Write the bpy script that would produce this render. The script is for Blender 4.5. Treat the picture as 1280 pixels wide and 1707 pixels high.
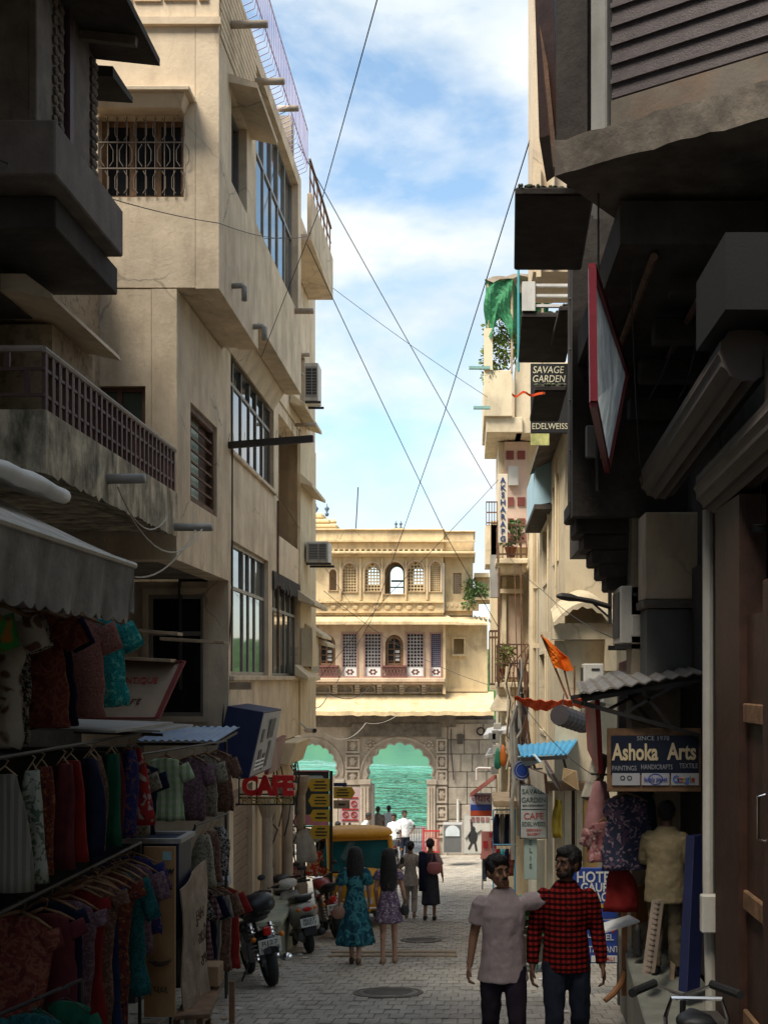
import bpy, bmesh, math, random
from mathutils import Vector, Matrix
from mathutils.geometry import tessellate_polygon
random.seed(7)
for o in list(bpy.data.objects): bpy.data.objects.remove(o)
S = bpy.context.scene; COL = S.collection
R = math.radians
# ---------------------------------------------------------------- camera
cam_d = bpy.data.cameras.new('camera'); cam = bpy.data.objects.new('camera', cam_d); COL.objects.link(cam)
cam.location = (0, 0, 0); cam.rotation_euler = (R(90), 0, 0)          # level, looking straight down the street (+Y)
cam_d.sensor_fit = 'VERTICAL'; cam_d.sensor_height = 36; cam_d.lens = 2000/1707*36
cam_d.shift_x = -140/1707; cam_d.shift_y = 276.5/1707
cam_d.clip_start = .1; cam_d.clip_end = 5000
S.camera = cam
S.render.resolution_x = 767; S.render.resolution_y = 1024
# ---------------------------------------------------------------- sky and sun
SUN_EL, SUN_AZ = 57, 222       # sun stands behind the camera and to its left; compass from +Y clockwise
W = bpy.data.worlds.new('World'); S.world = W; W.use_nodes = True
nt = W.node_tree; nt.nodes.clear()
def N(t, **k):
    n = nt.nodes.new(t)
    for a, b in k.items(): setattr(n, a, b)
    return n
sky = N('ShaderNodeTexSky', sky_type='NISHITA', sun_disc=False)
sky.sun_elevation = R(SUN_EL); sky.sun_rotation = R(SUN_AZ); sky.air_density = 1.1; sky.dust_density = .8; sky.ozone_density = 2.5
tc = N('ShaderNodeTexCoord')
mp = N('ShaderNodeMapping'); mp.inputs['Scale'].default_value = (1, 1, 1.9); mp.inputs['Location'].default_value = (5.5, 2.2, .9)
nz = N('ShaderNodeTexNoise'); nz.inputs['Scale'].default_value = 4.6; nz.inputs['Detail'].default_value = 9; nz.inputs['Roughness'].default_value = .54; nz.inputs['Distortion'].default_value = .25
rp = N('ShaderNodeValToRGB'); rp.color_ramp.elements[0].position = .42; rp.color_ramp.elements[1].position = .58
nz2 = N('ShaderNodeTexNoise'); nz2.inputs['Scale'].default_value = 9; nz2.inputs['Detail'].default_value = 6
rp2 = N('ShaderNodeValToRGB'); rp2.color_ramp.elements[0].color = (2.55, 2.9, 3.15, 1); rp2.color_ramp.elements[1].color = (3.45, 3.55, 3.58, 1)
rp2.color_ramp.elements[0].position = .36; rp2.color_ramp.elements[1].position = .6
hs = N('ShaderNodeHueSaturation'); hs.inputs['Hue'].default_value = .488; hs.inputs['Saturation'].default_value = .93; hs.inputs['Value'].default_value = .78
mx = N('ShaderNodeMixRGB'); bg = N('ShaderNodeBackground'); bg.inputs['Strength'].default_value = .14
out = N('ShaderNodeOutputWorld')
L = nt.links.new
L(tc.outputs['Generated'], mp.inputs['Vector']); L(mp.outputs[0], nz.inputs['Vector']); L(mp.outputs[0], nz2.inputs['Vector'])
L(nz.outputs['Fac'], rp.inputs[0]); L(nz2.outputs['Fac'], rp2.inputs[0])
L(sky.outputs[0], hs.inputs['Color']); L(hs.outputs[0], mx.inputs[1]); L(rp2.outputs[0], mx.inputs[2]); L(rp.outputs[0], mx.inputs[0])
L(mx.outputs[0], bg.inputs['Color']); L(bg.outputs[0], out.inputs['Surface'])
sd = bpy.data.lights.new('sun', 'SUN'); sd.energy = 3.4; sd.angle = R(26); sd.color = (1, .93, .80)
sun = bpy.data.objects.new('sun', sd); COL.objects.link(sun)
az, el = R(SUN_AZ), R(SUN_EL)
sv = Vector((math.sin(az)*math.cos(el), math.cos(az)*math.cos(el), math.sin(el)))
sun.rotation_euler = sv.to_track_quat('Z', 'Y').to_euler()
V = S.view_settings; V.view_transform = 'Standard'; V.look = 'None'; V.exposure = 1.18; V.gamma = 1; V.use_curve_mapping = False
S.render.engine = 'CYCLES'; S.cycles.max_bounces = 6; S.cycles.diffuse_bounces = 4

# ---------------------------------------------------------------- helpers
def P(x, y, Y):            # photograph pixel at a known distance down the street -> metres
    return Vector(((x-780)*Y/2000, Y, (1130-y)*Y/2000))
GP = [(-40, 1.6), (-6, -1.35), (0, -1.85), (8.8, -2.99), (16.7, -3.98), (23.7, -4.8), (36, -5.85), (42, -6.2), (47, -6.75), (54, -7.0)]
def gz(y):                 # height of the sloping street
    for (a, za), (b, zb) in zip(GP, GP[1:]):
        if y <= b: return za+(zb-za)*(y-a)/(b-a)
    return GP[-1][1]
def lerp(a, b, t): return a+(b-a)*t
def tag(o, label=None, cat=None, group=None, kind=None):
    if label: o['label'] = label
    if cat: o['category'] = cat
    if group: o['group'] = group
    if kind: o['kind'] = kind
    return o
def thing(name, label, cat, loc=(0, 0, 0), rz=0, group=None):
    o = bpy.data.objects.new(name, None); COL.objects.link(o); o.empty_display_size = .1
    o.location = loc; o.rotation_euler = (0, 0, rz)
    return tag(o, label, cat, group)
def base(p):
    v = Vector((0, 0, 0))
    while p is not None: v += p.location; p = p.parent
    return v
class MB:
    def __init__(s): s.v = []; s.f = []; s.m = []; s.i = 0
    def add(s, vs, fs):
        n = len(s.v); s.v += [Vector(v) for v in vs]
        for f in fs: s.f.append([n+k for k in f]); s.m.append(s.i)
        return s
    def hexa(s, p):   # 8 points: bottom 4 ccw, top 4 ccw
        return s.add(p, [(3, 2, 1, 0), (4, 5, 6, 7), (0, 1, 5, 4), (1, 2, 6, 5), (2, 3, 7, 6), (3, 0, 4, 7)])
    def box(s, x0, x1, y0, y1, z0, z1):
        return s.hexa([(x0, y0, z0), (x1, y0, z0), (x1, y1, z0), (x0, y1, z0), (x0, y0, z1), (x1, y0, z1), (x1, y1, z1), (x0, y1, z1)])
    def pbox(s, px0, px1, py0, py1, Y0, Y1):      # box whose front face covers these pixels at Y0
        a = P(px0, py1, Y0); b = P(px1, py0, Y0); return s.box(a.x, b.x, Y0, Y1, a.z, b.z)
    def obox(s, c, u, v, w):       # centre + three half vectors
        c, u, v, w = Vector(c), Vector(u), Vector(v), Vector(w)
        return s.hexa([c-u-v-w, c+u-v-w, c+u+v-w, c-u+v-w, c-u-v+w, c+u-v+w, c+u+v+w, c-u+v+w])
    def bar(s, a, b, w, h=None):   # rectangular bar between two points
        a, b = Vector(a), Vector(b); h = h or w; d = (b-a)
        up = Vector((0, 0, 1)) if abs(d.normalized().z) < .9 else Vector((0, 1, 0))
        sd_ = d.cross(up).normalized(); u2 = sd_.cross(d).normalized()
        return s.obox((a+b)/2, d/2, sd_*w/2, u2*h/2)
    def loft(s, rings, cap=True, closed=False):
        n = len(rings[0]); k = len(s.v); fs = []
        vs = [p for r in rings for p in r]
        m = len(rings)
        for i in range(m if closed else m-1):
            for j in range(n):
                a = i*n+j; b = i*n+(j+1) % n; c = ((i+1) % m)*n+(j+1) % n; d = ((i+1) % m)*n+j
                fs.append((a, b, c, d))
        if cap and not closed: fs.append(tuple(range(n-1, -1, -1))); fs.append(tuple((m-1)*n+j for j in range(n)))
        return s.add(vs, fs)
    def tube(s, pts, r, n=8, cap=True):
        pts = [Vector(p) for p in pts]; rs = r if isinstance(r, (list, tuple)) else [r]*len(pts)
        rings = []; pu = None
        for i, p in enumerate(pts):
            d = (pts[min(i+1, len(pts)-1)]-pts[max(i-1, 0)]).normalized()
            if pu is None:
                a = Vector((0, 0, 1)) if abs(d.z) < .9 else Vector((1, 0, 0)); u = d.cross(a).normalized()
            else: u = (pu-d*pu.dot(d)).normalized()
            pu = u; w = d.cross(u)
            rings.append([p+(u*math.cos(2*math.pi*k/n)+w*math.sin(2*math.pi*k/n))*rs[i] for k in range(n)])
        return s.loft(rings, cap)
    def ball(s, c, rx, ry=None, rz=None, n=10, m=7, rot=None):
        c = Vector(c); ry = ry or rx; rz = rz or rx; rings = []
        for i in range(1, m):
            t = math.pi*i/m; ring = []
            for k in range(n):
                a = 2*math.pi*k/n; q = Vector((rx*math.sin(t)*math.cos(a), ry*math.sin(t)*math.sin(a), -rz*math.cos(t)))
                if rot: q = rot @ q
                ring.append(c+q)
            rings.append(ring)
        top = Vector((0, 0, rz)); 
        if rot: top = rot @ top
        k0 = len(s.v); s.loft(rings, cap=False)
        s.add([c-top, c+top], []); b0 = len(s.v)-2
        nn = len(rings)*n
        for k in range(n):
            s.f.append([b0, k0+(k+1) % n, k0+k]); s.m.append(s.i)
            s.f.append([b0+1, k0+nn-n+k, k0+nn-n+(k+1) % n]); s.m.append(s.i)
        return s
    def cap(s, a, b, r0, r1, n=10):     # tapered limb with round ends
        s.tube([a, b], [r0, r1], n); s.ball(a, r0, n=n, m=6); s.ball(b, r1, n=n, m=6); return s
    def lathe(s, prof, c=(0, 0, 0), n=16):   # profile (r, z) about z
        c = Vector(c)
        return s.loft([[c+Vector((r*math.cos(2*math.pi*k/n), r*math.sin(2*math.pi*k/n), z)) for k in range(n)] for r, z in prof])
    def plate(s, loops, O, U, Vv, Nn, th):   # flat plate with holes: loops of (u, v); extruded against the normal
        O, U, Vv, Nn = Vector(O), Vector(U), Vector(Vv), Vector(Nn)
        flat = [Vector((u, v, 0)) for lp in loops for u, v in lp]
        tris = tessellate_polygon([[Vector((u, v, 0)) for u, v in lp] for lp in loops])
        n = len(flat); vs = [O+U*p.x+Vv*p.y for p in flat]; vs += [p-Nn*th for p in vs]
        fs = [tuple(t) for t in tris]+[(t[2]+n, t[1]+n, t[0]+n) for t in tris]
        k = 0
        for lp in loops:
            m = len(lp)
            for j in range(m):
                a = k+j; b = k+(j+1) % m; fs.append((a, a+n, b+n, b))
            k += m
        return s.add(vs, fs)
    def sheet(s, pts):       # grid of points -> single surface
        n = len(pts[0]); m = len(pts)
        return s.add([p for r in pts for p in r], [(i*n+j, i*n+j+1, (i+1)*n+j+1, (i+1)*n+j) for i in range(m-1) for j in range(n-1)])
    def build(s, name, mat, parent=None, world=True, smooth=False, bev=0, kind=None, solid=0, norm=True):
        me = bpy.data.meshes.new(name); off = base(parent) if (parent is not None and world) else Vector((0, 0, 0))
        me.from_pydata([v-off for v in s.v], [], s.f)
        for m in (mat if isinstance(mat, (list, tuple)) else [mat]): me.materials.append(m)
        if any(s.m): me.polygons.foreach_set('material_index', s.m)
        if norm:
            b = bmesh.new(); b.from_mesh(me); bmesh.ops.recalc_face_normals(b, faces=b.faces); b.to_mesh(me); b.free()
        if smooth: me.polygons.foreach_set('use_smooth', [True]*len(me.polygons))
        me.update()
        o = bpy.data.objects.new(name, me); COL.objects.link(o); o.parent = parent
        if bev:
            m = o.modifiers.new('bevel', 'BEVEL'); m.width = bev; m.segments = 1; m.limit_method = 'ANGLE'; m.angle_limit = R(40)
        if solid:
            m = o.modifiers.new('solid', 'SOLIDIFY'); m.thickness = solid; m.offset = 0
        if kind: o['kind'] = kind
        return o
    def one(s, name, label, cat, mat, group=None, **k):       # a thing that is a single mesh, origin at its own base
        n = len(s.v); c = sum(s.v, Vector((0, 0, 0)))/n; c.z = min(v.z for v in s.v)
        s.v = [v-c for v in s.v]; o = s.build(name, mat, None, **k); o.location = c
        return tag(o, label, cat, group)
def rect(a, b, c, d): return [(a, c), (b, c), (b, d), (a, d)]
def arch_loop(cx, hw, z0, zs, zt, n=14):   # round-headed opening
    pts = [(cx-hw, z0), (cx+hw, z0)]
    for i in range(n+1):
        t = math.pi*i/n; pts.append((cx+hw*math.cos(t), zs+(zt-zs)*math.sin(t)))
    return pts
def foil_loop(cx, hw, Rr, z0, zs, nf=11, amp=.09, over=.22, per=5):   # cusped (multifoil) Mughal arch
    pts = [(cx-hw, z0), (cx+hw, z0), (cx+hw, zs-Rr*math.sin(over)-.04)]
    tot = math.pi+2*over; n = nf*per
    for i in range(n+1):
        t = -over+tot*i/n; r = Rr*(1+amp*abs(math.sin(nf*math.pi*i/n)))
        pts.append((cx+r*math.cos(t), zs+r*math.sin(t)*1.02))
    pts.append((cx-hw, zs-Rr*math.sin(over)-.04))
    return pts
def text(s, size, mat, parent, O, U=(1, 0, 0), Vv=(0, 0, 1), width=None, ext=.003, name='lettering', world=True, bold=0, align='CENTER', shear=0):
    cu = bpy.data.curves.new('t', 'FONT'); cu.body = s; cu.size = size; cu.extrude = ext; cu.align_x = align; cu.align_y = 'CENTER'; cu.offset = bold; cu.shear = shear
    cu.resolution_u = 3
    to = bpy.data.objects.new('t', cu); me = bpy.data.meshes.new_from_object(to); bpy.data.objects.remove(to); bpy.data.curves.remove(cu)
    U = Vector(U).normalized(); Vv = Vector(Vv).normalized(); Nn = U.cross(Vv)
    off = base(parent) if (parent is not None and world) else Vector((0, 0, 0)); O = Vector(O)-off
    k = 1
    if width and len(me.vertices):
        xs = [v.co.x for v in me.vertices]; k = width/max(1e-4, max(xs)-min(xs))
    for v in me.vertices: v.co = O+U*v.co.x*k+Vv*v.co.y+Nn*v.co.z
    me.materials.clear(); me.materials.append(mat); me.name = name
    o = bpy.data.objects.new(name, me); COL.objects.link(o); o.parent = parent
    return o
def copy_tree(o, parent=None):
    c = o.copy(); COL.objects.link(c); c.parent = parent
    for ch in list(o.children): copy_tree(ch, c)
    return c
# ---------------------------------------------------------------- materials
MATS = {}
def M(name, col, rough=.8, metal=0, var=.15, scale=2.5, bump=.15, bscale=40, dirt=None, amt=0, streak=True, dscale=1.6, spec=.4, thr=.5, emit=0, trans=0, crack=0, world=False):
    if name in MATS: return MATS[name]
    m = bpy.data.materials.new(name); m.use_nodes = True; t = m.node_tree; b = t.nodes['Principled BSDF']
    b.inputs['Roughness'].default_value = rough; b.inputs['Metallic'].default_value = metal; b.inputs['Specular IOR Level'].default_value = spec
    def n(k): return t.nodes.new(k)
    co = n('ShaderNodeTexCoord'); CO = n('ShaderNodeNewGeometry').outputs['Position'] if world else co.outputs['Object']
    def noise(sc, det=5, ro=.6, stretch=None):
        x = n('ShaderNodeTexNoise'); x.inputs['Scale'].default_value = sc; x.inputs['Detail'].default_value = det; x.inputs['Roughness'].default_value = ro
        if stretch:
            g = n('ShaderNodeMapping'); g.inputs['Scale'].default_value = stretch; t.links.new(CO, g.inputs[0]); t.links.new(g.outputs[0], x.inputs['Vector'])
        else: t.links.new(CO, x.inputs['Vector'])
        return x
    def ramp(src, p0, p1, c0, c1):
        r = n('ShaderNodeValToRGB'); e = r.color_ramp.elements; e[0].position = p0; e[1].position = p1; e[0].color = (*c0, 1); e[1].color = (*c1, 1)
        t.links.new(src, r.inputs[0]); return r.outputs[0]
    lo = [c*(1-var) for c in col]; hi = [min(1, c*(1+var)) for c in col]
    x = noise(scale); cs = ramp(x.outputs['Fac'], .32, .68, lo, hi)
    if dirt:
        a = noise(dscale*2.2, 8, .68, (1, 1, .3) if streak else None); fa = ramp(a.outputs['Fac'], thr-.06, thr+.2, (0, 0, 0), (amt,)*3)
        mxn = n('ShaderNodeMixRGB'); t.links.new(fa, mxn.inputs[0]); t.links.new(cs, mxn.inputs[1]); mxn.inputs[2].default_value = (*dirt, 1); cs = mxn.outputs[0]
        a2 = noise(dscale*.8, 9, .7); fa2 = ramp(a2.outputs['Fac'], thr+.02, thr+.22, (0, 0, 0), (amt*.8,)*3)
        mx2 = n('ShaderNodeMixRGB'); t.links.new(fa2, mx2.inputs[0]); t.links.new(cs, mx2.inputs[1]); mx2.inputs[2].default_value = (*[d*.8 for d in dirt], 1); cs = mx2.outputs[0]
    if crack:      # hairline cracks here and there, and squarish repair patches of a slightly different tone
        wv = noise(2.2, 3); ad = n('ShaderNodeMixRGB'); ad.inputs[0].default_value = .22; t.links.new(CO, ad.inputs[1]); t.links.new(wv.outputs['Color'], ad.inputs[2])
        vo = n('ShaderNodeTexVoronoi'); vo.feature = 'DISTANCE_TO_EDGE'; vo.inputs['Scale'].default_value = .9; t.links.new(ad.outputs[0], vo.inputs['Vector'])
        ln = ramp(vo.outputs['Distance'], .002, .012, (1, 1, 1), (0, 0, 0)); mk = ramp(noise(.7, 2).outputs['Fac'], .5, .6, (0, 0, 0), (crack,)*3)
        mu = n('ShaderNodeMixRGB'); mu.blend_type = 'MULTIPLY'; mu.inputs[0].default_value = 1; t.links.new(ln, mu.inputs[1]); t.links.new(mk, mu.inputs[2])
        mc = n('ShaderNodeMixRGB'); t.links.new(mu.outputs[0], mc.inputs[0]); t.links.new(cs, mc.inputs[1]); mc.inputs[2].default_value = (*[c*.3 for c in col], 1); cs = mc.outputs[0]
        v2 = n('ShaderNodeTexVoronoi'); v2.distance = 'CHEBYCHEV'; v2.inputs['Scale'].default_value = .75; t.links.new(ad.outputs[0], v2.inputs['Vector'])
        pf = ramp(v2.outputs['Color'], .7, .74, (0, 0, 0), (.3,)*3); mp2 = n('ShaderNodeMixRGB'); t.links.new(pf, mp2.inputs[0]); t.links.new(cs, mp2.inputs[1]); mp2.inputs[2].default_value = (*[min(1, c*1.2+.02) for c in col], 1); cs = mp2.outputs[0]
    t.links.new(cs, b.inputs['Base Color'])
    if bump:
        y = noise(bscale, 4, .65); bp = n('ShaderNodeBump'); bp.inputs['Strength'].default_value = bump; bp.inputs['Distance'].default_value = .02
        t.links.new(y.outputs['Fac'], bp.inputs['Height']); t.links.new(bp.outputs[0], b.inputs['Normal'])
    if emit:
        b.inputs['Emission Color'].default_value = (*col, 1); b.inputs['Emission Strength'].default_value = emit
    if trans: b.inputs['Transmission Weight'].default_value = trans; b.inputs['IOR'].default_value = 1.05
    MATS[name] = m; return m
def CL(name, c1, c2, kind='plain', scale=30, c3=None, rough=.9):      # printed and woven cloth
    if name in MATS: return MATS[name]
    m = bpy.data.materials.new(name); m.use_nodes = True; t = m.node_tree; b = t.nodes['Principled BSDF']; b.inputs['Roughness'].default_value = rough; b.inputs['Specular IOR Level'].default_value = .15
    def n(k): return t.nodes.new(k)
    co = n('ShaderNodeTexCoord'); c3 = c3 or c2
    def ramp(src, p0, p1, a, c):
        r = n('ShaderNodeValToRGB'); e = r.color_ramp.elements; e[0].position = p0; e[1].position = p1; e[0].color = (*a, 1); e[1].color = (*c, 1); t.links.new(src, r.inputs[0]); return r.outputs[0]
    if kind in ('floral', 'paisley'):
        w = n('ShaderNodeTexNoise'); w.inputs['Scale'].default_value = scale*.35; w.inputs['Detail'].default_value = 2
        t.links.new(co.outputs['Object'], w.inputs['Vector'])
        g = n('ShaderNodeMixRGB'); g.inputs[0].default_value = .5 if kind == 'paisley' else .25
        t.links.new(co.outputs['Object'], g.inputs[1]); t.links.new(w.outputs['Color'], g.inputs[2])
        v = n('ShaderNodeTexVoronoi'); v.inputs['Scale'].default_value = scale; v.feature = 'DISTANCE_TO_EDGE' if kind == 'paisley' else 'F1'
        t.links.new(g.outputs[0], v.inputs['Vector'])
        cs = ramp(v.outputs['Distance'], *((.03, .12, c2, c1) if kind == 'paisley' else (.3, .42, c2, c1)))
        k2 = n('ShaderNodeTexNoise'); k2.inputs['Scale'].default_value = scale*.9; t.links.new(co.outputs['Object'], k2.inputs['Vector'])
        f = ramp(k2.outputs['Fac'], .54, .6, (0, 0, 0), (1, 1, 1)); mm = n('ShaderNodeMixRGB'); t.links.new(f, mm.inputs[0]); t.links.new(cs, mm.inputs[1]); mm.inputs[2].default_value = (*c3, 1); cs = mm.outputs[0]
    elif kind in ('check', 'stripe'):
        sep = n('ShaderNodeSeparateXYZ'); t.links.new(co.outputs['Object'], sep.inputs[0])
        def band(o):
            q = n('ShaderNodeMath'); q.operation = 'MULTIPLY'; q.inputs[1].default_value = scale; t.links.new(o, q.inputs[0])
            r = n('ShaderNodeMath'); r.operation = 'SINE'; t.links.new(q.outputs[0], r.inputs[0])
            s2 = n('ShaderNodeMath'); s2.operation = 'GREATER_THAN'; s2.inputs[1].default_value = .1; t.links.new(r.outputs[0], s2.inputs[0]); return s2.outputs[0]
        bx_ = band(sep.outputs['X']); bz_ = band(sep.outputs['Z'])
        m1 = n('ShaderNodeMixRGB'); t.links.new(bx_, m1.inputs[0]); m1.inputs[1].default_value = (*c1, 1); m1.inputs[2].default_value = (*c2, 1); cs = m1.outputs[0]
        if kind == 'check':
            m2 = n('ShaderNodeMixRGB'); m2.blend_type = 'MULTIPLY'; m2.inputs[0].default_value = 1; t.links.new(cs, m2.inputs[1])
            m3 = n('ShaderNodeMixRGB'); t.links.new(bz_, m3.inputs[0]); m3.inputs[1].default_value = (1, 1, 1, 1); m3.inputs[2].default_value = (*c3, 1); t.links.new(m3.outputs[0], m2.inputs[2]); cs = m2.outputs[0]
    else:
        k = n('ShaderNodeTexNoise'); k.inputs['Scale'].default_value = scale*.3; k.inputs['Detail'].default_value = 6; t.links.new(co.outputs['Object'], k.inputs['Vector'])
        cs = ramp(k.outputs['Fac'], .35, .65, c1, c2)
    t.links.new(cs, b.inputs['Base Color'])
    fo = n('ShaderNodeTexNoise'); fo.inputs['Scale'].default_value = 9; fo.inputs['Detail'].default_value = 4
    g = n('ShaderNodeMapping'); g.inputs['Scale'].default_value = (1, 1, .35); t.links.new(co.outputs['Object'], g.inputs[0]); t.links.new(g.outputs[0], fo.inputs['Vector'])
    bp = n('ShaderNodeBump'); bp.inputs['Strength'].default_value = .5; bp.inputs['Distance'].default_value = .05; t.links.new(fo.outputs['Fac'], bp.inputs['Height']); t.links.new(bp.outputs[0], b.inputs['Normal'])
    MATS[name] = m; return m
beige = M('beige_plaster', (.68, .55, .395), .9, var=.13, bump=.25, bscale=25, dirt=(.30, .22, .14), amt=.6, thr=.52, crack=.6, dscale=1.1)
beige2 = M('tan_plaster', (.61, .49, .35), .9, var=.12, bump=.2, bscale=25, dirt=(.26, .19, .13), amt=.55, thr=.53, crack=.6, dscale=1.1)
creamR = M('pale_cream_plaster', (.66, .55, .38), .9, var=.08, bump=.15, bscale=25, dirt=(.33, .25, .16), amt=.55, thr=.52, crack=.4)
haveli = M('yellow_limewash', (.62, .475, .27), .92, var=.12, bump=.3, bscale=14, dirt=(.30, .21, .13), amt=.65, thr=.5, crack=.5)
havelip = M('pink_limewash', (.56, .425, .295), .92, var=.12, bump=.25, bscale=14, dirt=(.32, .22, .15), amt=.6, thr=.5, crack=.4)
stone = M('weathered_limestone', (.36, .31, .245), .9, var=.2, scale=3, bump=.4, bscale=18, dirt=(.16, .13, .10), amt=.7, thr=.5)
stonep = M('carved_pale_stone', (.43, .36, .285), .9, var=.15, bump=.4, bscale=30, dirt=(.24, .18, .13), amt=.6, thr=.5)
mossy = M('mossy_concrete', (.56, .48, .35), .95, var=.3, scale=4, bump=.5, bscale=18, dirt=(.05, .048, .032), amt=.95, thr=.47, dscale=2.4)
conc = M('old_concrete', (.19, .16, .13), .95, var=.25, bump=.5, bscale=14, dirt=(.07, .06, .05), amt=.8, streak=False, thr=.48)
dconc = M('dark_concrete', (.055, .046, .040), .95, var=.3, bump=.5, bscale=12, dirt=(.03, .025, .022), amt=.8, streak=False, thr=.5)  # base colour lowered so the near buildings' shade is partly in the colour
black = M('black_paint', (.02, .02, .022), .5, var=.2, bump=.05)
rubber = M('black_rubber', (.018, .018, .018), .85, var=.2, bump=.2, bscale=60)
dwood = M('dark_varnished_wood', (.05, .022, .014), .55, var=.35, scale=6, bump=.2, bscale=30)
mwood = M('worn_brown_wood', (.22, .12, .06), .75, var=.35, scale=7, bump=.3, bscale=30, dirt=(.07, .04, .025), amt=.6)
lwood = M('pale_plank_wood', (.42, .31, .2), .85, var=.25, scale=7, bump=.3, dirt=(.17, .12, .08), amt=.6)
rust = M('rusty_brown_iron', (.13, .075, .05), .75, .2, var=.35, scale=8, bump=.3, dirt=(.22, .09, .035), amt=.5, streak=False)
iron = M('dark_iron', (.05, .045, .042), .6, .4, var=.3, bump=.15)
grey = M('grey_paint', (.34, .33, .31), .6, var=.12, bump=.1, dirt=(.14, .12, .10), amt=.5)
lgrey = M('light_grey_metal', (.55, .54, .5), .5, .1, var=.1, bump=.08, dirt=(.25, .22, .18), amt=.5)
chrome = M('chrome', (.75, .75, .75), .15, 1, var=.05, bump=0)
white = M('white_paint', (.78, .77, .74), .6, var=.06, bump=.08, dirt=(.42, .38, .32), amt=.4)
offw = M('off_white_plastic', (.62, .59, .53), .55, var=.08, bump=.05, dirt=(.3, .26, .2), amt=.5)
alum = M('dull_aluminium', (.30, .27, .24), .5, .5, var=.12, bump=.05)
glass = M('window_glass', (.035, .05, .055), .04, 0, var=.3, bump=.015, bscale=3, spec=1.0)
gdark = M('dark_room_glass', (.012, .013, .015), .25, 0, var=.3, bump=0, spec=.3)
ggreen = M('green_frosted_glass', (.20, .30, .25), .35, var=.15, bump=.1)
redp = M('red_paint', (.42, .03, .03), .5, var=.15, bump=.08, dirt=(.15, .02, .02), amt=.4)
yel = M('yellow_sign_paint', (.62, .40, .03), .55, var=.1, bump=.05, dirt=(.3, .2, .04), amt=.4)
navy = M('navy_sign_board', (.02, .03, .10), .5, var=.15, bump=.05)
blue = M('blue_paint', (.03, .07, .32), .5, var=.15, bump=.05, dirt=(.03, .04, .12), amt=.4)
skyb = M('sky_blue_tin', (.06, .36, .62), .5, var=.12, bump=.1, dirt=(.10, .22, .3), amt=.5)
wire = M('wire_insulation', (.03, .03, .033), .7, var=.1, bump=0)
wirel = M('pale_wire', (.45, .40, .33), .7, var=.1, bump=0)
orange = CL('orange_flag_cloth', (.75, .14, .01), (.85, .20, .02))
saff = CL('red_orange_cloth', (.92, .10, .03), (.95, .16, .05))
skin = M('brown_skin', (.26, .13, .075), .55, var=.1, bump=.05)
skind = M('dark_brown_skin', (.13, .062, .036), .55, var=.1, bump=.05)
skinl = M('tan_skin', (.40, .22, .14), .55, var=.1, bump=.05)
hair = M('black_hair', (.012, .009, .008), .5, var=.4, scale=30, bump=.6, bscale=90)
inkw = M('white_lettering', (.75, .73, .68), .6, var=.05, bump=0)
inkk = M('black_lettering', (.03, .03, .03), .6, var=.05, bump=0)
inkg = M('grey_lettering', (.33, .33, .36), .6, var=.05, bump=0)
inkr = M('red_lettering', (.45, .03, .03), .6, var=.05, bump=0)
leafm = M('green_leaves', (.07, .13, .03), .6, var=.5, scale=9, bump=.1)
# ================================================================ ground, street, lake, far shore
mb = MB()
rows = [-60]+[y for y, _ in GP]+[56, 60, 120, 600, 2500]
def gprof(y): return gz(y)-.12 if y <= 54 else (-7.6 if y <= 56 else -14)
xs = [-2500, -400, -60, -8, 8, 60, 400, 2500]
mb.sheet([[Vector((x, y, gprof(y))) for x in xs] for y in rows])
earth = M('bare_earth', (.22, .18, .13), .95, var=.25, bump=.4, bscale=8)
tag(mb.build('ground', earth), kind='structure')
wm = bpy.data.materials.new('lake_water'); wm.use_nodes = True; t = wm.node_tree; b = t.nodes['Principled BSDF']
b.inputs['Base Color'].default_value = (.09, .33, .25, 1); b.inputs['Roughness'].default_value = .05; b.inputs['Specular IOR Level'].default_value = .5; b.inputs['IOR'].default_value = 1.33
co = t.nodes.new('ShaderNodeTexCoord'); mp_ = t.nodes.new('ShaderNodeMapping'); mp_.inputs['Scale'].default_value = (.35, .6, 1)
t.links.new(co.outputs['Object'], mp_.inputs[0])
w1 = t.nodes.new('ShaderNodeTexNoise'); w1.inputs['Scale'].default_value = .62; w1.inputs['Detail'].default_value = 4; w1.inputs['Roughness'].default_value = .6
t.links.new(mp_.outputs[0], w1.inputs['Vector'])
bp = t.nodes.new('ShaderNodeBump'); bp.inputs['Distance'].default_value = 16
sx_ = t.nodes.new('ShaderNodeSeparateXYZ'); t.links.new(co.outputs['Object'], sx_.inputs[0]); mr = t.nodes.new('ShaderNodeMapRange'); gn = t.nodes.new('ShaderNodeTexNoise'); gn.inputs['Scale'].default_value = .06; t.links.new(co.outputs['Object'], gn.inputs['Vector']); ga = t.nodes.new('ShaderNodeMath'); ga.operation = 'MULTIPLY_ADD'; ga.inputs[1].default_value = 60; t.links.new(gn.outputs['Fac'], ga.inputs[0]); t.links.new(sx_.outputs['Y'], ga.inputs[2]); t.links.new(ga.outputs[0], mr.inputs[0])      # wind ruffles the near water, the far water lies calm
for k_, v_ in ((1, 118), (2, 142), (3, 1), (4, .006)): mr.inputs[k_].default_value = v_
t.links.new(mr.outputs[0], bp.inputs['Strength'])
t.links.new(w1.outputs['Fac'], bp.inputs['Height']); t.links.new(bp.outputs[0], b.inputs['Normal'])
mb = MB(); mb.add([(-600, 55.5, -8), (600, 55.5, -8), (600, 600, -8), (-600, 600, -8)], [(0, 1, 2, 3)])
tag(mb.build('lake', wm), kind='structure')
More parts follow.
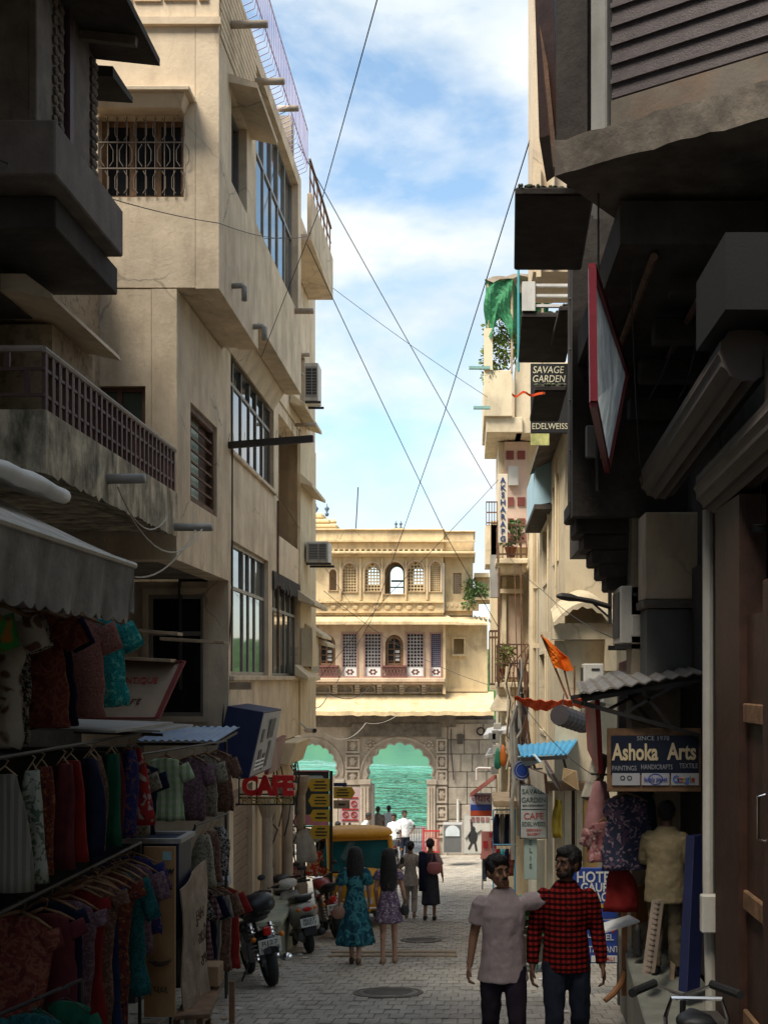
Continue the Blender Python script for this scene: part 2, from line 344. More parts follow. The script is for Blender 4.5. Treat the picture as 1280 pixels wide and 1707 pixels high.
# wooded far shore, mirrored in the water
mb = MB(); rs = random.Random(3); rws = []
for i in range(9):
    t_ = i/8; row = []
    for j in range(121):
        x = -420+j*7; h = (15+3*math.sin(j*.19)+3*math.sin(j*.61+1))*math.sin(min(1, t_*1.4)*math.pi/2)*(1 if i else 0)
        row.append(Vector((x, 172+t_*70+4*math.sin(j*.3), -8.4+max(0, h+rs.uniform(-1, 1)*(i > 0)))))
    rws.append(row)
mb.sheet(rws)
tag(mb.build('hill', M('wooded_hillside', (.035, .075, .018), .95, var=.6, scale=.25, bump=.6, bscale=1.2), smooth=True), kind='structure')

# ---- the street: bedding sheet + pavers (the 300 nearest in view are single objects)
XL, XR = -3.45, 2.3
mb = MB(); ys = sorted(set([-40, -6, 0, 8.8, 16.7, 23.7, 36, 42, 47, 54]))
mb.sheet([[Vector((x, y, gz(y)-.011)) for x in (-9, XL, XR, 9)] for y in ys])
grout = M('dirty_joint_sand', (.29, .26, .215), .95, var=.3, bump=.4)
street = tag(mb.build('street', grout), kind='structure')
pav = [M('paver_'+n, c, .62, var=.22, scale=5, bump=.3, bscale=35, dirt=(.17, .145, .12), amt=.6, streak=False, dscale=.45, world=True, thr=.5) for n, c in (('grey', (.375, .335, .28)), ('warm', (.385, .34, .277)), ('dark', (.36, .32, .27)))]
rs = random.Random(11)
PW, PL = .152, .30
def paver_mb(w, l, tilt):
    m = MB(); a, c = w/2-.003, l/2-.003; e = .004
    m.add([(-a, -c, -.03), (a, -c, -.03), (a, c, -.03), (-a, c, -.03), (-a+e, -c+e, tilt[0]), (a-e, -c+e, tilt[1]), (a-e, c-e, tilt[2]), (-a+e, c-e, tilt[3])],
          [(4, 5, 6, 7), (0, 1, 5, 4), (1, 2, 6, 5), (2, 3, 7, 6), (3, 0, 4, 7)])
    return m
protos = []
for i in range(9):
    o = paver_mb(PW, PL, [rs.uniform(-.004, .004) for _ in range(4)]).build('paver', pav[i % 3], norm=False); protos.append(o.data); bpy.data.objects.remove(o)
sheets = [MB() for _ in pav]
cnt = 0; row = 0; y = 5.0
while y < 53:
    off = (row % 2)*PW*.5+rs.uniform(-.01, .01); x = XL+off; z = gz(y+PL/2); sl = math.atan2(gz(y+PL)-gz(y), PL)
    while x < XR:
        dz = rs.uniform(-.004, .004)
        px = 780+2000*x/(y+.15)
        if cnt < 300 and y > 12.0 and 395 < px < 1020:
            o = bpy.data.objects.new('paver', protos[rs.randrange(9)]); COL.objects.link(o); o.parent = street
            o.location = (x+PW/2, y+PL/2, z+dz); o.rotation_euler = (sl+rs.uniform(-.01, .01), rs.uniform(-.012, .012), 0); cnt += 1
        else:
            k = rs.randrange(3); m = sheets[k]; a = .003; n = len(m.v)
            zz = [gz(y+.006)+dz, gz(y+PL-.006)+dz]; r4 = [rs.uniform(-.004, .004) for _ in range(4)]
            m.v += [Vector((x+a, y+a, zz[0]-.03)), Vector((x+PW-a, y+a, zz[0]-.03)), Vector((x+PW-a, y+PL-a, zz[1]-.03)), Vector((x+a, y+PL-a, zz[1]-.03)),
                    Vector((x+a+.005, y+a+.005, zz[0]+r4[0])), Vector((x+PW-a-.005, y+a+.005, zz[0]+r4[1])), Vector((x+PW-a-.005, y+PL-a-.005, zz[1]+r4[2])), Vector((x+a+.005, y+PL-a-.005, zz[1]+r4[3]))]
            for f in [(4, 5, 6, 7), (0, 1, 5, 4), (1, 2, 6, 5), (2, 3, 7, 6), (3, 0, 4, 7)]: m.f.append([n+q for q in f]); m.m.append(0)
        x += PW
    y += PL; row += 1
for m, mt in zip(sheets, pav): m.build('paver_field', mt, street, kind='stuff', norm=False)
# manhole covers and the two strips across the street
def disc_on_street(name, label, X, Y, rx, ry):
    root = thing(name, label, 'manhole', (X, Y, gz(Y)))
    sl = math.atan2(gz(Y+.5)-gz(Y-.5), 1); root.rotation_euler = (sl, 0, 0)
    m = MB(); n = 28
    m.loft([[Vector((rx*s*math.cos(2*math.pi*k/n), ry*s*math.sin(2*math.pi*k/n), z)) for k in range(n)] for s, z in ((1.12, -.02), (1.12, .012), (1.0, .016), (1.0, .006))])
    m.build('ring', conc, root, world=False)
    m = MB(); m.loft([[Vector((rx*s*math.cos(2*math.pi*k/n), ry*s*math.sin(2*math.pi*k/n), z)) for k in range(n)] for s, z in ((.96, -.02), (.96, .014), (.90, .018))]); 
    for k in range(-4, 5): m.box(-rx*.8*math.sqrt(1-(k/5.2)**2), rx*.8*math.sqrt(1-(k/5.2)**2), k*ry*.17-.012, k*ry*.17+.012, .012, .024)
    m.build('cover', M('worn_cast_iron', (.16, .14, .12), .6, .3, var=.3, bump=.3), root, world=False)
Yc = 13.75; disc_on_street('manhole_cover', 'large round manhole cover set in the pavers nearest the camera', P(647, 0, Yc).x, Yc, .36, .40)
Yc = 19.9; disc_on_street('manhole_cover', 'smaller round manhole cover beyond the two strips across the street', P(702, 0, Yc).x, Yc, .31, .36)
for Yc, a, b_, l in ((17.55, 547, 762, 'nearer of two pale narrow strips lying across the street'), (18.05, 552, 760, 'farther of two pale narrow strips lying across the street')):
    m = MB(); A = P(a, 0, Yc).x; B = P(b_, 0, Yc).x
    m.box(A, B, Yc-.035, Yc+.035, gz(Yc)-.01, gz(Yc)+.03); m.one('threshold_strip', l, 'strip', lwood, 'strips across the street', bev=.006)

# ================================================================ the lakeside gatehouse
K = 42/2000
def q(x, y, k=K): return ((x-780)*k, (1130-y)*k)
def qr(x0, x1, y0, y1, k=K): a = q(x0, y1, k); b = q(x1, y0, k); return rect(a[0], b[0], a[1], b[1])
XZ = dict(U=(1, 0, 0), Vv=(0, 0, 1), Nn=(0, -1, 0))
G = thing('gatehouse', 'yellow lakeside haveli gatehouse with cusped stone arches closing the end of the street', 'building', (q(640, 0)[0], 42, gz(42)))
# arcade
m = MB(); cx = q(666, 0)[0]; lx = q(519, 0)[0]
big = foil_loop(cx, .955, 1.09, -6.39, -3.47, 11, .085, .28)
lef = foil_loop(lx, .72, .83, -6.39, -3.22, 11, .085, .26)
thd = foil_loop(q(375, 0)[0], .95, 1.1, -6.39, -3.47, 11, .085, .28)
m.plate([rect(-11.5, q(745, 0)[0], -6.4, -1.55), big, lef, thd], (0, 42, 0), th=1.1, **XZ)
m.build('arcade_wall', stonep, G)
# cusp rims proud of the wall
for lp, nm in ((big, 1.0), (lef, .8)):
    m = MB(); ctr = (cx, -3.47) if lp is big else (lx, -3.22)
    inner = lp[3:-1]; outer = [(ctr[0]+(u-ctr[0])*1.06, ctr[1]+(v-ctr[1])*1.06) for u, v in inner]
    m.plate([outer+inner[::-1]], (0, 41.95, 0), th=.08, **XZ); m.build('cusp_moulding', stonep, G)
    m = MB(); n_ = 36; r0 = 1.34*nm; r1 = 1.42*nm
    arc = [(ctr[0]+r0*math.cos(R(-12)+R(204)*i/n_), ctr[1]+r0*math.sin(R(-12)+R(204)*i/n_)) for i in range(n_+1)]
    arc2 = [(ctr[0]+r1*math.cos(R(-12)+R(204)*i/n_), ctr[1]+r1*math.sin(R(-12)+R(204)*i/n_)) for i in range(n_, -1, -1)]
    m.plate([arc+arc2], (0, 41.955, 0), th=.06, **XZ); m.build('arch_band', stonep, G)
# pilasters and carved panels
for a, b_ in ((600, 616), (713, 726), (560, 572)):
    m = MB(); m.pbox(a, b_, 1306, 1432, 41.85, 42.05); m.pbox(a-2, b_+2, 1300, 1308, 41.8, 42.05); m.pbox(a-3, b_+3, 1400, 1432, 41.78, 42.05)
    for k in range(3): c = a+(k+.5)*(b_-a)/3; m.pbox(c-1.4, c+1.4, 1312, 1396, 41.81, 41.9)
    m.build('pilaster', stonep, G, bev=.015)
for a, b_ in ((562, 608), (724, 745)): m = MB(); m.pbox(a, b_, 1303, 1308, 41.88, 42.02); m.build('string_course', stonep, G)
for x0, x1 in ((576, 600), (727, 745)):
    for y0, y1 in ((1232, 1255), (1258, 1281), (1284, 1303), (1311, 1338), (1342, 1367), (1371, 1396)):
        m = MB(); m.plate([qr(x0, x1, y0, y1), qr(x0+3, x1-3, y0+3, y1-3)], (0, 41.9, 0), th=.12, **XZ)
        c = q((x0+x1)/2, (y0+y1)/2); m.ball((c[0], 41.98, c[1]), .1, .05, .15, 8, 6); 
        for k in range(6): a = k*math.pi/3; m.ball((c[0]+.09*math.cos(a), 41.98, c[1]+.13*math.sin(a)), .045, .04, .06, 6, 4)
        m.build('carved_panel', stonep, G)
for sx in (-1, 1):     # spandrel rosettes
    c = (cx+sx*1.02, -2.35); m = MB()
    for k in range(8): a = k*math.pi/4; m.ball((c[0]+.13*math.cos(a), 41.97, c[1]+.13*math.sin(a)), .07, .04, .05, 6, 4)
    m.ball((c[0], 41.95, c[1]), .07, .06, .07, 8, 5); m.build('rosette', stonep, G)
# ashlar wall right of the arches
m = MB(); m.pbox(745.5, 850, 1200, 1440, 42.08, 43.1); m.build('backing_wall', stone, G)
rs = random.Random(5); yy = 1206
hs_ = [27, 24, 30, 26, 28, 25, 30, 30]
for h in hs_:
    x = 746
    while x < 826:
        w = rs.uniform(17, 33); x1 = min(x+w, 830)
        if x1 > 822: x1 = 832
        m = MB(); e = rs.uniform(0, .03); m.pbox(x+.4, x1-.4, yy+.4, yy+h-.4, 42.0-e, 42.12); m.build('stone_block', stone if rs.random() < .7 else stonep, G, bev=.02); x = x1
    yy += h
m = MB(); m.pbox(762, 772, 1224, 1240, 41.9, 42.0); m.build('vent_hatch', M('dark_vent', (.07, .06, .05)), G)
m = MB(); m.tube([P(763, 1332, 41.9), P(763, 1380, 41.9)], .05, 6); m.build('drain_pipe', offw, G)
# beam and lower eave
m = MB(); m.pbox(498, 822, 1192, 1206, 42.35, 43.2); m.pbox(585, 735, 1206, 1228, 41.86, 42.0); m.pbox(500, 760, 1190, 1212, 41.9, 42.0); m.build('lintel', conc, G)  # beam in a dark colour that also carries the shading of the eave recess
m = MB(); n_ = 40
top = []; bot = []
for i in range(n_+1):
    x = lerp(470, 822, i/n_); w = random.Random(i).uniform(-1.2, 1.2)
    a = P(x, 1153, 42); 
    top.append((a, Vector((a.x, 40.75, P(x, 1186+w, 40.75).z)), Vector((a.x, 40.75, P(x, 1193+w, 40.75).z)), Vector((a.x, 42, P(x, 1170, 42).z))))
m.loft([list(t_) for t_ in top]); m.build('lower_eave', haveli, G)
m = MB(); 
for i in range(16): a = 510+i*20; m.bar(P(a, 1170, 41.95), P(a, 1190, 40.95), .07, .1)
m.build('eave_bracket', stonep, G)
# corbelled bay
m = MB(); m.pbox(455, 742, 1130, 1137, 41.25, 42); m.pbox(455, 740, 1137, 1141, 41.32, 42); m.build('bay_floor_moulding', havelip, G, bev=.02)
m = MB(); m.pbox(455, 739, 1141, 1157, 41.75, 42); m.build('corbel_backing', stone, G)
for x0 in range(484, 741, 37):
    m = MB()
    for k in range(4): m.pbox(x0-4, x0+4, 1141+4*k, 1145+4*k, 41.36+.09*k, 41.76)
    m.build('corbel', stone, G, bev=.02)
    if x0 < 735:
        m = MB(); a = q(x0+5, 1155); b2 = q(x0+32, 1142); c0 = (a[0]+b2[0])/2
        lp = arch_loop(c0, (b2[0]-a[0])/2-.03, a[1]+.02, a[1]+.1, b2[1]-.02, 10)
        m.plate([rect(a[0], b2[0], a[1], b2[1]), lp], (0, 41.62, 0), th=.1, **XZ); m.build('corbel_arch', stone, G)
# bay storey wall
k4 = 41.5/2000
def q4(x, y): return q(x, y, k4)
openings = []
def ar4(x0, x1, y0, y1, k=k4):
    a = q(x0, y1, k); b2 = q(x1, y0, k); hw = (b2[0]-a[0])/2
    return arch_loop((a[0]+b2[0])/2, hw, a[1], b2[1]-hw*1.15, b2[1], 12)
wins = [(530, 559), (642, 672), (452, 482)]
pan = [(571, 595), (608, 635), (678, 706), (718, 735), (490, 515)]
m = MB(); loops = [qr(440, 743, 1040, 1131, k4)]+[ar4(a, b2, 1058, 1111) for a, b2 in wins]+[qr(a, b2, 1056, 1128, k4) for a, b2 in pan]
m.plate(loops, (0, 41.5, 0), th=.3, **XZ); m.box(q4(440, 0)[0], q4(743, 0)[0], 41.82, 46.5, q4(0, 1131)[1], q4(0, 1040)[1]); m.build('bay_wall', havelip, G)
for a, b2 in wins:
    w = MB(); w.plate([ar4(a+.3, b2-.3, 1058.5, 1111), ar4(a+5, b2-5, 1064, 1111-6)], (0, 41.62, 0), th=.05, **XZ); fr = w.build('window', mwood, G)
    w = MB(); a0 = q4(a+4, 1110); b0 = q4(b2-4, 1062); w.box(a0[0], b0[0], 41.70, 41.74, a0[1], b0[1]); w.build('pane', gdark, fr)
    w = MB(); mid = (a+b2)/2; w.pbox(mid-1, mid+1, 1062, 1110, 41.64, 41.69)
    for yy in (1072, 1082, 1092, 1102): w.pbox(a+4, b2-4, yy-.6, yy+.6, 41.65, 41.69)
    w.build('glazing_bar', mwood, fr)
    w = MB()
    for yy in (1084, 1091, 1098): w.pbox(mid+1.5, b2-6, yy, yy+4.5, 41.685, 41.695)
    w.build('white_pane', white, fr)  # white slips over some of the panes
    w = MB()
    for i in range(7): x0 = a-4+i*(b2-a+8)/7; x1 = x0+(b2-a+8)/7; w.bar(P(x0, 1112, 41.36), P(x1, 1126, 41.36), .025, .03); w.bar(P(x1, 1112, 41.37), P(x0, 1126, 41.37), .025, .03)
    w.pbox(a-5, b2+5, 1109, 1112, 41.33, 41.5); w.pbox(a-5, b2+5, 1126, 1130, 41.33, 41.5); w.build('balconette', M('maroon_wood', (.16, .06, .05), .7), G)
def jali(x0, x1, y0, y1, Y, nx, mat, parent, name='lattice_panel', arch=False, back=None):
    k = Y/2000; a = q(x0, y1, k); b2 = q(x1, y0, k); w = (b2[0]-a[0]); h = b2[1]-a[1]; s = w/nx; nz_ = max(1, int(h/s)); sh = h/nz_
    m = MB(); Rr = min(s, sh)*.40
    holes = []
    for i in range(nx):
        for j in range(nz_):
            c = (a[0]+(i+.5)*s, a[1]+(j+.5)*sh)
            if arch:
                hw = w/2; zc = b2[1]-hw*1.1
                if c[1] > zc and ((c[0]-a[0]-hw)/hw)**2+((c[1]-zc)/(hw*1.1))**2 > .68: continue
            n = 6; holes.append([(c[0]+Rr*math.cos(2*math.pi*k_/n), c[1]+Rr*math.sin(2*math.pi*k_/n)) for k_ in range(n)])
    ol = ar4(x0, x1, y0, y1, k) if arch else rect(a[0], b2[0], a[1], b2[1])
    m.plate([ol]+holes, (0, Y, 0), th=.05, **XZ); o = m.build(name, mat, parent)
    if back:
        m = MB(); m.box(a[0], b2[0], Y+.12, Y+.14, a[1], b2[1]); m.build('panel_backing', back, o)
    return o
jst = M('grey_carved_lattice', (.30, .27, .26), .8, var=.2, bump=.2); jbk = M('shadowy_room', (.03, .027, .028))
for (a, b2), mt in zip(pan, (jst, jst, jst, M('violet_grey_lattice', (.20, .18, .24), .8), jst)):
    jali(a+.4, b2-.4, 1056.5, 1112, 41.55, 5, mt, G, back=jbk)
    w = MB(); w.pbox(a+.4, b2-.4, 1112, 1127.5, 41.56, 41.62); c = q4((a+b2)/2, 1120); o = w.build('painted_panel', white, G)
    w = MB()
    for k_ in range(6): t_ = k_*math.pi/3; w.ball((c[0]+.1*math.cos(t_), 41.56, c[1]+.07*math.sin(t_)), .05, .02, .04, 6, 4)
    w.build('painted_rosette', M('maroon_wood', (.16, .06, .05)), o)
    w = MB(); w.plate([qr(a-2, b2+2, 1054, 1130, k4), qr(a+.6, b2-.6, 1056.8, 1127, k4)], (0, 41.46, 0), th=.06, **XZ); w.build('panel_frame', M('maroon_grey_frame', (.33, .20, .17), .8), G)
# plain wing on the right
m = MB(); m.plate([qr(743.5, 812, 1040, 1160), qr(755, 774, 1064, 1091)], (0, 42, 0), th=.4, **XZ); m.box(q(743.5, 0)[0], q(812, 0)[0], 42.41, 46, q(0, 1160)[1], q(0, 1040)[1]); m.build('wing_wall', haveli, G)
m = MB(); m.pbox(753, 777, 1091, 1094, 41.85, 42); m.plate([qr(753, 776, 1062, 1093), qr(756, 773, 1065, 1090)], (0, 41.95, 0), th=.08, **XZ); m.build('niche_frame', haveli, G)
m = MB(); m.pbox(743, 812, 1148, 1153, 41.9, 42.02); m.pbox(738, 742.5, 1040, 1157, 41.4, 42); m.build('wing_moulding', haveli, G)
# upper eave: sloped slab
m = MB()
m.loft([[P(x, 1024, 41.9), Vector((P(x, 0, 41.9).x, 40.9, P(0, 1036, 40.9).z)), Vector((P(x, 0, 41.9).x, 40.9, P(0, 1041, 40.9).z)), P(x, 1036, 41.9)] for x in (440, 520, 620, 735)]+
       [[P(742, 1024, 41.9), Vector((P(765, 0, 41).x, 40.9, P(0, 1036, 40.9).z)), Vector((P(765, 0, 41).x, 40.9, P(0, 1041, 40.9).z)), P(742, 1036, 41.9)]]); m.build('upper_eave', haveli, G)
m = MB(); m.loft([[P(x, 1028, 42), Vector((P(x, 0, 42).x, 41.4, P(0, 1039, 41.4).z)), Vector((P(x, 0, 42).x, 41.4, P(0, 1042, 41.4).z)), P(x, 1038, 42)] for x in (744, 812)]); m.build('wing_eave', haveli, G)
# upper storey with open arches and lattices
k5 = 41.6/2000
ups = [(549, 561, 949, 984, 0), (571, 594, 939, 987, 1), (608, 634, 938, 986, 1), (641, 674, 936, 990, 0), (679, 706, 936, 986, 1), (717, 734, 936, 986, 1)]
m = MB(); loops = [qr(440, 739, 916, 1026, k5)]+[ar4(a, b2, y0, y1, k5) for a, b2, y0, y1, _ in ups]
m.plate(loops, (0, 41.6, 0), th=.35, **XZ); m.build('upper_wall', haveli, G)
for a, b2, y0, y1, l in ups:
    if l: jali(a+.3, b2-.3, y0+.5, y1-.5, 41.7, 5, haveli, G, arch=True)
    w = MB(); o_ = ar4(a-2.5, b2+2.5, y0-2.5, y1+1, k5); i_ = ar4(a-.2, b2+.2, y0-.2, y1+.8, k5); w.plate([o_, i_], (0, 41.55, 0), th=.07, **XZ); w.build('arch_surround', havelip, G)
# rear wall of the roof room: an arch behind the open arch so that sky shows
m = MB(); m.plate([qr(440, 739, 920, 1020, 44.5/2000), ar4(650, 672, 944, 1000, 44.5/2000), ar4(560, 572, 955, 1000, 44.5/2000), ar4(612, 632, 945, 975, 44.5/2000), ar4(688, 706, 945, 975, 44.5/2000)], (0, 44.5, 0), th=.3, **XZ); m.build('rear_wall', havelip, G)
m = MB(); m.pbox(652, 676, 967, 970, 44.9, 44.95); m.pbox(640, 700, 978, 980, 44.9, 44.95); m.build('rear_rail', iron, G)
m = MB(); m.pbox(440, 738, 1015, 1024, 41.66, 45); m.build('roof_room_floor', haveli, G)
m = MB()
for x0 in range(448, 735, 18): m.ball((q(x0, 0, k5)[0], 41.58, q(0, 1012, k5)[1]), .13, .05, .1, 6, 4)
for yy in (1002, 1019): m.pbox(440, 740, yy, yy+2.5, 41.48, 41.6)
m.build('frieze', haveli, G)
for x0, x1 in ((566, 568.5), (599, 602), (636, 638), (675.5, 677.5), (710, 713)):
    m = MB(); m.pbox(x0, x1, 930, 1000, 41.53, 41.6); m.build('pilaster', haveli, G)
w = MB(); w.plate([qr(741, 788, 922, 1026), qr(755, 769, 955, 990)], (0, 42, 0), th=.35, **XZ); w.box(q(739.5, 0)[0], q(788, 0)[0], 42.36, 45, q(0, 1026)[1], q(0, 922)[1]); w.build('upper_wing', haveli, G)
jali(755.2, 768.8, 955.2, 989.8, 42.08, 4, havelip, G)
m = MB(); m.pbox(741, 798, 1003, 1018, 41.85, 42.02)
for x0 in range(745, 796, 8): m.ball((q(x0, 0)[0], 41.86, q(0, 1010)[1]), .07, .04, .09, 6, 4)
m.build('wing_frieze', haveli, G)
# cornice and parapet
m = MB(); m.pbox(440, 792, 919, 923, 41.2, 44.6); m.pbox(440, 790, 923, 927, 41.4, 41.75); m.build('cornice', haveli, G, bev=.02)
m = MB()
for x0 in range(446, 742, 9): m.pbox(x0, x0+3, 915.5, 918.8, 41.3, 41.42)
m.pbox(440, 792, 900, 903, 41.45, 41.6); m.build('dentil_course', haveli, G)
m = MB(); m.pbox(440, 740, 884, 919, 41.6, 44.3); m.pbox(740.5, 790, 887, 919, 41.75, 44.3); m.pbox(440, 741, 881, 884, 41.52, 44.35); m.pbox(741.5, 792, 884.5, 887, 41.68, 44.35); m.build('parapet', haveli, G, bev=.02)
# turret and finials
m = MB()
def sc(x, y): return P(x, y, 45)
for i, (hw, y0, y1) in enumerate(((30, 876, 884), (22, 868, 876), (15, 858, 868))):
    a = sc(535-hw, y1); b2 = sc(535+hw-4*i, y0); m.box(a.x, b2.x, 44.4, 46, a.z, b2.z)
for i in range(6): m.ball(sc(514+i*8.5, 870), .14, .14, .14, 6, 4)
m.build('turret', haveli, G, bev=.06)
fin = M('blue_grey_finial', (.10, .13, .18), .5)
for x, y, Yq in ((527, 858, 45), (545, 858, 45), (660, 881, 43), (668, 881, 43)):
    m = MB(); c = P(x, y, Yq); s = .9 if Yq == 45 else .6; m.lathe([(.06*s, -.06), (.09*s, .04), (.03*s, .09), (.09*s, .17*s+.04), (.11*s, .22*s+.04), (.03*s, .3*s+.04), (.015, .46*s)], c, 8); m.build('finial', fin, G, smooth=True)
m = MB(); m.pbox(654, 674, 880, 886, 42.8, 43.2); m.build('finial_base', haveli, G)
m = MB(); m.tube([P(593, 884, 43), P(597, 812, 43)], .022, 5); m.one('antenna_pole', 'thin leaning antenna pole on the gatehouse roof', 'antenna', iron)
# small side eave and weed on the right shoulder
m = MB(); m.pbox(790, 815, 955, 962, 42.2, 44); m.pbox(792, 818, 962, 1003, 42.5, 44); m.loft([[P(x, 985, 42.5), Vector((P(x, 0, 42.5).x, 41.7, P(0, 996, 41.7).z)), Vector((P(x, 0, 42.5).x, 41.7, P(0, 1000, 41.7).z)), P(x, 997, 42.5)] for x in (788, 818)]); m.build('side_annexe', haveli, G)
# ================================================================ buildings on the left
YZ = dict(U=(0, 1, 0), Vv=(0, 0, 1), Nn=(1, 0, 0))
def window(parent, O, U, Nn, w, h, us, vs, frame, pane, fw=.05, dep=.06, name='window'):
    """framed window; us / vs = relative mullion and transom positions; O = lower corner on the wall face"""
    O, U, Nn = Vector(O), Vector(U), Vector(Nn); Vv = Vector((0, 0, 1)); O2 = O-Nn*dep
    ue = [0]+list(us)+[1]; ve = [0]+list(vs)+[1]; holes = []
    for i in range(len(ue)-1):
        for j in range(len(ve)-1):
            a = ue[i]*w+fw*(1 if i == 0 else .5); b_ = ue[i+1]*w-fw*(1 if i == len(ue)-2 else .5)
            c = ve[j]*h+fw*(1 if j == 0 else .5); d = ve[j+1]*h-fw*(1 if j == len(ve)-2 else .5)
            holes.append((a, b_, c, d))
    m = MB(); m.plate([rect(.002, w-.002, .002, h-.002)]+[rect(*r) for r in holes], O2, U, Vv, Nn, .05); fr = m.build(name, frame, parent)
    for k, (a, b_, c, d) in enumerate(holes):
        m = MB(); t_ = random.uniform(-.004, .004)
        p = O2-Nn*(.025+.012*(k % 2)); m.obox(p+U*(a+b_)/2+Vv*(c+d)/2, U*(b_-a+.01)/2+Nn*t_, Vv*(d-c+.01)/2, Nn*.004)
        m.build('pane', pane[k % len(pane)] if isinstance(pane, list) else pane, fr)
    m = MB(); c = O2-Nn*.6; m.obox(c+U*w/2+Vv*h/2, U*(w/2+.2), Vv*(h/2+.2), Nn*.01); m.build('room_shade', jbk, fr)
    return fr
def spout(parent, p, d, L_=.35, r=.045, mat=None, elbow=False):
    p = Vector(p); d = Vector(d).normalized(); m = MB()
    pts = [p, p+d*L_]
    if elbow: pts = [p, p+d*L_*.8, p+d*L_+Vector((0, 0, -.02)), p+d*L_+Vector((0, 0, -.18))]
    m.tube(pts, r, 10); return m.build('drain_spout', mat or offw, parent, smooth=True)
XA, XO = -3.25, -2.78
B1 = thing('corner_building', 'tall beige plastered building with big framed windows on the left of the street', 'building', (XA, 16.3, gz(16.3)))
# side wall, lower plane
loops = [[(13.4, 1.32), (16.3, 1.32), (16.3, -1.1), (23.0, -1.1), (25.2, -1.1), (25.2, 4.75), (15.91, 4.75), (15.91, 4.345), (13.4, 4.345)],
         rect(14.07, 15.55, 2.08, 3.24), rect(16.45, 20.1, 3.14, 4.50), rect(20.6, 23.6, 2.45, 4.55), rect(16.45, 19.55, .04, 1.9), rect(19.95, 22.97, .03, 1.66)]
m = MB(); m.plate(loops, (XA, 0, 0), th=.28, **YZ); m.build('street_wall', beige, B1)
m = MB(); m.box(-3.95, -3.75, 20.4, 23.8, 2.3, 4.7); m.box(-3.74, -3.53, 20.3, 20.58, 2.3, 4.7); m.box(-3.74, -3.53, 23.62, 23.9, 2.3, 4.7); m.box(-3.74, -3.53, 20.59, 23.61, 2.2, 2.44); m.build('loggia', beige2, B1)
# front wall, first floor, facing the camera
m = MB(); m.plate([rect(-14, XA-.285, -4.2, 1.31), rect(-4.36, -3.59, -.53, 1.14)], (0, 16.33, 0), th=.28, **XZ); m.box(XA-.28, XA, 16.33, 16.6, -4.2, -1.11); m.build('first_floor_front', beige2, B1)
# second floor front and its soffit
m = MB(); m.plate([rect(-14, XA-.285, 1.32, 4.34), rect(-4.12, -3.60, 2.1, 3.26)], (0, 13.4, 0), th=.28, **XZ); m.build('second_floor_front', beige, B1)
m = MB(); m.box(-7.5, XA-.29, 13.7, 16.3, 1.34, 1.5); m.build('first_soffit', conc, B1)
# third floor
loops = [[(13.4, 4.35), (15.9, 4.35), (15.9, 4.72), (20.0, 4.72), (20.0, 8.3), (13.4, 8.3)], rect(14.11, 15.1, 5.84, 6.9), rect(15.75, 19.65, 5.97, 8.08)]
m = MB(); m.plate(loops, (XO, 0, 0), th=.26, **YZ); m.build('third_floor_wall', beige, B1)
m = MB(); m.plate([rect(-14, XO-.265, 4.36, 8.3), rect(-4.12, -3.17, 5.37, 6.27)], (0, 13.4, 0), th=.26, **XZ); m.build('third_floor_front', beige, B1)
m = MB(); m.hexa([(XA-.25, 13.7, 4.37), (XO-.27, 13.7, 4.37), (XO-.27, 15.88, 4.37), (XA-.25, 15.88, 4.37), (XA-.25, 13.7, 4.6), (XO-.27, 13.7, 4.6), (XO-.27, 15.88, 4.6), (XA-.25, 15.88, 4.6)])
m.hexa([(XA+.01, 15.91, 4.45), (XO-.27, 15.91, 4.75), (XO-.27, 19.99, 4.75), (XA+.01, 19.99, 4.45), (XA+.01, 15.91, 4.9), (XO-.27, 15.91, 4.9), (XO-.27, 19.99, 4.9), (XA+.01, 19.99, 4.9)])
m.box(XA-.25, XO-.005, 19.74, 19.995, 4.9, 8.25); m.build('overhang_soffit', beige2, B1)
m = MB(); m.box(-14, XO-.28, 13.7, 20, 8.05, 8.2); m.box(-14, -13.8, 13.7, 25, -4, 8.0); m.build('roof', conc, B1)
# parapet trim
m = MB(); m.box(-7.5, XO+.03, 13.35, 13.4, 7.28, 7.36); m.build('parapet_moulding', beige2, B1)
for x0, x1, z0, z1 in ((-4.1, -3.75, 7.52, 7.9), (-3.72, -3.42, 7.55, 7.92), (-3.39, -3.04, 7.56, 7.93), (-3.0, -2.9, 7.56, 7.93)):
    m = MB(); m.plate([rect(x0, x1, z0, z1), rect(x0+.03, x1-.03, z0+.03, z1-.03)], (0, 13.375, 0), th=.03, **XZ); m.build('panel_moulding', beige2, B1)
for k in range(11):
    m = MB(); z = 7.2+k*.1; m.box(XO, XO+.018, 13.45, 15.7, z, z+.075); m.build('cladding_board', beige, B1, bev=.006)
# windows
FR = M('grey_window_frame', (.20, .18, .16), .5, .3, var=.12, bump=.05)
window(B1, (XA, 16.45, 3.14), (0, 1, 0), (1, 0, 0), 3.65, 1.36, (.13, .3, .48, .64, .8), (.72,), FR, glass)
window(B1, (XA, 16.45, .04), (0, 1, 0), (1, 0, 0), 3.10, 1.86, (.15, .4, .55, .72), (.66,), alum, glass)
window(B1, (XA, 19.95, .03), (0, 1, 0), (1, 0, 0), 3.02, 1.63, (.18, .38, .58, .78), (.7,), FR, glass)
window(B1, (XO, 14.11, 5.84), (0, 1, 0), (1, 0, 0), .99, 1.06, (.45,), (), FR, glass, dep=.1)
window(B1, (XO, 15.75, 5.97), (0, 1, 0), (1, 0, 0), 3.9, 2.11, (.14, .3, .47, .63, .8), (.57,), alum, glass, dep=.1)
window(B1, (-4.36, 16.33, -.53), (1, 0, 0), (0, -1, 0), .77, 1.67, (), (.68,), alum, gdark, fw=.06)
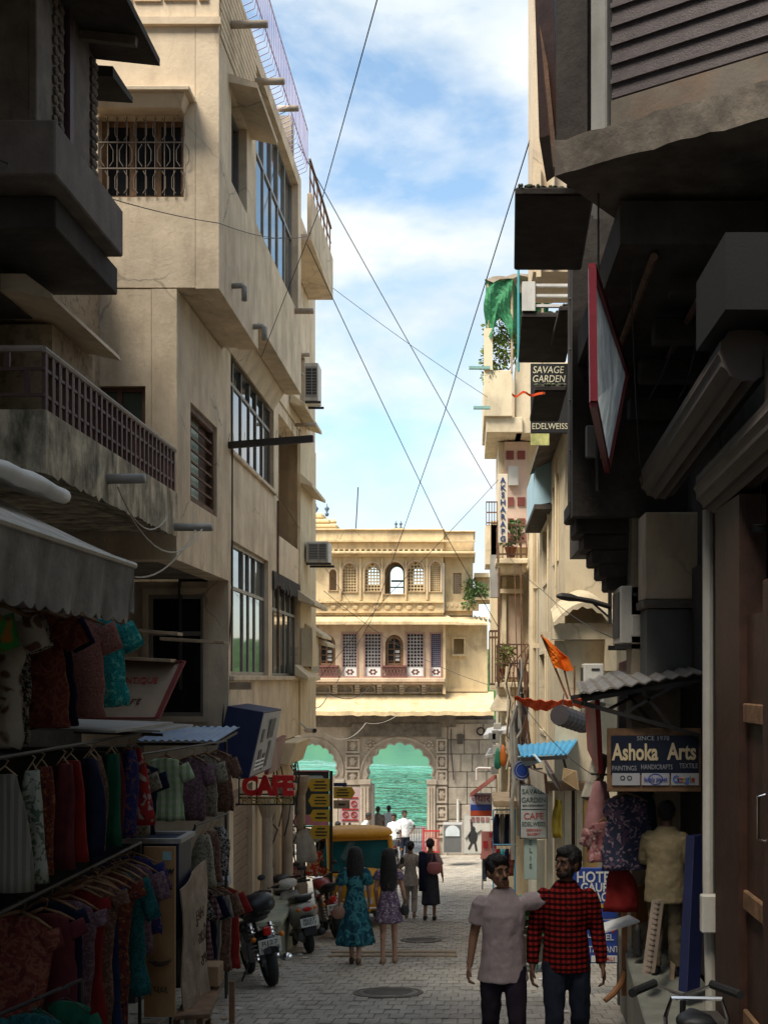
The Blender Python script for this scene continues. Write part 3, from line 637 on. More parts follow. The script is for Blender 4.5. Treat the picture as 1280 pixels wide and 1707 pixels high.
window(B1, (-4.12, 13.4, 2.1), (1, 0, 0), (0, -1, 0), .52, 1.16, (.42,), (), M('brown_window_frame', (.10, .05, .035), .6), M('dark_green_glass', (.05, .07, .055), .2))
m = MB(); m.plate([rect(-4.42, -3.53, -.6, 1.22), rect(-4.355, -3.595, -.525, 1.135)], (0, 16.3, 0), th=.06, **XZ); m.build('window_surround', beige2, B1)
# grilled window of the upper front, with its lintel shelf
bw = window(B1, (-4.12, 13.4, 5.37), (1, 0, 0), (0, -1, 0), .95, .9, (.36, .67), (), mwood, gdark, fw=.06, dep=.12)
m = MB(); gx = [-4.12+.95*i/9 for i in range(10)]
for i, x in enumerate(gx): m.tube([(x, 13.38, 5.38), (x, 13.38, 6.26)], .006, 5)
for z in (5.68, 5.97): m.bar((-4.12, 13.375, z), (-3.17, 13.375, z), .012)
for i in range(0, 9, 2):
    for j, z in enumerate((5.38, 5.68, 5.97)):
        x = gx[i]+(.05 if j % 2 else 0); m.tube([(x+.02, 13.37, z+.02), (x-.02, 13.37, z+.08), (x-.02, 13.37, z+.2), (x+.02, 13.37, z+.27)], .005, 4); m.tube([(x+.08, 13.37, z+.02), (x+.12, 13.37, z+.08), (x+.12, 13.37, z+.2), (x+.08, 13.37, z+.27)], .005, 4)
m.build('window_grille', M('dull_brown_grille', (.22, .17, .13), .6), bw)
m = MB(); m.box(-4.2, -3.04, 13.1, 13.4, 6.42, 6.47); m.hexa([(-4.12, 13.22, 6.28), (-3.16, 13.22, 6.28), (-3.16, 13.4, 6.28), (-4.12, 13.4, 6.28), (-4.14, 13.14, 6.42), (-3.1, 13.14, 6.42), (-3.1, 13.4, 6.42), (-4.14, 13.4, 6.42)]); m.build('lintel_shelf', beige2, B1, bev=.008)
# louvred grille window in the side wall
gw = MB(); gw.plate([rect(14.08, 15.54, 2.09, 3.23), rect(14.16, 15.46, 2.16, 3.16)], (XA-.03, 0, 0), th=.08, **YZ); gw = gw.build('grille_window', rust, B1)
for i in range(3):
    m = MB(); a = 14.17+i*.43; m.box(XA-.14, XA-.12, a+.01, a+.42, 2.17, 3.15); m.build('pane', ggreen if i == 1 else M('brown_board', (.10, .06, .045), .7, var=.3), gw)
for j in range(8):
    m = MB(); z = 2.16+j*.143; m.box(XA-.07, XA-.045, 14.12, 15.5, z-.012, z+.012); m.build('bar', rust, gw)
# chajja over the small window, sunshades, ledges
m = MB(); m.hexa([(XO, 13.95, 6.93), (-2.45, 13.95, 6.86), (-2.45, 15.45, 6.86), (XO, 15.45, 6.93), (XO, 13.95, 7.03), (-2.45, 13.95, 6.92), (-2.45, 15.45, 6.92), (XO, 15.45, 7.03)]); m.build('sunshade', beige2, B1)
m = MB(); m.box(XA, XA+.05, 16.4, 20.15, 3.06, 3.13); m.box(XA, XA+.07, 16.35, 23.1, -.04, .03); m.build('window_sill', beige2, B1, bev=.01)
rg = random.Random(8); m = MB(); y = 19.9
while y < 23.0:      # ragged old sunblind above the last first-floor window
    w = rg.uniform(.1, .3); d = rg.uniform(.02, .16); m.hexa([(XA+.01, y, 1.62-d), (XA+.05, y, 1.60-d), (XA+.05, y+w, 1.6-d*.6), (XA+.01, y+w, 1.62-d*.6), (XA+.01, y, 1.78), (XA+.03, y, 1.78), (XA+.03, y+w, 1.78), (XA+.01, y+w, 1.78)]); y += w*.97
m.build('ragged_blind', dconc, B1)
m = MB(); m.box(XA, -2.95, 16.34, 16.43, -.16, -.06); m.build('wall_plank', lwood, B1)
# roof railing of thin lilac bars, curved outwards at the foot
lil = M('lilac_railing_paint', (.40, .33, .50), .5, var=.15, bump=0)
m = MB(); y = 13.45
while y < 19.75:
    m.tube([(XO-.01, y, 8.28), (XO+.12, y, 8.34), (XO+.14, y, 8.45), (XO+.14, y, 9.02)], .0065, 4); y += .15
for z in (8.46, 9.02): m.bar((XO+.14, 13.4, z), (XO+.14, 19.75, z), .014)
m.build('roof_railing', lil, B1)
for y, z, L_ in ((14.0, 7.62, .45), (15.6, 7.75, .4), (17.6, 8.35, .3), (19.3, 5.9, .3)): spout(B1, (XO, y, z), (1, -.1, -.03), L_, .045, stonep)
spout(B1, (XO, 14.15, 4.62), (1, -.15, 0), .15, .032, grey, True); spout(B1, (XO, 15.55, 4.55), (1, -.15, 0), .15, .036, grey, True)
m = MB(); m.tube([(XA+.04, 16.36, 3.2), (XA+.035, 16.37, 1.0), (XA-.08, 16.3, -.6), (XA-.02, 16.3, -1.6)], .012, 5); m.build('cable', wire, B1)
m = MB(); m.tube([(XA+.03, 20.35, 3.0), (XA+.03, 20.35, .2)], .02, 5); m.build('downpipe', rust, B1)
# iron arm with bird spikes
m = MB(); A = Vector((XA, 16.3, 3.16)); B = Vector((-2.07, 16.05, 3.20)); m.bar(A, B, .06, .09)
for i in range(16):
    p = A.lerp(B, i/16); m.tube([p+Vector((0, 0, .04)), p+Vector((random.uniform(-.04, .04), random.uniform(-.03, .03), .16))], .003, 3)
m.one('iron_arm', 'dark iron arm with bird spikes sticking out above the street', 'bracket', iron)

# ---------------- ground-floor shops under it
B1g = thing('shop_row', 'row of old shuttered shop fronts under the beige building on the left', 'shop', (-3.3, 19, gz(19)))
m = MB(); m.plate([[(16.62, -4.6), (22.8, -5.0), (22.8, -1.12), (16.62, -1.12)], rect(17.0, 18.5, -3.42, -1.6), rect(19.9, 20.8, -3.9, -1.7), rect(21.4, 22.3, -4.4, -1.9)], (-3.32, 0, 0), th=.25, **YZ); m.build('shop_wall', beige2, B1g)
m = MB()
for j in range(26): z = -3.42+j*.07; m.box(-3.44, -3.40+.012*(j % 2), 17.0, 18.5, z, z+.066)
o = m.build('roller_shutter', M('brown_shutter', (.27, .20, .15), .6, .2, var=.12, dirt=(.12, .09, .07), amt=.5), B1g); tag(o, kind='stuff')
for a, b_, z0, z1 in ((19.9, 20.8, -3.9, -1.7), (21.4, 22.3, -4.4, -1.9)):
    m = MB(); m.box(-3.45, -3.42, a, b_, z0, z1); 
    for k in range(3): y0 = a+k*(b_-a)/3; m.box(-3.42, -3.40, y0+.03, y0+(b_-a)/3-.03, z0+.06, z1-.06)
    m.build('door', mwood, B1g)
for y in (18.85, 21.0, 22.65):
    m = MB(); m.lathe([(.13, gz(y)), (.13, -3.9), (.09, -3.8), (.085, -2.2), (.12, -2.1), (.16, -1.95), (.16, -1.85)], (-3.15, y, 0), 12); m.build('column', stonep, B1g)
m = MB(); m.hexa([(-3.33, 16.7, -3.5), (-2.62, 16.9, -3.5), (-2.75, 19.6, -3.6), (-3.33, 19.6, -3.6), (-3.33, 16.7, -3.42), (-2.62, 16.9, -3.42), (-2.75, 19.6, -3.52), (-3.33, 19.6, -3.52)])
m.hexa([(-3.33, 16.8, -4.6), (-2.68, 17.0, -4.6), (-2.8, 19.5, -4.8), (-3.33, 19.5, -4.8), (-3.33, 16.8, -3.51), (-2.68, 17.0, -3.51), (-2.8, 19.5, -3.61), (-3.33, 19.5, -3.61)]); m.build('plinth', M('pale_green_plaster', (.34, .36, .27), .8, var=.15, dirt=(.2, .18, .13), amt=.6), B1g, bev=.015)
m = MB(); m.hexa([(-3.3, 20.9, -1.5), (-3.12, 20.9, -1.55), (-3.12, 22.7, -1.55), (-3.3, 22.7, -1.5), (-3.3, 20.9, -1.12), (-2.98, 20.9, -1.12), (-2.98, 22.7, -1.12), (-3.3, 22.7, -1.12)]); m.build('corbelled_cornice', creamR, B1g, bev=.02)
m = MB(); rr = random.Random(4)
for k in range(9):
    y = rr.uniform(18.7, 22); p0 = Vector((-3.2, y, -1.5)); m.tube([p0+Vector((rr.uniform(0, .2), rr.uniform(-.2, .2), -i*.3)) for i in range(int(rr.uniform(4, 8)))], .012, 4)
m.build('hanging_cable', wire, B1g)

# ---------------- the house beyond
B2 = thing('narrow_house', 'narrow beige house with stacked ledges and air conditioners beyond the corner building', 'building', (-3.25, 23, gz(23)))
m = MB(); m.plate([rect(20.03, 25.3, 4.76, 8.9), rect(23.0, 23.7, 3.0+2, 6.3), rect(21.2, 22.0, 5.2, 6.6)], (-3.22, 0, 0), th=.3, **YZ); m.box(-14, -3.53, 25.0, 25.29, -1, 8.9); m.box(-14, -3.53, 20.05, 24.99, 8.6, 8.8); m.build('wall', beige, B2)
m = MB(); m.box(-3.27, -3.25+.04, 23.02, 25.35, -1.1, 4.74) ; m.build('lower_wall', creamR, B2)
m = MB(); m.box(-3.6, -2.95, 20.05, 20.35, 7.9, 9.4); m.box(-3.6, -3.0, 20.0, 20.4, 8.85, 9.0); m.build('brick_pier', stone, B2)
m = MB(); m.box(-3.21, -2.72, 20.9, 24.2, 7.62, 7.74); m.box(-2.80, -2.72, 20.9, 24.2, 7.745, 8.45); m.box(-3.2, -2.805, 24.12, 24.2, 7.745, 8.45); m.build('balcony', beige2, B2, bev=.01)
m = MB()
for k in range(7): m.bar((-2.76, 21+k*.5, 8.45), (-2.76, 21+k*.5, 9.05), .025)
m.bar((-2.76, 20.95, 9.05), (-2.76, 24.15, 9.05), .04); m.bar((-2.76, 20.95, 8.75), (-2.76, 24.15, 8.75), .02); m.build('balcony_railing', rust, B2)
m = MB(); m.box(-3.2, -3.1, 20.4, 20.9, 7.0, 8.4); m.build('lilac_sheet', lil, B2)
for y0, y1, z, x1 in ((21.6, 24.0, 4.86, -2.92), (22.8, 24.9, 3.62, -2.95), (22.6, 24.6, 1.36, -2.88), (23.6, 25.2, .78, -2.86), (24.0, 25.3, .62, -2.8), (22.2, 24.0, -.05, -2.95)):
    m = MB(); m.hexa([(-3.21, y0, z+.1), (x1, y0, z), (x1, y1, z), (-3.21, y1, z+.1), (-3.21, y0, z+.3), (x1, y0, z+.07), (x1, y1, z+.07), (-3.21, y1, z+.3)]); m.build('ledge', creamR, B2, bev=.01)
m = MB(); m.box(-3.2, -2.98, 23.0, 23.9, .22, .95); m.build('window_box', creamR, B2); 
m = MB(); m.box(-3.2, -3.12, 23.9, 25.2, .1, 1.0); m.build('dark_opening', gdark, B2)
for y, z in ((20.6, 5.2), (21.4, 5.75), (22.3, 4.7)): spout(B2, (-3.21, y, z), (1, -.2, -.02), .4, .035, stonep)
def ac_unit(label, c, w, d, h, front=(0, -1, 0)):      # box seen mostly from its end
    root = thing('air_conditioner', label, 'air conditioner', (c[0], c[1], c[2]), 0)
    m = MB(); m.box(-w/2, w/2, -d/2, d/2, 0, h); m.build('case', offw, root, world=False, bev=.015)
    m = MB(); m.plate([rect(-w*.42, w*.42, h*.1, h*.9), rect(-w*.38, w*.02, h*.15, h*.85), rect(w*.06, w*.38, h*.15, h*.85)], (0, -d/2-.012, 0), th=.011, **XZ); m.build('grille_frame', grey, root, world=False)
    m = MB(); m.box(-w*.38, w*.38, -d/2-.006, -d/2-.002, h*.15, h*.85); g_ = m.build('grille', M('dark_grille', (.05, .05, .05), .6), root, world=False)
    m = MB()
    for k in range(9): z = h*(.16+.075*k); m.box(-w*.38, w*.38, -d/2-.010, -d/2-.007, z, z+.01)
    m.build('louvre', grey, g_, world=False)
    m = MB(); m.box(-w/2, w/2+.05, -d/2-.03, -d/2, -.05, -.005); m.box(-w/2, w/2+.05, d/2-.03, d/2, -.05, -.005); m.build('bracket', iron, root, world=False)
    return root
ac_unit('boxy window air conditioner high on the narrow house, against the sky', (-3.1, 24.0, 5.48), .28, .5, .76)
ac_unit('boxy window air conditioner jutting out low beside the yellow gatehouse', (-2.95, 23.8, 2.26), .44, .55, .42)

# ---------------- balcony house (stained slab) nearer on the left
B3 = thing('balcony_house', 'stained house with long railed balcony on the left before the beige building', 'building', (-3.6, 11.2, gz(11.2)))
m = MB(); m.box(-7, -3.55, 10.25, 11.42, 2.0, 3.02); m.box(-12, -4.1, 11.43, 13.36, 2.0, 4.6); m.build('upper_wall', M('speckled_plaster', (.34, .26, .17), .9, var=.2, dirt=(.04, .03, .02), amt=.85, streak=False, dscale=6, thr=.54), B3)
m = MB()
for i in range(9):
    pass
m.loft([[Vector((-7, y, 3.22)), Vector((-3.5, y, 3.2)), Vector((-3.3, y, 3.05)), Vector((-3.28, y, 3.0)), Vector((-3.55, y, 3.06)), Vector((-7, y, 3.1))] for y in (9.5, 10.2, 10.8, 11.36)]); m.build('sunshade', beige2, B3)
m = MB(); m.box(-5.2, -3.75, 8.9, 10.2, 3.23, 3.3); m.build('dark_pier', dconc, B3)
rg = random.Random(3); m = MB(); yy = [9.16+i*(13.32-9.16)/60 for i in range(61)]
m.loft([[Vector((-3.22, y, 2.05)), Vector((-3.22, y, 1.56+rg.uniform(-.03, .03)*(rg.random() < .5))), Vector((-3.55, y, 1.62)), Vector((-5.2, y, 1.62)), Vector((-5.2, y, 2.05))] for y in yy]); m.build('slab', mossy, B3)
m = MB(); m.box(-5.4, -5.21, 8.62, 16.2, -3.9, 1.9); m.box(-5.2, -3.6, 13.0, 13.35, -3.9, -.75); m.build('shop_wall', dconc, B3)
rail = M('maroon_brown_railing', (.10, .05, .045), .6, .1, var=.25, bump=.1)
m = MB(); m.tube([(-3.25, 9.18, 2.52), (-3.25, 13.3, 2.52)], .028, 8); m.tube([(-5.2, 9.19, 2.52), (-3.25, 9.19, 2.52)], .028, 8); m.build('top_rail', M('worn_grey_rail', (.30, .25, .21), .6, var=.2), B3)
m = MB(); m.bar((-3.25, 9.18, 2.37), (-3.25, 13.3, 2.37), .02, .025); m.bar((-3.25, 9.18, 2.17), (-3.25, 13.3, 2.17), .02, .025); m.bar((-5.2, 9.2, 2.37), (-3.25, 9.2, 2.37), .02, .025); m.bar((-5.2, 9.2, 2.17), (-3.25, 9.2, 2.17), .02, .025); m.build('mid_rail', rail, B3)
y = 9.2; k = 0
while y < 13.3:
    m = MB(); m.box(-3.265, -3.235, y, y+.045, 2.05, 2.5); m.build('baluster', rail, B3); y += .155; k += 1
for x, z0, z1 in ((-3.65, 2.05, 2.17), (-3.55, 2.38, 2.5), (-3.82, 2.18, 2.37), (-4.1, 2.38, 2.5), (-3.4, 2.18, 2.36)):
    m = MB(); m.box(x, x+.04, 9.19, 9.22, z0, z1); m.build('baluster', rail, B3)
spout(B3, (-3.3, 10.75, 1.78), (1, -.1, 0), .42, .045, grey); spout(B3, (-3.3, 13.2, 1.66), (1, -.1, -.02), .5, .045, grey)
m = MB(); rg = random.Random(9)
def sag(a, b, s, n=10): a, b = Vector(a), Vector(b); return [a.lerp(b, i/n)-Vector((0, 0, s*4*(i/n)*(1-i/n))) for i in range(n+1)]
m.tube(sag((-3.15, 10.8, 1.72), (-3.15, 12.6, 1.7), .25), .008, 5); m.tube(sag((-3.1, 11.0, 1.5), (-2.9, 13.1, 1.62), .3), .009, 5); m.tube(sag((-2.95, 13.0, 1.6), (-3.3, 11.9, 1.0), .15), .009, 5); m.build('slack_cable', wirel, B3)

# ---------------- dark jharokha house, nearest left, running on past the camera
B4 = thing('jharokha_house', 'dark old house with carved projecting bay and deep eaves at upper left', 'building', (-3.6, 8.5, gz(8.5)))
oldw = M('aged_grey_brown_timber', (.15, .12, .095), .85, var=.3, scale=5, bump=.4, dirt=(.06, .045, .035), amt=.6)
m = MB(); m.box(-14, -3.55, -16, 8.6, -2.5, 14); m.build('wall', dconc, B4)  # unseen height and length behind the camera added to keep sun off the lane
m = MB(); m.loft([[Vector((-7, y, 3.93)), Vector((-2.9, y, 3.93)), Vector((-2.9, y, 3.54)), Vector((-7, y, 3.54))] for y in (8.44, 10.1)]); m.build('bay_parapet', M('grey_brown_render', (.17, .14, .12), .9, var=.2, bump=.3, dirt=(.07, .05, .04), amt=.6), B4, bev=.012)
m = MB(); m.box(-7, -3.02, 8.8, 10.35, 3.30, 3.535); m.build('bay_ledge', dconc, B4, bev=.01)
m = MB(); m.box(-7, -3.15, 8.62, 10.08, 3.935, 5.6); m.build('bay_wall', oldw, B4)
m = MB(); m.box(-3.149, -3.09, 8.6, 8.92, 3.94, 5.2); m.box(-3.149, -3.10, 9.42, 9.84, 3.94, 5.2); m.build('bay_plank', oldw, B4, bev=.008)
for y0, y1 in ((8.95, 9.27), (9.88, 10.08)):
    m = MB(); rg = random.Random(int(y0*10)); m.box(-3.149, -3.12, y0, y1, 3.94, 5.2)
    for k in range(16):
        z = 3.98+k*.075; yc = (y0+y1)/2; 
        for s in (-1, 1): m.ball((-3.11, yc+s*(y1-y0)*.22*(1 if k % 2 else .6), z), .025, .05, .035, 6, 4)
    m.build('carved_panel', oldw, B4)
m = MB(); m.box(-3.149, -3.08, 9.30, 9.38, 3.94, 5.3); m.build('corner_post', M('plum_painted_post', (.07, .035, .05), .6), B4)
m = MB(); m.plate([arch_loop(-3.95, .32, 3.94, 4.15, 4.35, 10), arch_loop(-3.95, .26, 3.98, 4.13, 4.3, 10)], (0, 8.6, 0), th=.05, **XZ); m.build('niche', M('red_brown_niche', (.13, .07, .05)), B4)
# eaves
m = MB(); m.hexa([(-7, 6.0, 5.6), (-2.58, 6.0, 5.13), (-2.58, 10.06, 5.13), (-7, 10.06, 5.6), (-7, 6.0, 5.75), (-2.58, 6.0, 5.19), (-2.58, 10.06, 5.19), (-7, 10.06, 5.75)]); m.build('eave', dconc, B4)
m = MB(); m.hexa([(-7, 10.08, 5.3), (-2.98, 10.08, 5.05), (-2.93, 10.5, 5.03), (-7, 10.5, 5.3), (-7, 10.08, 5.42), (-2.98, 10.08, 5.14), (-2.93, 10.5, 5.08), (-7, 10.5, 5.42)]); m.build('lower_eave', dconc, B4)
for y in (7.0, 8.2, 9.6): m = MB(); m.bar((-3.2, y, 5.15), (-2.65, y, 5.09), .06, .07); m.build('rafter', oldw, B4)
m = MB(); m.box(-7, -4.0, 10.4, 10.9, 2.9, 3.29); m.box(-7, -3.7, 8.9, 10.2, 3.05, 3.22); m.build('stone_course', dconc, B4)
# ================================================================ buildings on the right
# nearest: timber shop front running past the camera
C1 = thing('timber_shopfront', 'dark brown timber shop front at the right edge of the street', 'shop', (2.0, 7.5, gz(7.5)))
m = MB(); m.box(2.05, 8, -16, 8.9, -2.6, 12.0); m.build('wall', M('dim_green_grey_wall', (.06, .065, .055), .9, var=.25, bump=.2, dirt=(.05, .05, .045), amt=.6), C1)  # unseen upper part and run behind the camera added to shade the near street
m = MB(); m.box(1.83, 2.02, 8.1, 8.9, -3.6, 1.25); m.box(1.80, 2.0, 7.2, 7.35, -3.6, .6); m.build('door_post', dwood, C1, bev=.01)
m = MB(); m.box(1.88, 2.03, 7.36, 8.09, -3.6, .42); m.build('door_leaf', dwood, C1)
for z in (-2.35, -1.55, -.3): 
    m = MB(); m.box(1.84, 1.875, 7.4, 8.05, z, z+.13); m.build('door_rail', mwood, C1, bev=.008)
m = MB(); m.box(1.82, 2.04, 5.2, 7.19, .28, .62); m.build('lintel', M('grey_brown_lintel', (.14, .11, .10)), C1, bev=.01)
m = MB(); m.box(1.86, 2.04, 5.2, 7.15, -3.6, .25); m.build('side_leaf', dwood, C1)
for z in (-2.1, -1.45, -.5):
    m = MB(); m.box(1.82, 1.855, 5.2, 7.1, z, z+.11); m.build('door_rail', mwood, C1, bev=.008)
m = MB(); m.tube([(1.83, 7.28, -1.0), (1.76, 7.28, -.98), (1.76, 7.28, -.72), (1.83, 7.28, -.7)], .01, 6); m.build('door_handle', chrome, C1)
m = MB(); m.tube([(1.86, 9.3, 1.3), (1.86, 9.3, -1.6), (1.9, 9.32, -3.1)], .045, 10); m.build('downpipe', offw, C1)
m = MB(); m.box(1.78, 1.94, 9.15, 9.24, -1.95, -1.66); m.build('junction_box', offw, C1, bev=.01)
# rolled shutter housings and the ribbed cornice over them
rb = M('grey_ribbed_metal', (.11, .09, .08), .55, .3, var=.2, bump=.1, dirt=(.09, .07, .06), amt=.6)
def roll(name, A, B, r, parent, ribs=14):
    A, B = Vector(A), Vector(B); d = (B-A).normalized(); u = d.cross(Vector((0, 0, 1))).normalized(); w = u.cross(d); m = MB(); n = ribs*3; rg = []
    for p in (A, B): rg.append([p+(u*math.cos(2*math.pi*k/n)+w*math.sin(2*math.pi*k/n))*r*(1+.07*(k % 3 == 0)) for k in range(n)])
    m.loft(rg); return m.build(name, rb, parent)
roll('rolled_shutter', (1.66, 10.4, 1.72), (1.72, 7.4, 2.0), .17, C1); roll('rolled_shutter', (1.88, 9.0, 1.42), (1.93, 6.2, 1.58), .18, C1)
m = MB(); m.box(1.8, 2.1, 6.7, 7.3, 1.5, 2.0); m.build('shutter_box', conc, C1)
m = MB(); m.box(1.5, 2.2, 7.0, 7.9, 2.15, 2.6); m.build('black_box', M('flat_black', (.012, .012, .013)), C1)  # plain near-black box
m = MB()
for k in range(6): a = k*.9; m.lathe([(.045, -.004), (.055, 0), (.045, .004)], (1.9, 7.8, .95+.008*k), 12)
m.tube([(1.9, 7.8, 1.0), (1.9, 7.8, 1.45)], .004, 4); m.build('cable_coil', wire, C1)

# dark overhanging upper storeys
C2 = thing('overhanging_house', 'dark overhanging concrete house with upper roller shutter at top right', 'building', (1.5, 10.5, gz(10.5)))
def ang(u, z, off=0):      # along the skewed front: corner at (.62, 8), running right and towards the camera
    d = Vector((1.46, -1, 0)).normalized(); n_ = Vector((-1, -1.46, 0)).normalized()
    return Vector((.60, 8.05, 0))+d*u+n_*off+Vector((0, 0, z))
DU = Vector((1.46, -1, 0)).normalized(); DN = Vector((-1, -1.46, 0)).normalized()
rg = random.Random(6); m = MB(); n_ = 26; rings = []
for i in range(n_+1):
    u = -.02+2.4*i/n_; j = lambda s: rg.uniform(-s, s)
    rings.append([ang(u, 3.60+j(.012), .01+j(.008)), ang(u, 3.37+j(.012), .01+j(.01)), ang(u, 3.36, -.8), ang(u, 3.33, -3.2), ang(u, 3.60, -3.2)])
m.loft(rings); m.build('floor_slab', conc, C2)
m = MB(); m.obox(ang(.28, 4.6, -.10), DU*.06, DN*.05, (0, 0, .99)); m.build('shutter_jamb', grey, C2, bev=.01)
for k in range(13):
    z = 3.83+k*.125; m = MB(); m.obox(ang(1.35, z+.05, -.12), DU*1.0, DN*.012, (0, 0, .045)); m.obox(ang(1.35, z+.108, -.105), DU*1.0, DN*.018, (0, 0, .016)); m.build('shutter_slat', M('dusty_plum_shutter', (.10, .082, .085), .6, .2, var=.15, scale=8, bump=.35, bscale=90), C2)
m = MB(); m.obox(ang(1.35, 3.71, -.11), DU*1.0, DN*.015, (0, 0, .105)); m.build('shutter_bottom_bar', M('peeling_painted_steel', (.15, .125, .10), .7, var=.3, dirt=(.20, .10, .05), amt=.7, streak=False), C2)
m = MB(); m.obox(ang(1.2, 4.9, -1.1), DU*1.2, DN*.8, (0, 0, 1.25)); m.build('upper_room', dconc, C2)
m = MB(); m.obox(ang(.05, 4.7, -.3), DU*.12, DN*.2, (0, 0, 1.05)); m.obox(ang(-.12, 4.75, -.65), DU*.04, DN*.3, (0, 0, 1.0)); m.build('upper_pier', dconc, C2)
# leaning dark panel and brace
m = MB(); m.hexa([(.50, 8.45, 3.80), (.62, 8.3, 3.78), (.7, 9.0, 3.8), (.6, 9.2, 3.8), (.45, 8.45, 5.4), (.57, 8.3, 5.4), (.7, 9.0, 5.4), (.6, 9.2, 5.4)]); m.build('leaning_panel', dwood, C2)
m = MB(); m.bar((.49, 8.5, 4.9), (.60, 8.25, 3.5), .03, .05); m.bar((.44, 8.5, 5.6), (.49, 8.5, 4.9), .03, .05); m.build('brace', rust, C2)
# body behind: soffit with joists, wall, columns
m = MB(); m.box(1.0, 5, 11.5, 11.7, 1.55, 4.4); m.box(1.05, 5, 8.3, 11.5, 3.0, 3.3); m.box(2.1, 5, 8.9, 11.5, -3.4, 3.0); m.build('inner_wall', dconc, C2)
for y, z in ((8.9, 2.86), (9.7, 2.72), (10.5, 2.6), (11.2, 2.42)):
    m = MB(); m.box(1.5, 3.2, y, y+.16, z, z+.2); m.build('joist', dconc, C2, bev=.015)
m = MB(); m.box(1.01, 1.24, 11.9, 12.2, 1.72, 4.6); m.build('column', dconc, C2, bev=.01)
m = MB(); m.tube([(1.16, 10.9, 3.4), (1.18, 10.9, 1.7)], .022, 6); m.tube([(1.05, 11.7, 4.2), (1.06, 11.7, 1.6)], .012, 5); m.build('conduit', iron, C2)
for k, (x0, z0) in enumerate(((.99, 1.58), (1.06, 1.42), (1.14, 1.27), (1.22, 1.13), (1.3, 1.0), (1.38, .88))):      # stepped corbel
    m = MB(); m.box(x0, 1.9, 11.75+.04*k, 12.45, z0, z0+.165-.005*k); m.build('corbel_course', dconc, C2, bev=.02)
rg = random.Random(17)
for k in range(9):      # loose service cables looping under the overhang
    x = rg.uniform(1.0, 1.9); y = rg.uniform(8.3, 11.3); m = MB(); a = Vector((x, y, rg.uniform(2.9, 3.3))); b2 = Vector((x+rg.uniform(-.3, .3), y+rg.uniform(.2, 1.2), rg.uniform(1.4, 2.6))); m.tube(sag(a, b2, rg.uniform(.05, .3)), rg.choice((.004, .006, .009)), 5); m.build('loose_cable', wire, C2)
for x, y0, z in ((1.3, 8.4, 2.95), (1.75, 8.6, 2.9)): m = MB(); m.tube([(x, y0, z), (x+.05, 11.4, z-.05)], .03, 8); m.build('soffit_pipe', rust, C2)
for k in range(6): m = MB(); z = 1.75+.5*k; m.tube([(1.0, 11.88, z), (1.26, 11.88, z)], .016, 6); m.build('pipe_clamp', iron, C2)
m = MB(); m.box(1.12, 1.32, 11.4, 11.49, 2.1, 2.4); m.build('fuse_box', grey, C2, bev=.01)
# projecting slabs seen from below
mossr = M('moss_green_concrete_edge', (.12, .13, .08), .95, var=.5, scale=8, bump=.5)
for (x0, x1, y0, y1, z, s) in ((.37, 1.0, 9.5, 11.25, 3.82, .06), (.62, 1.25, 14, 16, 4.2, .05), (1.0, 1.5, 13.2, 14.6, 4.03, .0), (.74, 1.1, 13.4, 15.0, 3.2, .03)):
    m = MB(); m.hexa([(x0, y0, z), (x1, y0, z), (x1+s, y1, z), (x0+s, y1, z), (x0, y0, z+.07), (x1, y0, z+.07), (x1+s, y1, z+.07), (x0+s, y1, z+.07)]); m.build('projecting_slab', dconc, C2, bev=.015)
    m = MB(); rg = random.Random(int(z*100))
    for k in range(24): m.ball((rg.uniform(x0, x1), y0+rg.uniform(.0, .06), z+.08), rg.uniform(.01, .03), .02, rg.uniform(.008, .02), 5, 4)
    m.build('moss', mossr, C2)
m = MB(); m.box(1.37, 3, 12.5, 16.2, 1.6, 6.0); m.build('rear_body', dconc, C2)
m = MB(); m.box(.63, .78, 13.98, 14.1, 4.28, 4.62); m.build('balustrade_pier', white, C2)
for z in (4.33, 4.45, 4.57):
    m = MB(); m.box(.79, 1.2, 14.0, 14.05, z, z+.03); m.build('balustrade_rail', white, C2)

# tall beige house rising behind them
C3 = thing('tall_beige_house', 'tall beige house edge rising out of frame behind the dark overhang', 'building', (1.5, 16.5, gz(16.5)))
m = MB(); m.box(.88, 3, 16.25, 17.6, 5.5, 13); m.build('upper_wall', beige2, C3)
m = MB(); m.box(.92, .98, 16.15, 16.24, 5.4, 6.9); m.box(1.1, 1.16, 16.15, 16.24, 5.6, 7.5); m.build('pilaster', creamR, C3)

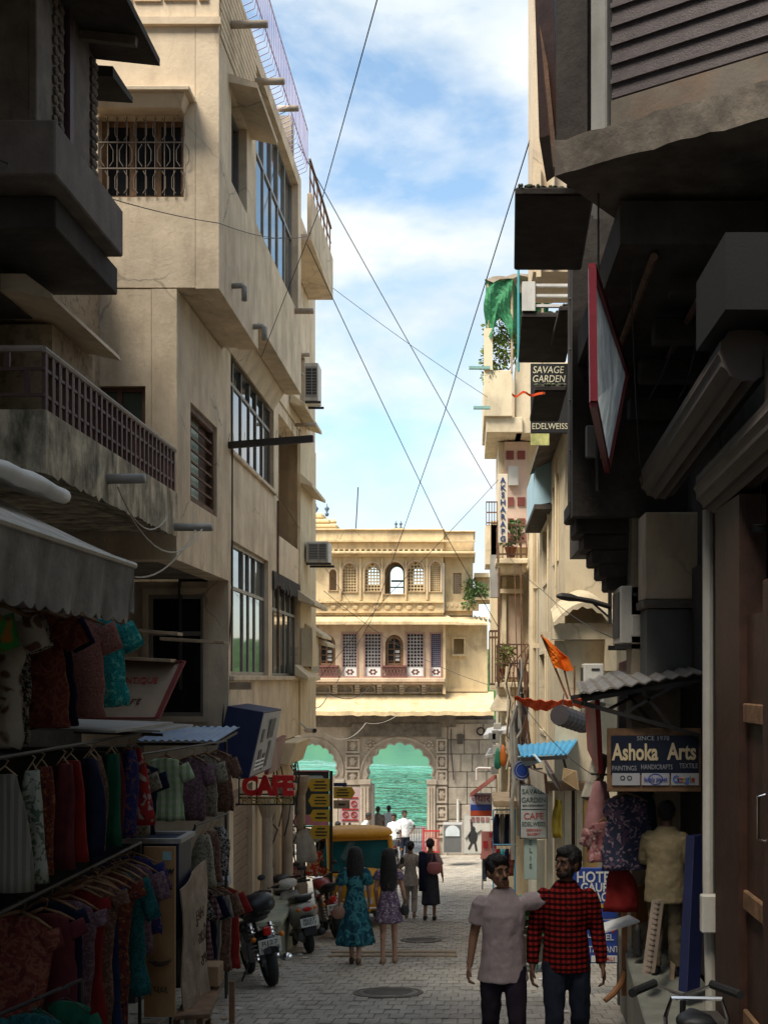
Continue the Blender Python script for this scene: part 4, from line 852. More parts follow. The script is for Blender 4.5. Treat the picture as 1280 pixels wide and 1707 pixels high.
# cream house with street-side windows
C4 = thing('cream_house', 'pale cream plastered house with narrow windows on the right side of the street', 'building', (1.45, 21, gz(21)))
m = MB(); m.plate([[(17.7, -4.6), (28.6, -5.4), (28.6, 3.2), (17.7, 4.0)], rect(21.3, 22.6, 1.75, 2.75), rect(18.9, 19.9, 1.9, 3.15), rect(22.0, 23.6, -1.0, .45), rect(24.6, 25.3, 1.9, 2.7)], (1.42, 0, 0), U=(0, 1, 0), Vv=(0, 0, 1), Nn=(-1, 0, 0), th=.25); m.build('street_wall', creamR, C4)
m = MB(); m.box(1.41, 4, 17.45, 17.69, -3.9, 4.0); m.build('front_wall', creamR, C4)
for (a, b_, c, d, us) in ((21.3, 22.6, 1.75, 2.75, (.5,)), (18.9, 19.9, 1.9, 3.15, ()), (22.0, 23.6, -1.0, .45, (.5,)), (24.6, 25.3, 1.9, 2.7, ())):
    window(C4, (1.42, a, c), (0, 1, 0), (-1, 0, 0), b_-a, d-c, us, (), FR, gdark, dep=.1)
    m = MB(); m.plate([rect(a-.06, b_+.06, c-.06, d+.06), rect(a+.003, b_-.003, c+.003, d-.003)], (1.395, 0, 0), U=(0, 1, 0), Vv=(0, 0, 1), Nn=(-1, 0, 0), th=.03); m.build('window_surround', creamR, C4)
m = MB(); m.hexa([(1.08, 17.0, 3.55), (1.42, 17.0, 3.7), (1.42, 21, 3.7), (1.08, 21, 3.55), (1.08, 17.0, 3.62), (1.42, 17.0, 3.85), (1.42, 21, 3.85), (1.08, 21, 3.62)]); m.build('eave', conc, C4)
m = MB(); m.hexa([(1.15, 20.5, 2.95), (1.42, 20.5, 3.0), (1.42, 23.5, 3.0), (1.15, 23.5, 2.95), (1.15, 20.5, 3.7), (1.42, 20.5, 3.7), (1.42, 23.5, 3.7), (1.15, 23.5, 3.7)]); m.build('blue_box_balcony', M('pale_blue_panel', (.35, .52, .62), .6, var=.1), C4)
m = MB(); m.box(1.12, 1.42, 20.3, 23.7, 2.86, 2.94); m.build('box_soffit', dconc, C4)
for a_, b2, r_ in (((1.3, 24.2, 3.0), (1.3, 24.2, -3.5), .07), ((1.36, 18.6, 3.4), (1.36, 18.7, -1), .02), ((1.36, 20.5, 2.8), (1.36, 20.5, -1.4), .015)):
    m = MB(); m.tube([a_, b2], r_, 8); m.build('downpipe', creamR, C4)
for k in range(5): m = MB(); m.box(1.3, 1.42, 24.1, 24.3, -3+1.2*k, -2.9+1.2*k); m.build('pipe_collar', creamR, C4)
# scalloped porch canopy on the cream house front
m = MB(); rings = []
for i in range(15):
    t_ = i/14; x = lerp(1.20, 2.15, t_); zc = .78+.28*math.sin(math.pi*min(1, t_*1.1)); sc_ = .035*abs(math.sin(t_*math.pi*7))
    rings.append([Vector((x, 16.9, zc-.05-sc_)), Vector((x, 16.9, zc)), Vector((x, 17.44, zc+.22)), Vector((x, 17.44, zc+.08))])
m.loft(rings); m.build('scalloped_canopy', creamR, C4)
m = MB(); m.box(1.2, 2.2, 17.1, 17.44, .55, .78); m.box(1.95, 2.1, 17.0, 17.44, .1, .55); m.box(1.25, 2.2, 17.3, 17.44, -3.5, .54); m.build('porch', creamR, C4)
for x in (1.2, 1.27):
    m = MB(); 
    for k in range(3): m.box(x-.12+.03*k, x+.05, 17.75+.5*(x-1.2)*10, 17.95+.5*(x-1.2)*10, .62-.06*k, .68-.06*k)
    m.build('corbel', creamR, C4)

# corner pillar with AC on it
C5 = thing('pillar_house', 'cream pillar with dark grey lower half at the corner of a small shop', 'building', (1.9, 11.2, gz(11.2)))
m = MB(); m.box(1.62, 2.12, 11.0, 11.45, .72, 1.52); m.build('pillar', beige2, C5, bev=.01)
m = MB(); m.box(1.6, 2.12, 10.97, 11.45, .64, .715); m.build('ledge', conc, C5, bev=.01)
m = MB(); m.box(1.64, 2.1, 11.02, 11.44, -.1, .63); m.build('grey_dado', M('dark_blue_grey_paint', (.10, .105, .105), .8, var=.2, dirt=(.2, .17, .13), amt=.4), C5)
m = MB(); m.box(1.58, 2.2, 11.6, 12.0, -3.2, 1.6); m.build('rear_wall', M('dim_cream_wall', (.34, .28, .2), .9, var=.2, dirt=(.1, .08, .06), amt=.6), C5)
def outdoor_unit(label, loc, w, h, d):
    root = thing('air_conditioner', label, 'air conditioner', loc)
    m = MB(); m.box(0, w, 0, d, 0, h); m.build('case', offw, root, world=False, bev=.012)
    m = MB(); m.box(-.012, -.001, d*.1, d*.9, h*.12, h*.9); g_ = m.build('fan_grille', M('dark_grille', (.05, .05, .05)), root, world=False)
    m = MB(); m.box(w*.35, w*.85, -.03, -.001, h*.12, h*.5); m.build('service_cover', offw, root, world=False, bev=.01)
    m = MB(); m.box(w*.4, w*.8, -.006, -.001, h*.82, h*.88); m.build('label_plate', inkk, root, world=False)
    m = MB(); m.box(-.05, w*1.1, 0, .04, -.05, -.002); m.box(-.05, w*1.1, d-.04, d, -.05, -.002); m.build('bracket', iron, root, world=False)
outdoor_unit('outdoor air conditioner unit fixed beside the cream pillar, above the metal awning', (1.47, 11.6, .33), .30, .56, .6)
outdoor_unit('smaller outdoor air conditioner unit in the shade behind the orange flag', (1.62, 16.85, -.35), .28, .55, .4)

# far right house with stacked balconies
C6 = thing('balcony_tower', 'narrow pale house with stacked balconies and a green rooftop on the right', 'building', (1.2, 28.5, gz(28.5)))
m = MB(); m.box(.72, 4, 28.6, 31.0, -6, 5.62); m.build('wall', creamR, C6)
m = MB(); m.box(.42, 1.25, 27.6, 31, 5.65, 6.0); m.box(.36, 1.02, 27.5, 27.62, 6.0, 7.05); m.box(.36, .46, 27.63, 31, 6.0, 7.05); m.box(1.1, 4, 27.7, 31, 5.65, 7.3); m.build('roof_terrace', creamR, C6, bev=.01)
m = MB(); m.box(.36, .56, 27.45, 27.66, 7.05, 8.0); m.build('corner_post', creamR, C6)
m = MB(); m.box(.86, 1.4, 28.45, 28.59, 3.1, 5.6); m.build('tile_panel', M('pinkish_render', (.62, .44, .34), .9, var=.1), C6)
mrn = M('maroon_tile', (.20, .05, .04), .7, var=.2)
for i, z in enumerate((5.35, 4.95, 4.25, 3.75, 3.4)):
    for j in range(2):
        if i == 1: continue
        m = MB(); m.box(.9+.27*j, 1.08+.27*j, 28.41, 28.449, z-.17, z+.03); m.build('tile', mrn, C6)
m = MB(); m.box(.95, 1.18, 28.3, 28.44, 4.55, 5.0); m.build('meter_box', offw, C6)
def balcony(Y, x0, x1, z0, zt, railm, parent, n=8, cross=False):
    m = MB(); m.box(x0-.05, x1+.05, Y, 28.58, z0-.12, z0); m.box(x0, x1, Y+.15, 28.58, z0-.3, z0-.12); m.build('balcony_slab', creamR, parent, bev=.02)
    m = MB()
    for z in (z0+.1, (z0+zt)/2, zt): m.bar((x0, Y+.03, z), (x1, Y+.03, z), .035); m.bar((x0, Y+.03, z), (x0, 28.58, z), .035)
    for i in range(n+1): x = lerp(x0, x1, i/n); m.bar((x, Y+.03, z0), (x, Y+.03, zt), .02)
    for i in range(5): y = lerp(Y+.03, 28.5, i/4); m.bar((x0, y, z0), (x0, y, zt), .02)
    if cross: m.bar((x0, Y, z0), (x1, Y, zt), .03); m.bar((x1, Y, z0), (x0, Y, zt), .03)
    m.bar((x0, Y+.02, z0-.1), (x0, Y+.02, zt+.1), .05); m.build('balcony_railing', rust, parent)
balcony(27.3, .68, 1.32, 2.72, 3.48, rust, C6, 6)
balcony(26.9, .68, 1.36, -.1, .75, rust, C6, 8, True)
m = MB(); m.box(.8, .9, 28.4, 28.59, -.05, 2.4); m.box(.74, 1.3, 28.3, 28.59, 2.0, 2.1); m.build('door_frame', creamR, C6)
m = MB(); m.box(.95, 1.3, 28.53, 28.58, 0, 1.95); m.build('door', M('pale_peach_door', (.55, .42, .32), .7), C6)
m = MB(); m.tube([(.70, 27.2, 2.5), (.70, 27.2, -.2)], .03, 6); m.tube([(1.2, 27.4, 3.2), (1.22, 27.0, -2.5)], .02, 5); m.tube([(1.05, 27.2, 2.6), (1.1, 26.9, 0)], .012, 5); m.build('service_pipe', rust, C6)
m = MB(); m.hexa([(.5, 26.8, -.75), (1.3, 26.8, -.75), (1.3, 28.5, -.75), (.5, 28.5, -.75), (.75, 27.2, -.25), (1.3, 27.2, -.25), (1.3, 28.5, -.25), (.75, 28.5, -.25)]); m.box(.75, 1.35, 27.3, 28.58, -2.6, -.76); m.build('corbelled_base', creamR, C6, bev=.02)
m = MB(); m.box(.55, .71, 29.0, 30.5, -.3, 3.8); m.box(.42, .7, 29.0, 30.5, 2.75, 3.7); m.build('side_bay', creamR, C6)
m = MB(); 
for z in (3.75, 4.0, 4.25): m.bar((.44, 29.0, z), (.70, 29.0, z), .03)
for k in range(5): m.bar((.44+.065*k, 29.0, 3.7), (.44+.065*k, 29.0, 4.27), .02)
m.build('side_railing', rust, C6)
# left small balcony frame in front of the gatehouse
m = MB()
for k in range(4): m.bar((.50+.07*k, 28.2, -.15), (.50+.07*k, 28.2, 1.1), .03)
for z in (-.15, 1.1, .95): m.bar((.50, 28.2, z), (.72, 28.2, z), .05)
m.build('window_cage', rust, C6)
m = MB(); m.box(.52, .70, 28.25, 28.58, 1.9, 2.9); m.build('grey_tank', grey, C6)
# roof canopy: tin sheets on posts with green net
m = MB(); rg = random.Random(2); rings = []
for i in range(12):
    x = lerp(.42, 2.1, i/11); rings.append([Vector((x, 27.4, 9.05+.22*(i/11)+rg.uniform(-.05, .05))), Vector((x, 30, 9.35+rg.uniform(-.03, .03))), Vector((x, 30, 9.40)), Vector((x, 27.4, 9.12+.22*(i/11)+rg.uniform(-.02, .05)))])
m.loft(rings); m.build('tin_roof', M('weathered_tin', (.42, .35, .27), .7, .2, var=.25, dirt=(.2, .12, .07), amt=.6), C6)
net = M('green_shade_net', (.03, .17, .07), .8, var=.35, scale=14, bump=.4)
m = MB(); rws = []
for i in range(9):
    rws.append([Vector((lerp(.38, 1.9, j/20)+.03*math.sin(i+j), 27.45+.9*(j > 8)*min(1, (j-8)/3)+.05*math.sin(j*1.3+i), lerp(9.12, 8.0-(.5 if j > 9 else .25*math.sin(j)), i/8)+.03*math.sin(j*2))) for j in range(21)])
m.sheet(rws); m.build('shade_net', net, C6, solid=.01)
m = MB(); m.box(1.72, 2.1, 27.4, 27.45, 8.6, 9.45); m.build('green_sheet', M('emerald_sheet', (.01, .35, .24), .6), C6)
m = MB()
for x in (.45, 1.0, 1.7): m.bar((x, 27.5, 7.0), (x, 27.5, 9.15), .05)
m.build('roof_post', lwood, C6)
m = MB(); m.tube([(1.13, 27.0, 6.9), (1.13, 27.0, 9.7)], .03, 6); m.ball((1.13, 27.0, 9.8), .06, .06, .1, 8, 6); m.one('roof_pole', 'thin rooftop pole with teal bulb top beside green net', 'pole', M('teal_pole', (.05, .25, .28), .5))
for z, x0 in ((7.0, .02), (6.1, .12)):
    m = MB(); m.box(x0, .5, 27.0, 27.1, z-.04, z+.02); m.build('outrigger', M('pale_teal_metal', (.2, .36, .33), .6), C6)
# ================================================================ left side at street level: awnings, clothes, signs
def hanger_mb(w, wood=True):
    m = MB(); m.tube([(0, 0, 0), (.025, 0, .02), (.03, 0, .05), (0, 0, .07), (-.02, 0, .06)], .004, 4)
    m.tube([(0, 0, 0), (w*.25, 0, -.035), (w*.47, 0, -.085)], [.012, .011, .008] if wood else .004, 5); m.tube([(0, 0, 0), (-w*.25, 0, -.035), (-w*.47, 0, -.085)], [.012, .011, .008] if wood else .004, 5); return m
def garment(name, label, cat, hook, w, h, mat, rz=0, sleeve=.22, flare=0, group=None, seed=0, wood=True, strap=False, dep=.03, slw=.075):
    rg = random.Random(seed*7+int(hook[0]*100)+int(hook[1]*31)); root = thing(name, label, cat, hook, rz, group)
    n = 22; rings = []; ph = rg.uniform(0, 6); kf = rg.choice((5, 6, 7, 9)); T_ = [0, .02, .05, .1, .18, .27, .36, .45, .55, .65, .74, .83, .92, 1]; root.rotation_euler[1] = R(rg.uniform(-5, 5)); ph2 = rg.uniform(0, 6)
    hws = [.07, .16 if not strap else .1, w*.42, w*.49, w*.47, w*.455, w*.45, w*.445, w*.45, w*.46, w*.46, w*.47, w*.48, w*.48]
    for t_, hw in zip(T_, hws):
        fl = 1+flare*max(0, t_-.25); amp = (.10+.16*t_)*(.6+flare); ring = []
        for k in range(n):
            a = 2*math.pi*k/n; f = 1+amp*math.sin(kf*a+ph+t_*1.5)*1.6+.35*min(1, t_*4)*math.sin(3*a+7*t_+ph2)*math.sin(11*t_+2*a+ph)+rg.uniform(-.12, .12)
            d = dep*(.5+.9*min(1, t_*3))*(1+flare*.6*t_)
            ring.append(Vector((hw*fl*math.cos(a)*(1+.05*math.sin(9*t_+ph+a)+.03*math.sin(21*t_+ph2)), d*math.sin(a)*f+.02*math.sin(t_*5+ph), -.03-(hw > .1)*0-.055*min(1, t_*10)*(abs(math.cos(a))**2)*(t_ < .2)-h*t_+.012*math.sin(kf*a+ph)*(t_ == 1))))
        rings.append(ring)
    m = MB(); m.loft(rings)
    m.build('body', mat, root, world=False, smooth=True)
    if sleeve:
        for s in (-1, 1):
            m = MB(); sh = Vector((s*w*.43, 0, -.10)); dr = Vector((s*(.45+rg.uniform(-.1, .1)), rg.uniform(-.15, .15), -1)).normalized(); rs_ = []
            for i in range(5):
                t_ = i/4; c = sh+dr*sleeve*t_; hw = lerp(slw, slw*.85, t_)
                ax = Vector((1, 0, s*.45)).normalized()
                rs_.append([c+ax*hw*math.cos(2*math.pi*k/10)+Vector((0, 1, 0))*dep*.75*math.sin(2*math.pi*k/10)*(1+.15*math.sin(k+i)) for k in range(10)])
            m.loft(rs_); m.build('sleeve', mat, root, world=False, smooth=True)
    hanger_mb(w, wood).build('hanger', mwood if wood else iron, root, world=False, smooth=True)
    return root
def drape(name, label, cat, hook, w, h, mat, rz=0, group=None, seed=0, cone=.0):      # folded trousers, scarves, bags: narrow hanging cloth
    rg = random.Random(seed*13+5); root = thing(name, label, cat, hook, rz, group); n = 16; rings = []; ph = rg.uniform(0, 6)
    for i in range(8):
        t_ = i/7; hw = w/2*(.55+.45*min(1, t_*3)+cone*t_); ring = []
        for k in range(n):
            a = 2*math.pi*k/n; f = 1+.35*math.sin(4*a+ph+2*t_)+.2*math.sin(7*a+2*ph+5*t_)+rg.uniform(-.1, .1)
            ring.append(Vector((hw*math.cos(a)*(.9+.1*f)+.015*math.sin(t_*4+ph), .045*math.sin(a)*f, -.06-h*t_)))
        rings.append(ring)
    m = MB(); m.loft(rings); m.build('cloth', mat, root, world=False, smooth=True)
    m = MB(); m.tube([(0, 0, .03), (.02, 0, .02), (0, 0, -.01), (w*.25, 0, -.07)], .005, 4); m.tube([(0, 0, -.01), (-w*.25, 0, -.07)], .005, 4); m.build('clip_hanger', lwood, root, world=False)
    return root
_CL = CL
def CL(n, a, b, k='plain', sc=30, c=None, d=.72): return _CL(n, [v*d for v in a], [v*d for v in b], k, sc, [v*d for v in c] if c else None)  # factor d darkens the stall's cloth colours to carry the shade under the awning
teal = CL('teal_paisley', (.03, .30, .30), (.01, .12, .14), 'paisley', 26, (.10, .42, .36), 1.1)
rose = CL('rose_paisley', (.34, .13, .12), (.5, .3, .26), 'paisley', 24, (.42, .2, .16))
brnp = CL('brown_red_paisley', (.20, .05, .035), (.30, .11, .07), 'paisley', 14, (.14, .03, .03))
bwp = CL('black_white_print', (.05, .05, .055), (.5, .47, .42), 'floral', 40)
elep = CL('cream_elephant_print', (.52, .45, .36), (.16, .08, .05), 'floral', 11, (.55, .48, .4))
tropic = CL('green_orange_print', (.05, .25, .05), (.45, .16, .03), 'floral', 8, (.18, .05, .03))
navyc = CL('navy_cloth', (.012, .016, .04), (.02, .025, .06))
redc = CL('red_cloth', (.25, .018, .018), (.33, .03, .025))
marc = CL('maroon_cloth', (.11, .02, .03), (.16, .035, .04))
grnc = CL('green_cloth', (.01, .10, .06), (.02, .14, .08))
tealc = CL('dark_teal_print', (.012, .09, .10), (.03, .16, .16), 'paisley', 18)
brnc = CL('brown_print_cloth', (.16, .085, .06), (.28, .17, .12), 'floral', 30)
rstp = CL('rust_print', (.20, .05, .03), (.35, .16, .08), 'floral', 26, (.1, .03, .05))
blup = CL('blue_violet_print', (.03, .04, .16), (.1, .06, .15), 'floral', 24, (.2, .1, .12))
greyc = CL('grey_weave', (.20, .19, .16), (.30, .28, .24), 'stripe', 150)
gchk = CL('pale_green_check', (.55, .60, .42), (.32, .42, .26), 'check', 90, (1.1, 1.2, 1.0), .8)
purp = CL('mauve_print', (.16, .09, .12), (.28, .18, .2), 'floral', 34)
yprt = CL('cream_dot_print', (.42, .38, .28), (.18, .16, .13), 'floral', 40)
plai = CL('pink_plaid', (.40, .26, .26), (.18, .10, .12), 'check', 110, (.7, .6, .6))
denim = CL('dark_denim', (.015, .03, .09), (.025, .045, .12))
g1 = 'printed shirts hanging under the grey awning'
xr = lambda Y, X=-2.7: X
for i, (Y, mt, lb, h) in enumerate(((9.0, teal, 'teal paisley shirt at the street end of the hanging row', .66), (8.68, rose, 'rose pink paisley shirt hanging next to the teal one', .72), (8.36, navyc, 'dark navy shirt squeezed behind the rose pink paisley shirt', .78),
        (8.02, brnp, 'brownish red paisley shirt in the middle of the hanging row', .78), (7.66, bwp, 'black and white flecked shirt between brown and cream ones', .86), (7.38, elep, 'cream shirt with brown elephant print under grey awning', .86), (7.1, tropic, 'green and orange printed shirt at left edge of the photo', .82))):
    garment('shirt', lb, 'shirt', (-2.98+(.04 if i % 2 else 0)+(.17, .07, 0, 0, 0, 0, 0)[i], Y, .47), .50, h, mt, R((-8, 6, -4, 9, -6, 4, -3)[i]), .2, 0, g1, i, slw=.1)
m = MB(); m.tube([(-2.97, 6.6, .535), (-2.97, 9.15, .535)], .014, 6); m.tube([(-2.97, 9.1, .53), (-3.5, 9.1, .53)], .014, 6); m.one('clothes_rail', 'rail under the grey awning carrying the printed shirts', 'rail', iron)
g2 = 'narrow garments on the middle rail'
for i, (Y, mt, lb, w, c) in enumerate(((9.62, CL('red_white_bag_print', (.40, .03, .03), (.5, .4, .35), 'floral', 16, (.2, .03, .05)), 'red patterned cloth bag wide at the bottom on middle rail', .24, .35), (9.3, blup, 'blue violet printed scarf left of the red patterned bag', .16, 0), (9.08, marc, 'dull maroon scarf between blue scarf and green one', .15, 0),
        (8.85, grnc, 'deep green trousers on middle rail', .17, 0), (8.6, brnc, 'brown printed trousers left of the deep green trousers', .17, .1), (8.35, navyc, 'navy trousers next to red ones on middle rail', .2, 0), (8.1, redc, 'dark red trousers on middle rail', .22, .05), (7.8, marc, 'maroon folded trousers beside the brown printed ones', .18, 0),
        (7.55, rstp, 'rust printed trousers on middle rail', .17, 0), (7.25, CL('white_green_print', (.5, .52, .45), (.14, .2, .14), 'floral', 22), 'white and green printed trousers on middle rail', .16, .15), (6.95, greyc, 'grey striped woven trousers near left edge on middle rail', .28, .1))):
    drape('scarf' if 'scarf' in lb else ('cloth_bag' if 'bag' in lb else 'trousers'), lb, 'clothing', (-2.66+(.03 if i % 2 else -.02), Y, -.50), w, .68 if i else .62, mt, R((-1)**i*6), g2, i, c)
m = MB(); m.tube([(-2.66, 6.5, -.455), (-2.66, 9.75, -.455)], .013, 6)
for Y in (7.0, 9.7): m.tube([(-2.66, Y, -.455), (-3.5, Y, -.40)], .013, 6)
m.one('clothes_rail', 'middle rail with narrow garments below the grey awning', 'rail', iron)
m = MB(); m.hexa([(-3.55, 8.7, -.36), (-2.55, 8.7, -.40), (-2.5, 10.2, -.40), (-3.6, 10.2, -.36), (-3.55, 8.7, -.34), (-2.55, 8.7, -.385), (-2.5, 10.2, -.375), (-3.6, 10.2, -.34)]); m.one('shop_shelf', 'thin tin shelf sheet above the middle rail', 'shelf', grey)
g3 = 'long garments on the lower rack'
for i, (Y, mt, lb, w, h, sl, fl) in enumerate(((9.75, blup, 'blue violet printed blouse at the street end of lower rack', .46, .62, .22, .05), (9.5, purp, 'mauve printed blouse next to the blue violet one', .46, .7, .22, .05), (9.25, tealc, 'dark teal printed kaftan with wide sleeves on lower rack', .46, .95, .32, .25),
        (9.0, rstp, 'rust coloured printed long dress left of the teal kaftan', .38, 1.25, .12, .15), (8.78, denim, 'blue denim dress between the rust and brown ones', .36, 1.2, .1, .1), (8.55, brnc, 'brown flecked long dress left of the blue denim dress', .40, 1.3, .1, .15), (8.3, redc, 'bright red long dress on lower rack', .42, 1.35, .08, .2),
        (8.05, purp, 'mauve flecked long dress left of the bright red dress', .42, 1.3, .1, .15), (7.8, navyc, 'navy long dress near the wooden hangers', .42, 1.25, .1, .1), (7.55, marc, 'maroon long dress on lower rack', .40, 1.3, .1, .1), (7.3, brnp, 'brown red paisley long dress near left edge on lower rack', .44, 1.3, .12, .1))):
    garment('dress' if 'dress' in lb else 'blouse', lb, 'dress' if 'dress' in lb else 'blouse', (-2.72+(.05 if i % 2 else 0), Y, -1.42-.02*i % .05), w, h, mt, R((-12, 8, -6, 5)[i % 4]), sl, fl, g3, i+20)
m = MB(); m.tube([(-2.7, 6.4, -1.36), (-2.7, 9.9, -1.36)], .015, 6)
m.tube([(-2.7, 9.88, -1.36), (-2.7, 9.88, gz(9.9))], .015, 6); m.tube([(-2.7, 6.5, -1.36), (-2.7, 6.5, gz(6.5))], .015, 6); m.one('clothes_rack', 'iron lower clothes rack standing on the pavement at left', 'rack', iron)
for i in range(6):
    Y = 8.2+.2*i; root = thing('coat_hanger', ['leftmost', 'second', 'third', 'fourth', 'fifth', 'rightmost'][i]+' of six empty wooden hangers on the lower rack', 'hanger', (-2.62, Y, -1.42), R(15-8*i), 'empty wooden hangers')
    hanger_mb(.44).build('hanger_bar', mwood, root, world=False, smooth=True)
g4 = 'jackets low at the left edge'
garment('jacket', 'dark green jacket hanging low at lower left', 'jacket', (-2.33, 6.95, -1.85), .36, .8, grnc, R(-20), .4, .1, g4, 3, False)
garment('jacket', 'dark teal jacket half hidden behind the green jacket', 'jacket', (-2.42, 6.75, -1.86), .36, .8, tealc, R(-10), .4, .1, g4, 4, False)
garment('jacket', 'dark blue denim jacket at bottom left corner', 'jacket', (-2.58, 6.55, -1.9), .42, .75, denim, R(5), .4, .05, g4, 5, False)
m = MB(); m.tube([(-2.3, 7.15, -1.80), (-2.6, 6.4, -1.84)], .012, 6); m.tube([(-2.3, 7.15, -1.80), (-2.3, 7.15, gz(7.1))], .012, 6); m.one('garment_stand', 'short stand carrying the jackets at lower left', 'stand', iron)
# farther clothes
garment('shirt', 'pale green checked shirt hung alone above the dark blue crate', 'shirt', (-2.83, 11.2, -.72), .36, .58, gchk, R(-6), .16, 0, None, 2, True, slw=.08)
g5 = 'shirts in the upper far row'
for i, (Y, mt, lb) in enumerate(((12.1, purp, 'mauve shirt nearest in the upper far row'), (12.5, yprt, 'cream dotted shirt in the middle of the upper far row'), (12.9, brnc, 'brown flecked shirt at street end of the upper far row'))):
    garment('shirt', lb, 'shirt', (-2.78+.04*i, Y, -.78), .36, .62, mt, R(-10), .2, 0, g5, i+40)
for i, (Y, mt, lb) in enumerate(((10.6, navyc, 'navy dotted shirt left of the pale green checked shirt'), (10.4, yprt, 'cream printed shirt behind the navy dotted shirt'))):
    garment('shirt', lb, 'shirt', (-2.88-.03*i, Y, -.74), .34, .6, mt, R(8), .15, 0, None, i+50)
m = MB(); m.tube([(-2.85, 10.2, -.66), (-2.68, 13.3, -.70)], .012, 6); m.tube([(-2.68, 13.3, -.7), (-2.68, 13.3, gz(13.3))], .015, 6); m.tube([(-2.85, 10.2, -.66), (-3.5, 10.2, -.6)], .012, 6); m.one('clothes_rail', 'far rail holding the pale green checked shirt', 'rail', iron)
g6 = 'printed shorts on the far rack'
for i, (Y, mt, lb) in enumerate(((11.6, yprt, 'cream printed shorts nearest on the far rack'), (11.9, brnc, 'brown printed shorts second on the far rack'), (12.25, bwp, 'black and white dotted shorts last on the far rack'))):
    drape('shorts', lb, 'shorts', (-2.55, Y, -1.46), .2, .5, mt, R(10), g6, i+60, .2)
g7 = 'shirts on the lower far rack'
for i, (Y, mt, lb, h) in enumerate(((11.5, greyc, 'grey woven shirt nearest on lower far rack', .9), (11.8, bwp, 'black and white speckled shirt second on lower far rack', .85), (12.1, plai, 'pink plaid shirt on lower far rack', .8), (12.4, navyc, 'navy shirt right of the pink plaid shirt', .7), (12.75, greyc, 'pale grey woven shirt last but one on lower far rack', .85), (13.1, brnc, 'brown printed long shirt last on lower far rack', .9), (13.4, redc, 'dark red cloth at street end of the lower far rack', .9))):
    garment('shirt', lb, 'shirt', (-2.80+.01*i, Y, -2.02-.05*i), .38, h, mt, R(-14+3*i), .24, 0, g7, i+70)
m = MB(); m.tube([(-2.80, 11.3, -1.95), (-2.73, 13.6, -2.3)], .014, 6); m.tube([(-2.80, 11.3, -1.95), (-2.8, 11.3, gz(11.3))], .014, 6); m.tube([(-2.73, 13.6, -2.3), (-2.73, 13.6, gz(13.6))], .014, 6); m.tube([(-2.57, 11.3, -1.39), (-2.52, 12.6, -1.42)], .012, 6); m.tube([(-2.57, 11.35, -1.39), (-2.80, 11.35, -1.95)], .012, 6); m.one('clothes_rack', 'far clothes rack with shirts and shorts beside the parked motorcycle', 'rack', iron)
# crate, boards, banner, bench
root = thing('storage_crate', 'dark blue crate with pale rim behind the lower rack', 'crate', (-2.9, 10.7, -2.3))
m = MB(); m.box(-3.3, -2.52, 10.45, 10.95, -2.3, -1.42); m.build('shell', M('navy_plastic', (.012, .018, .05), .5), root, bev=.02); m = MB(); m.plate([rect(-3.33, -2.49, 10.42, 10.98), rect(-3.27, -2.55, 10.48, 10.92)], (0, 0, -1.40), U=(1, 0, 0), Vv=(0, 1, 0), Nn=(0, 0, 1), th=.04); m.build('rim', grey, root)
m = MB(); m.lathe([(.045, 0), (.05, .18), (.055, .19), (.05, .2)], (-2.66, 10.4, -1.68), 12); m.one('tumbler', 'sky blue plastic tumbler on the dark blue crate', 'cup', M('cyan_plastic', (.03, .22, .32), .4))
bd = thing('menu_board', 'tall tan paper board with dark lettering beside the dresses', 'board', (-2.58, 10.1, gz(10.1)))
tanb = M('tan_poster_paper', (.38, .22, .10), .8, var=.15, dirt=(.2, .11, .05), amt=.5)
m = MB(); m.box(-2.72, -2.46, 10.08, 10.11, -2.85, -1.42); m.build('panel', tanb, bd)
text('Sw', .09, inkk, bd, (-2.52, 10.077, -1.62), bold=.003); text('nt', .09, inkk, bd, (-2.52, 10.077, -1.75), bold=.003); text('\u0AAA\u0AB2', .1, inkk, bd, (-2.58, 10.077, -2.62))
m = MB(); m.lathe([(.0, 0), (.05, .01), (.09, .05), (.095, .06), (.085, .06), (.0, .02)], (-2.58, 10.06, -2.42), 14); m.build('bowl_picture', M('dark_brown_print', (.08, .05, .035)), bd)
m = MB(); m.box(-2.56, -2.49, 10.07, 10.079, -1.53, -1.46); m.build('sticker', M('teal_white_sticker', (.25, .42, .42)), bd)
bn = thing('cloth_banner', 'pale sackcloth banner with Gujarati lettering leaning towards the street', 'banner', (-2.45, 11.0, gz(11)))
m = MB(); rws = []
for i in range(9): rws.append([Vector((-2.47+.02*math.sin(i*.9+j)+.05*(i/8), 10.3+.95*j/7, lerp(-1.82+.12*j/7, -3.12-.05*j/7, i/8))) for j in range(8)])
m.sheet(rws); m.build('sackcloth', M('sackcloth', (.33, .25, .18), .95, var=.25, scale=6, bump=.5, bscale=60, dirt=(.16, .11, .08), amt=.6), bn, solid=.012)
for k, s in enumerate(('\u0AA6\u0AC1\u0A95\u0ABE\u0AA8', '\u0AB8\u0ABE\u0AA1\u0AC0', '\u0AB0\u0ABE\u0A9C')): text(s, .17, M('brown_ink', (.10, .05, .035)), bn, (-2.405+.02*k, 10.78, -2.12-.2*k), U=(0, 1, 0))
be = thing('wooden_bench', 'low plank bench with a carton on it at lower left', 'bench', (-2.38, 11.1, gz(11.1)))
m = MB(); m.obox((-2.43, 10.9, -2.93), (.14, .03, 0), (-.1, .75, -.06), (0, 0, .02)); m.build('seat', mwood, be, bev=.006)
for x, y in ((-2.28, 11.6), (-2.5, 11.55), (-2.3, 10.3), (-2.5, 10.3)): m = MB(); m.bar((x, y, -2.93), (x, y, gz(y)), .05); m.build('leg', mwood, be)
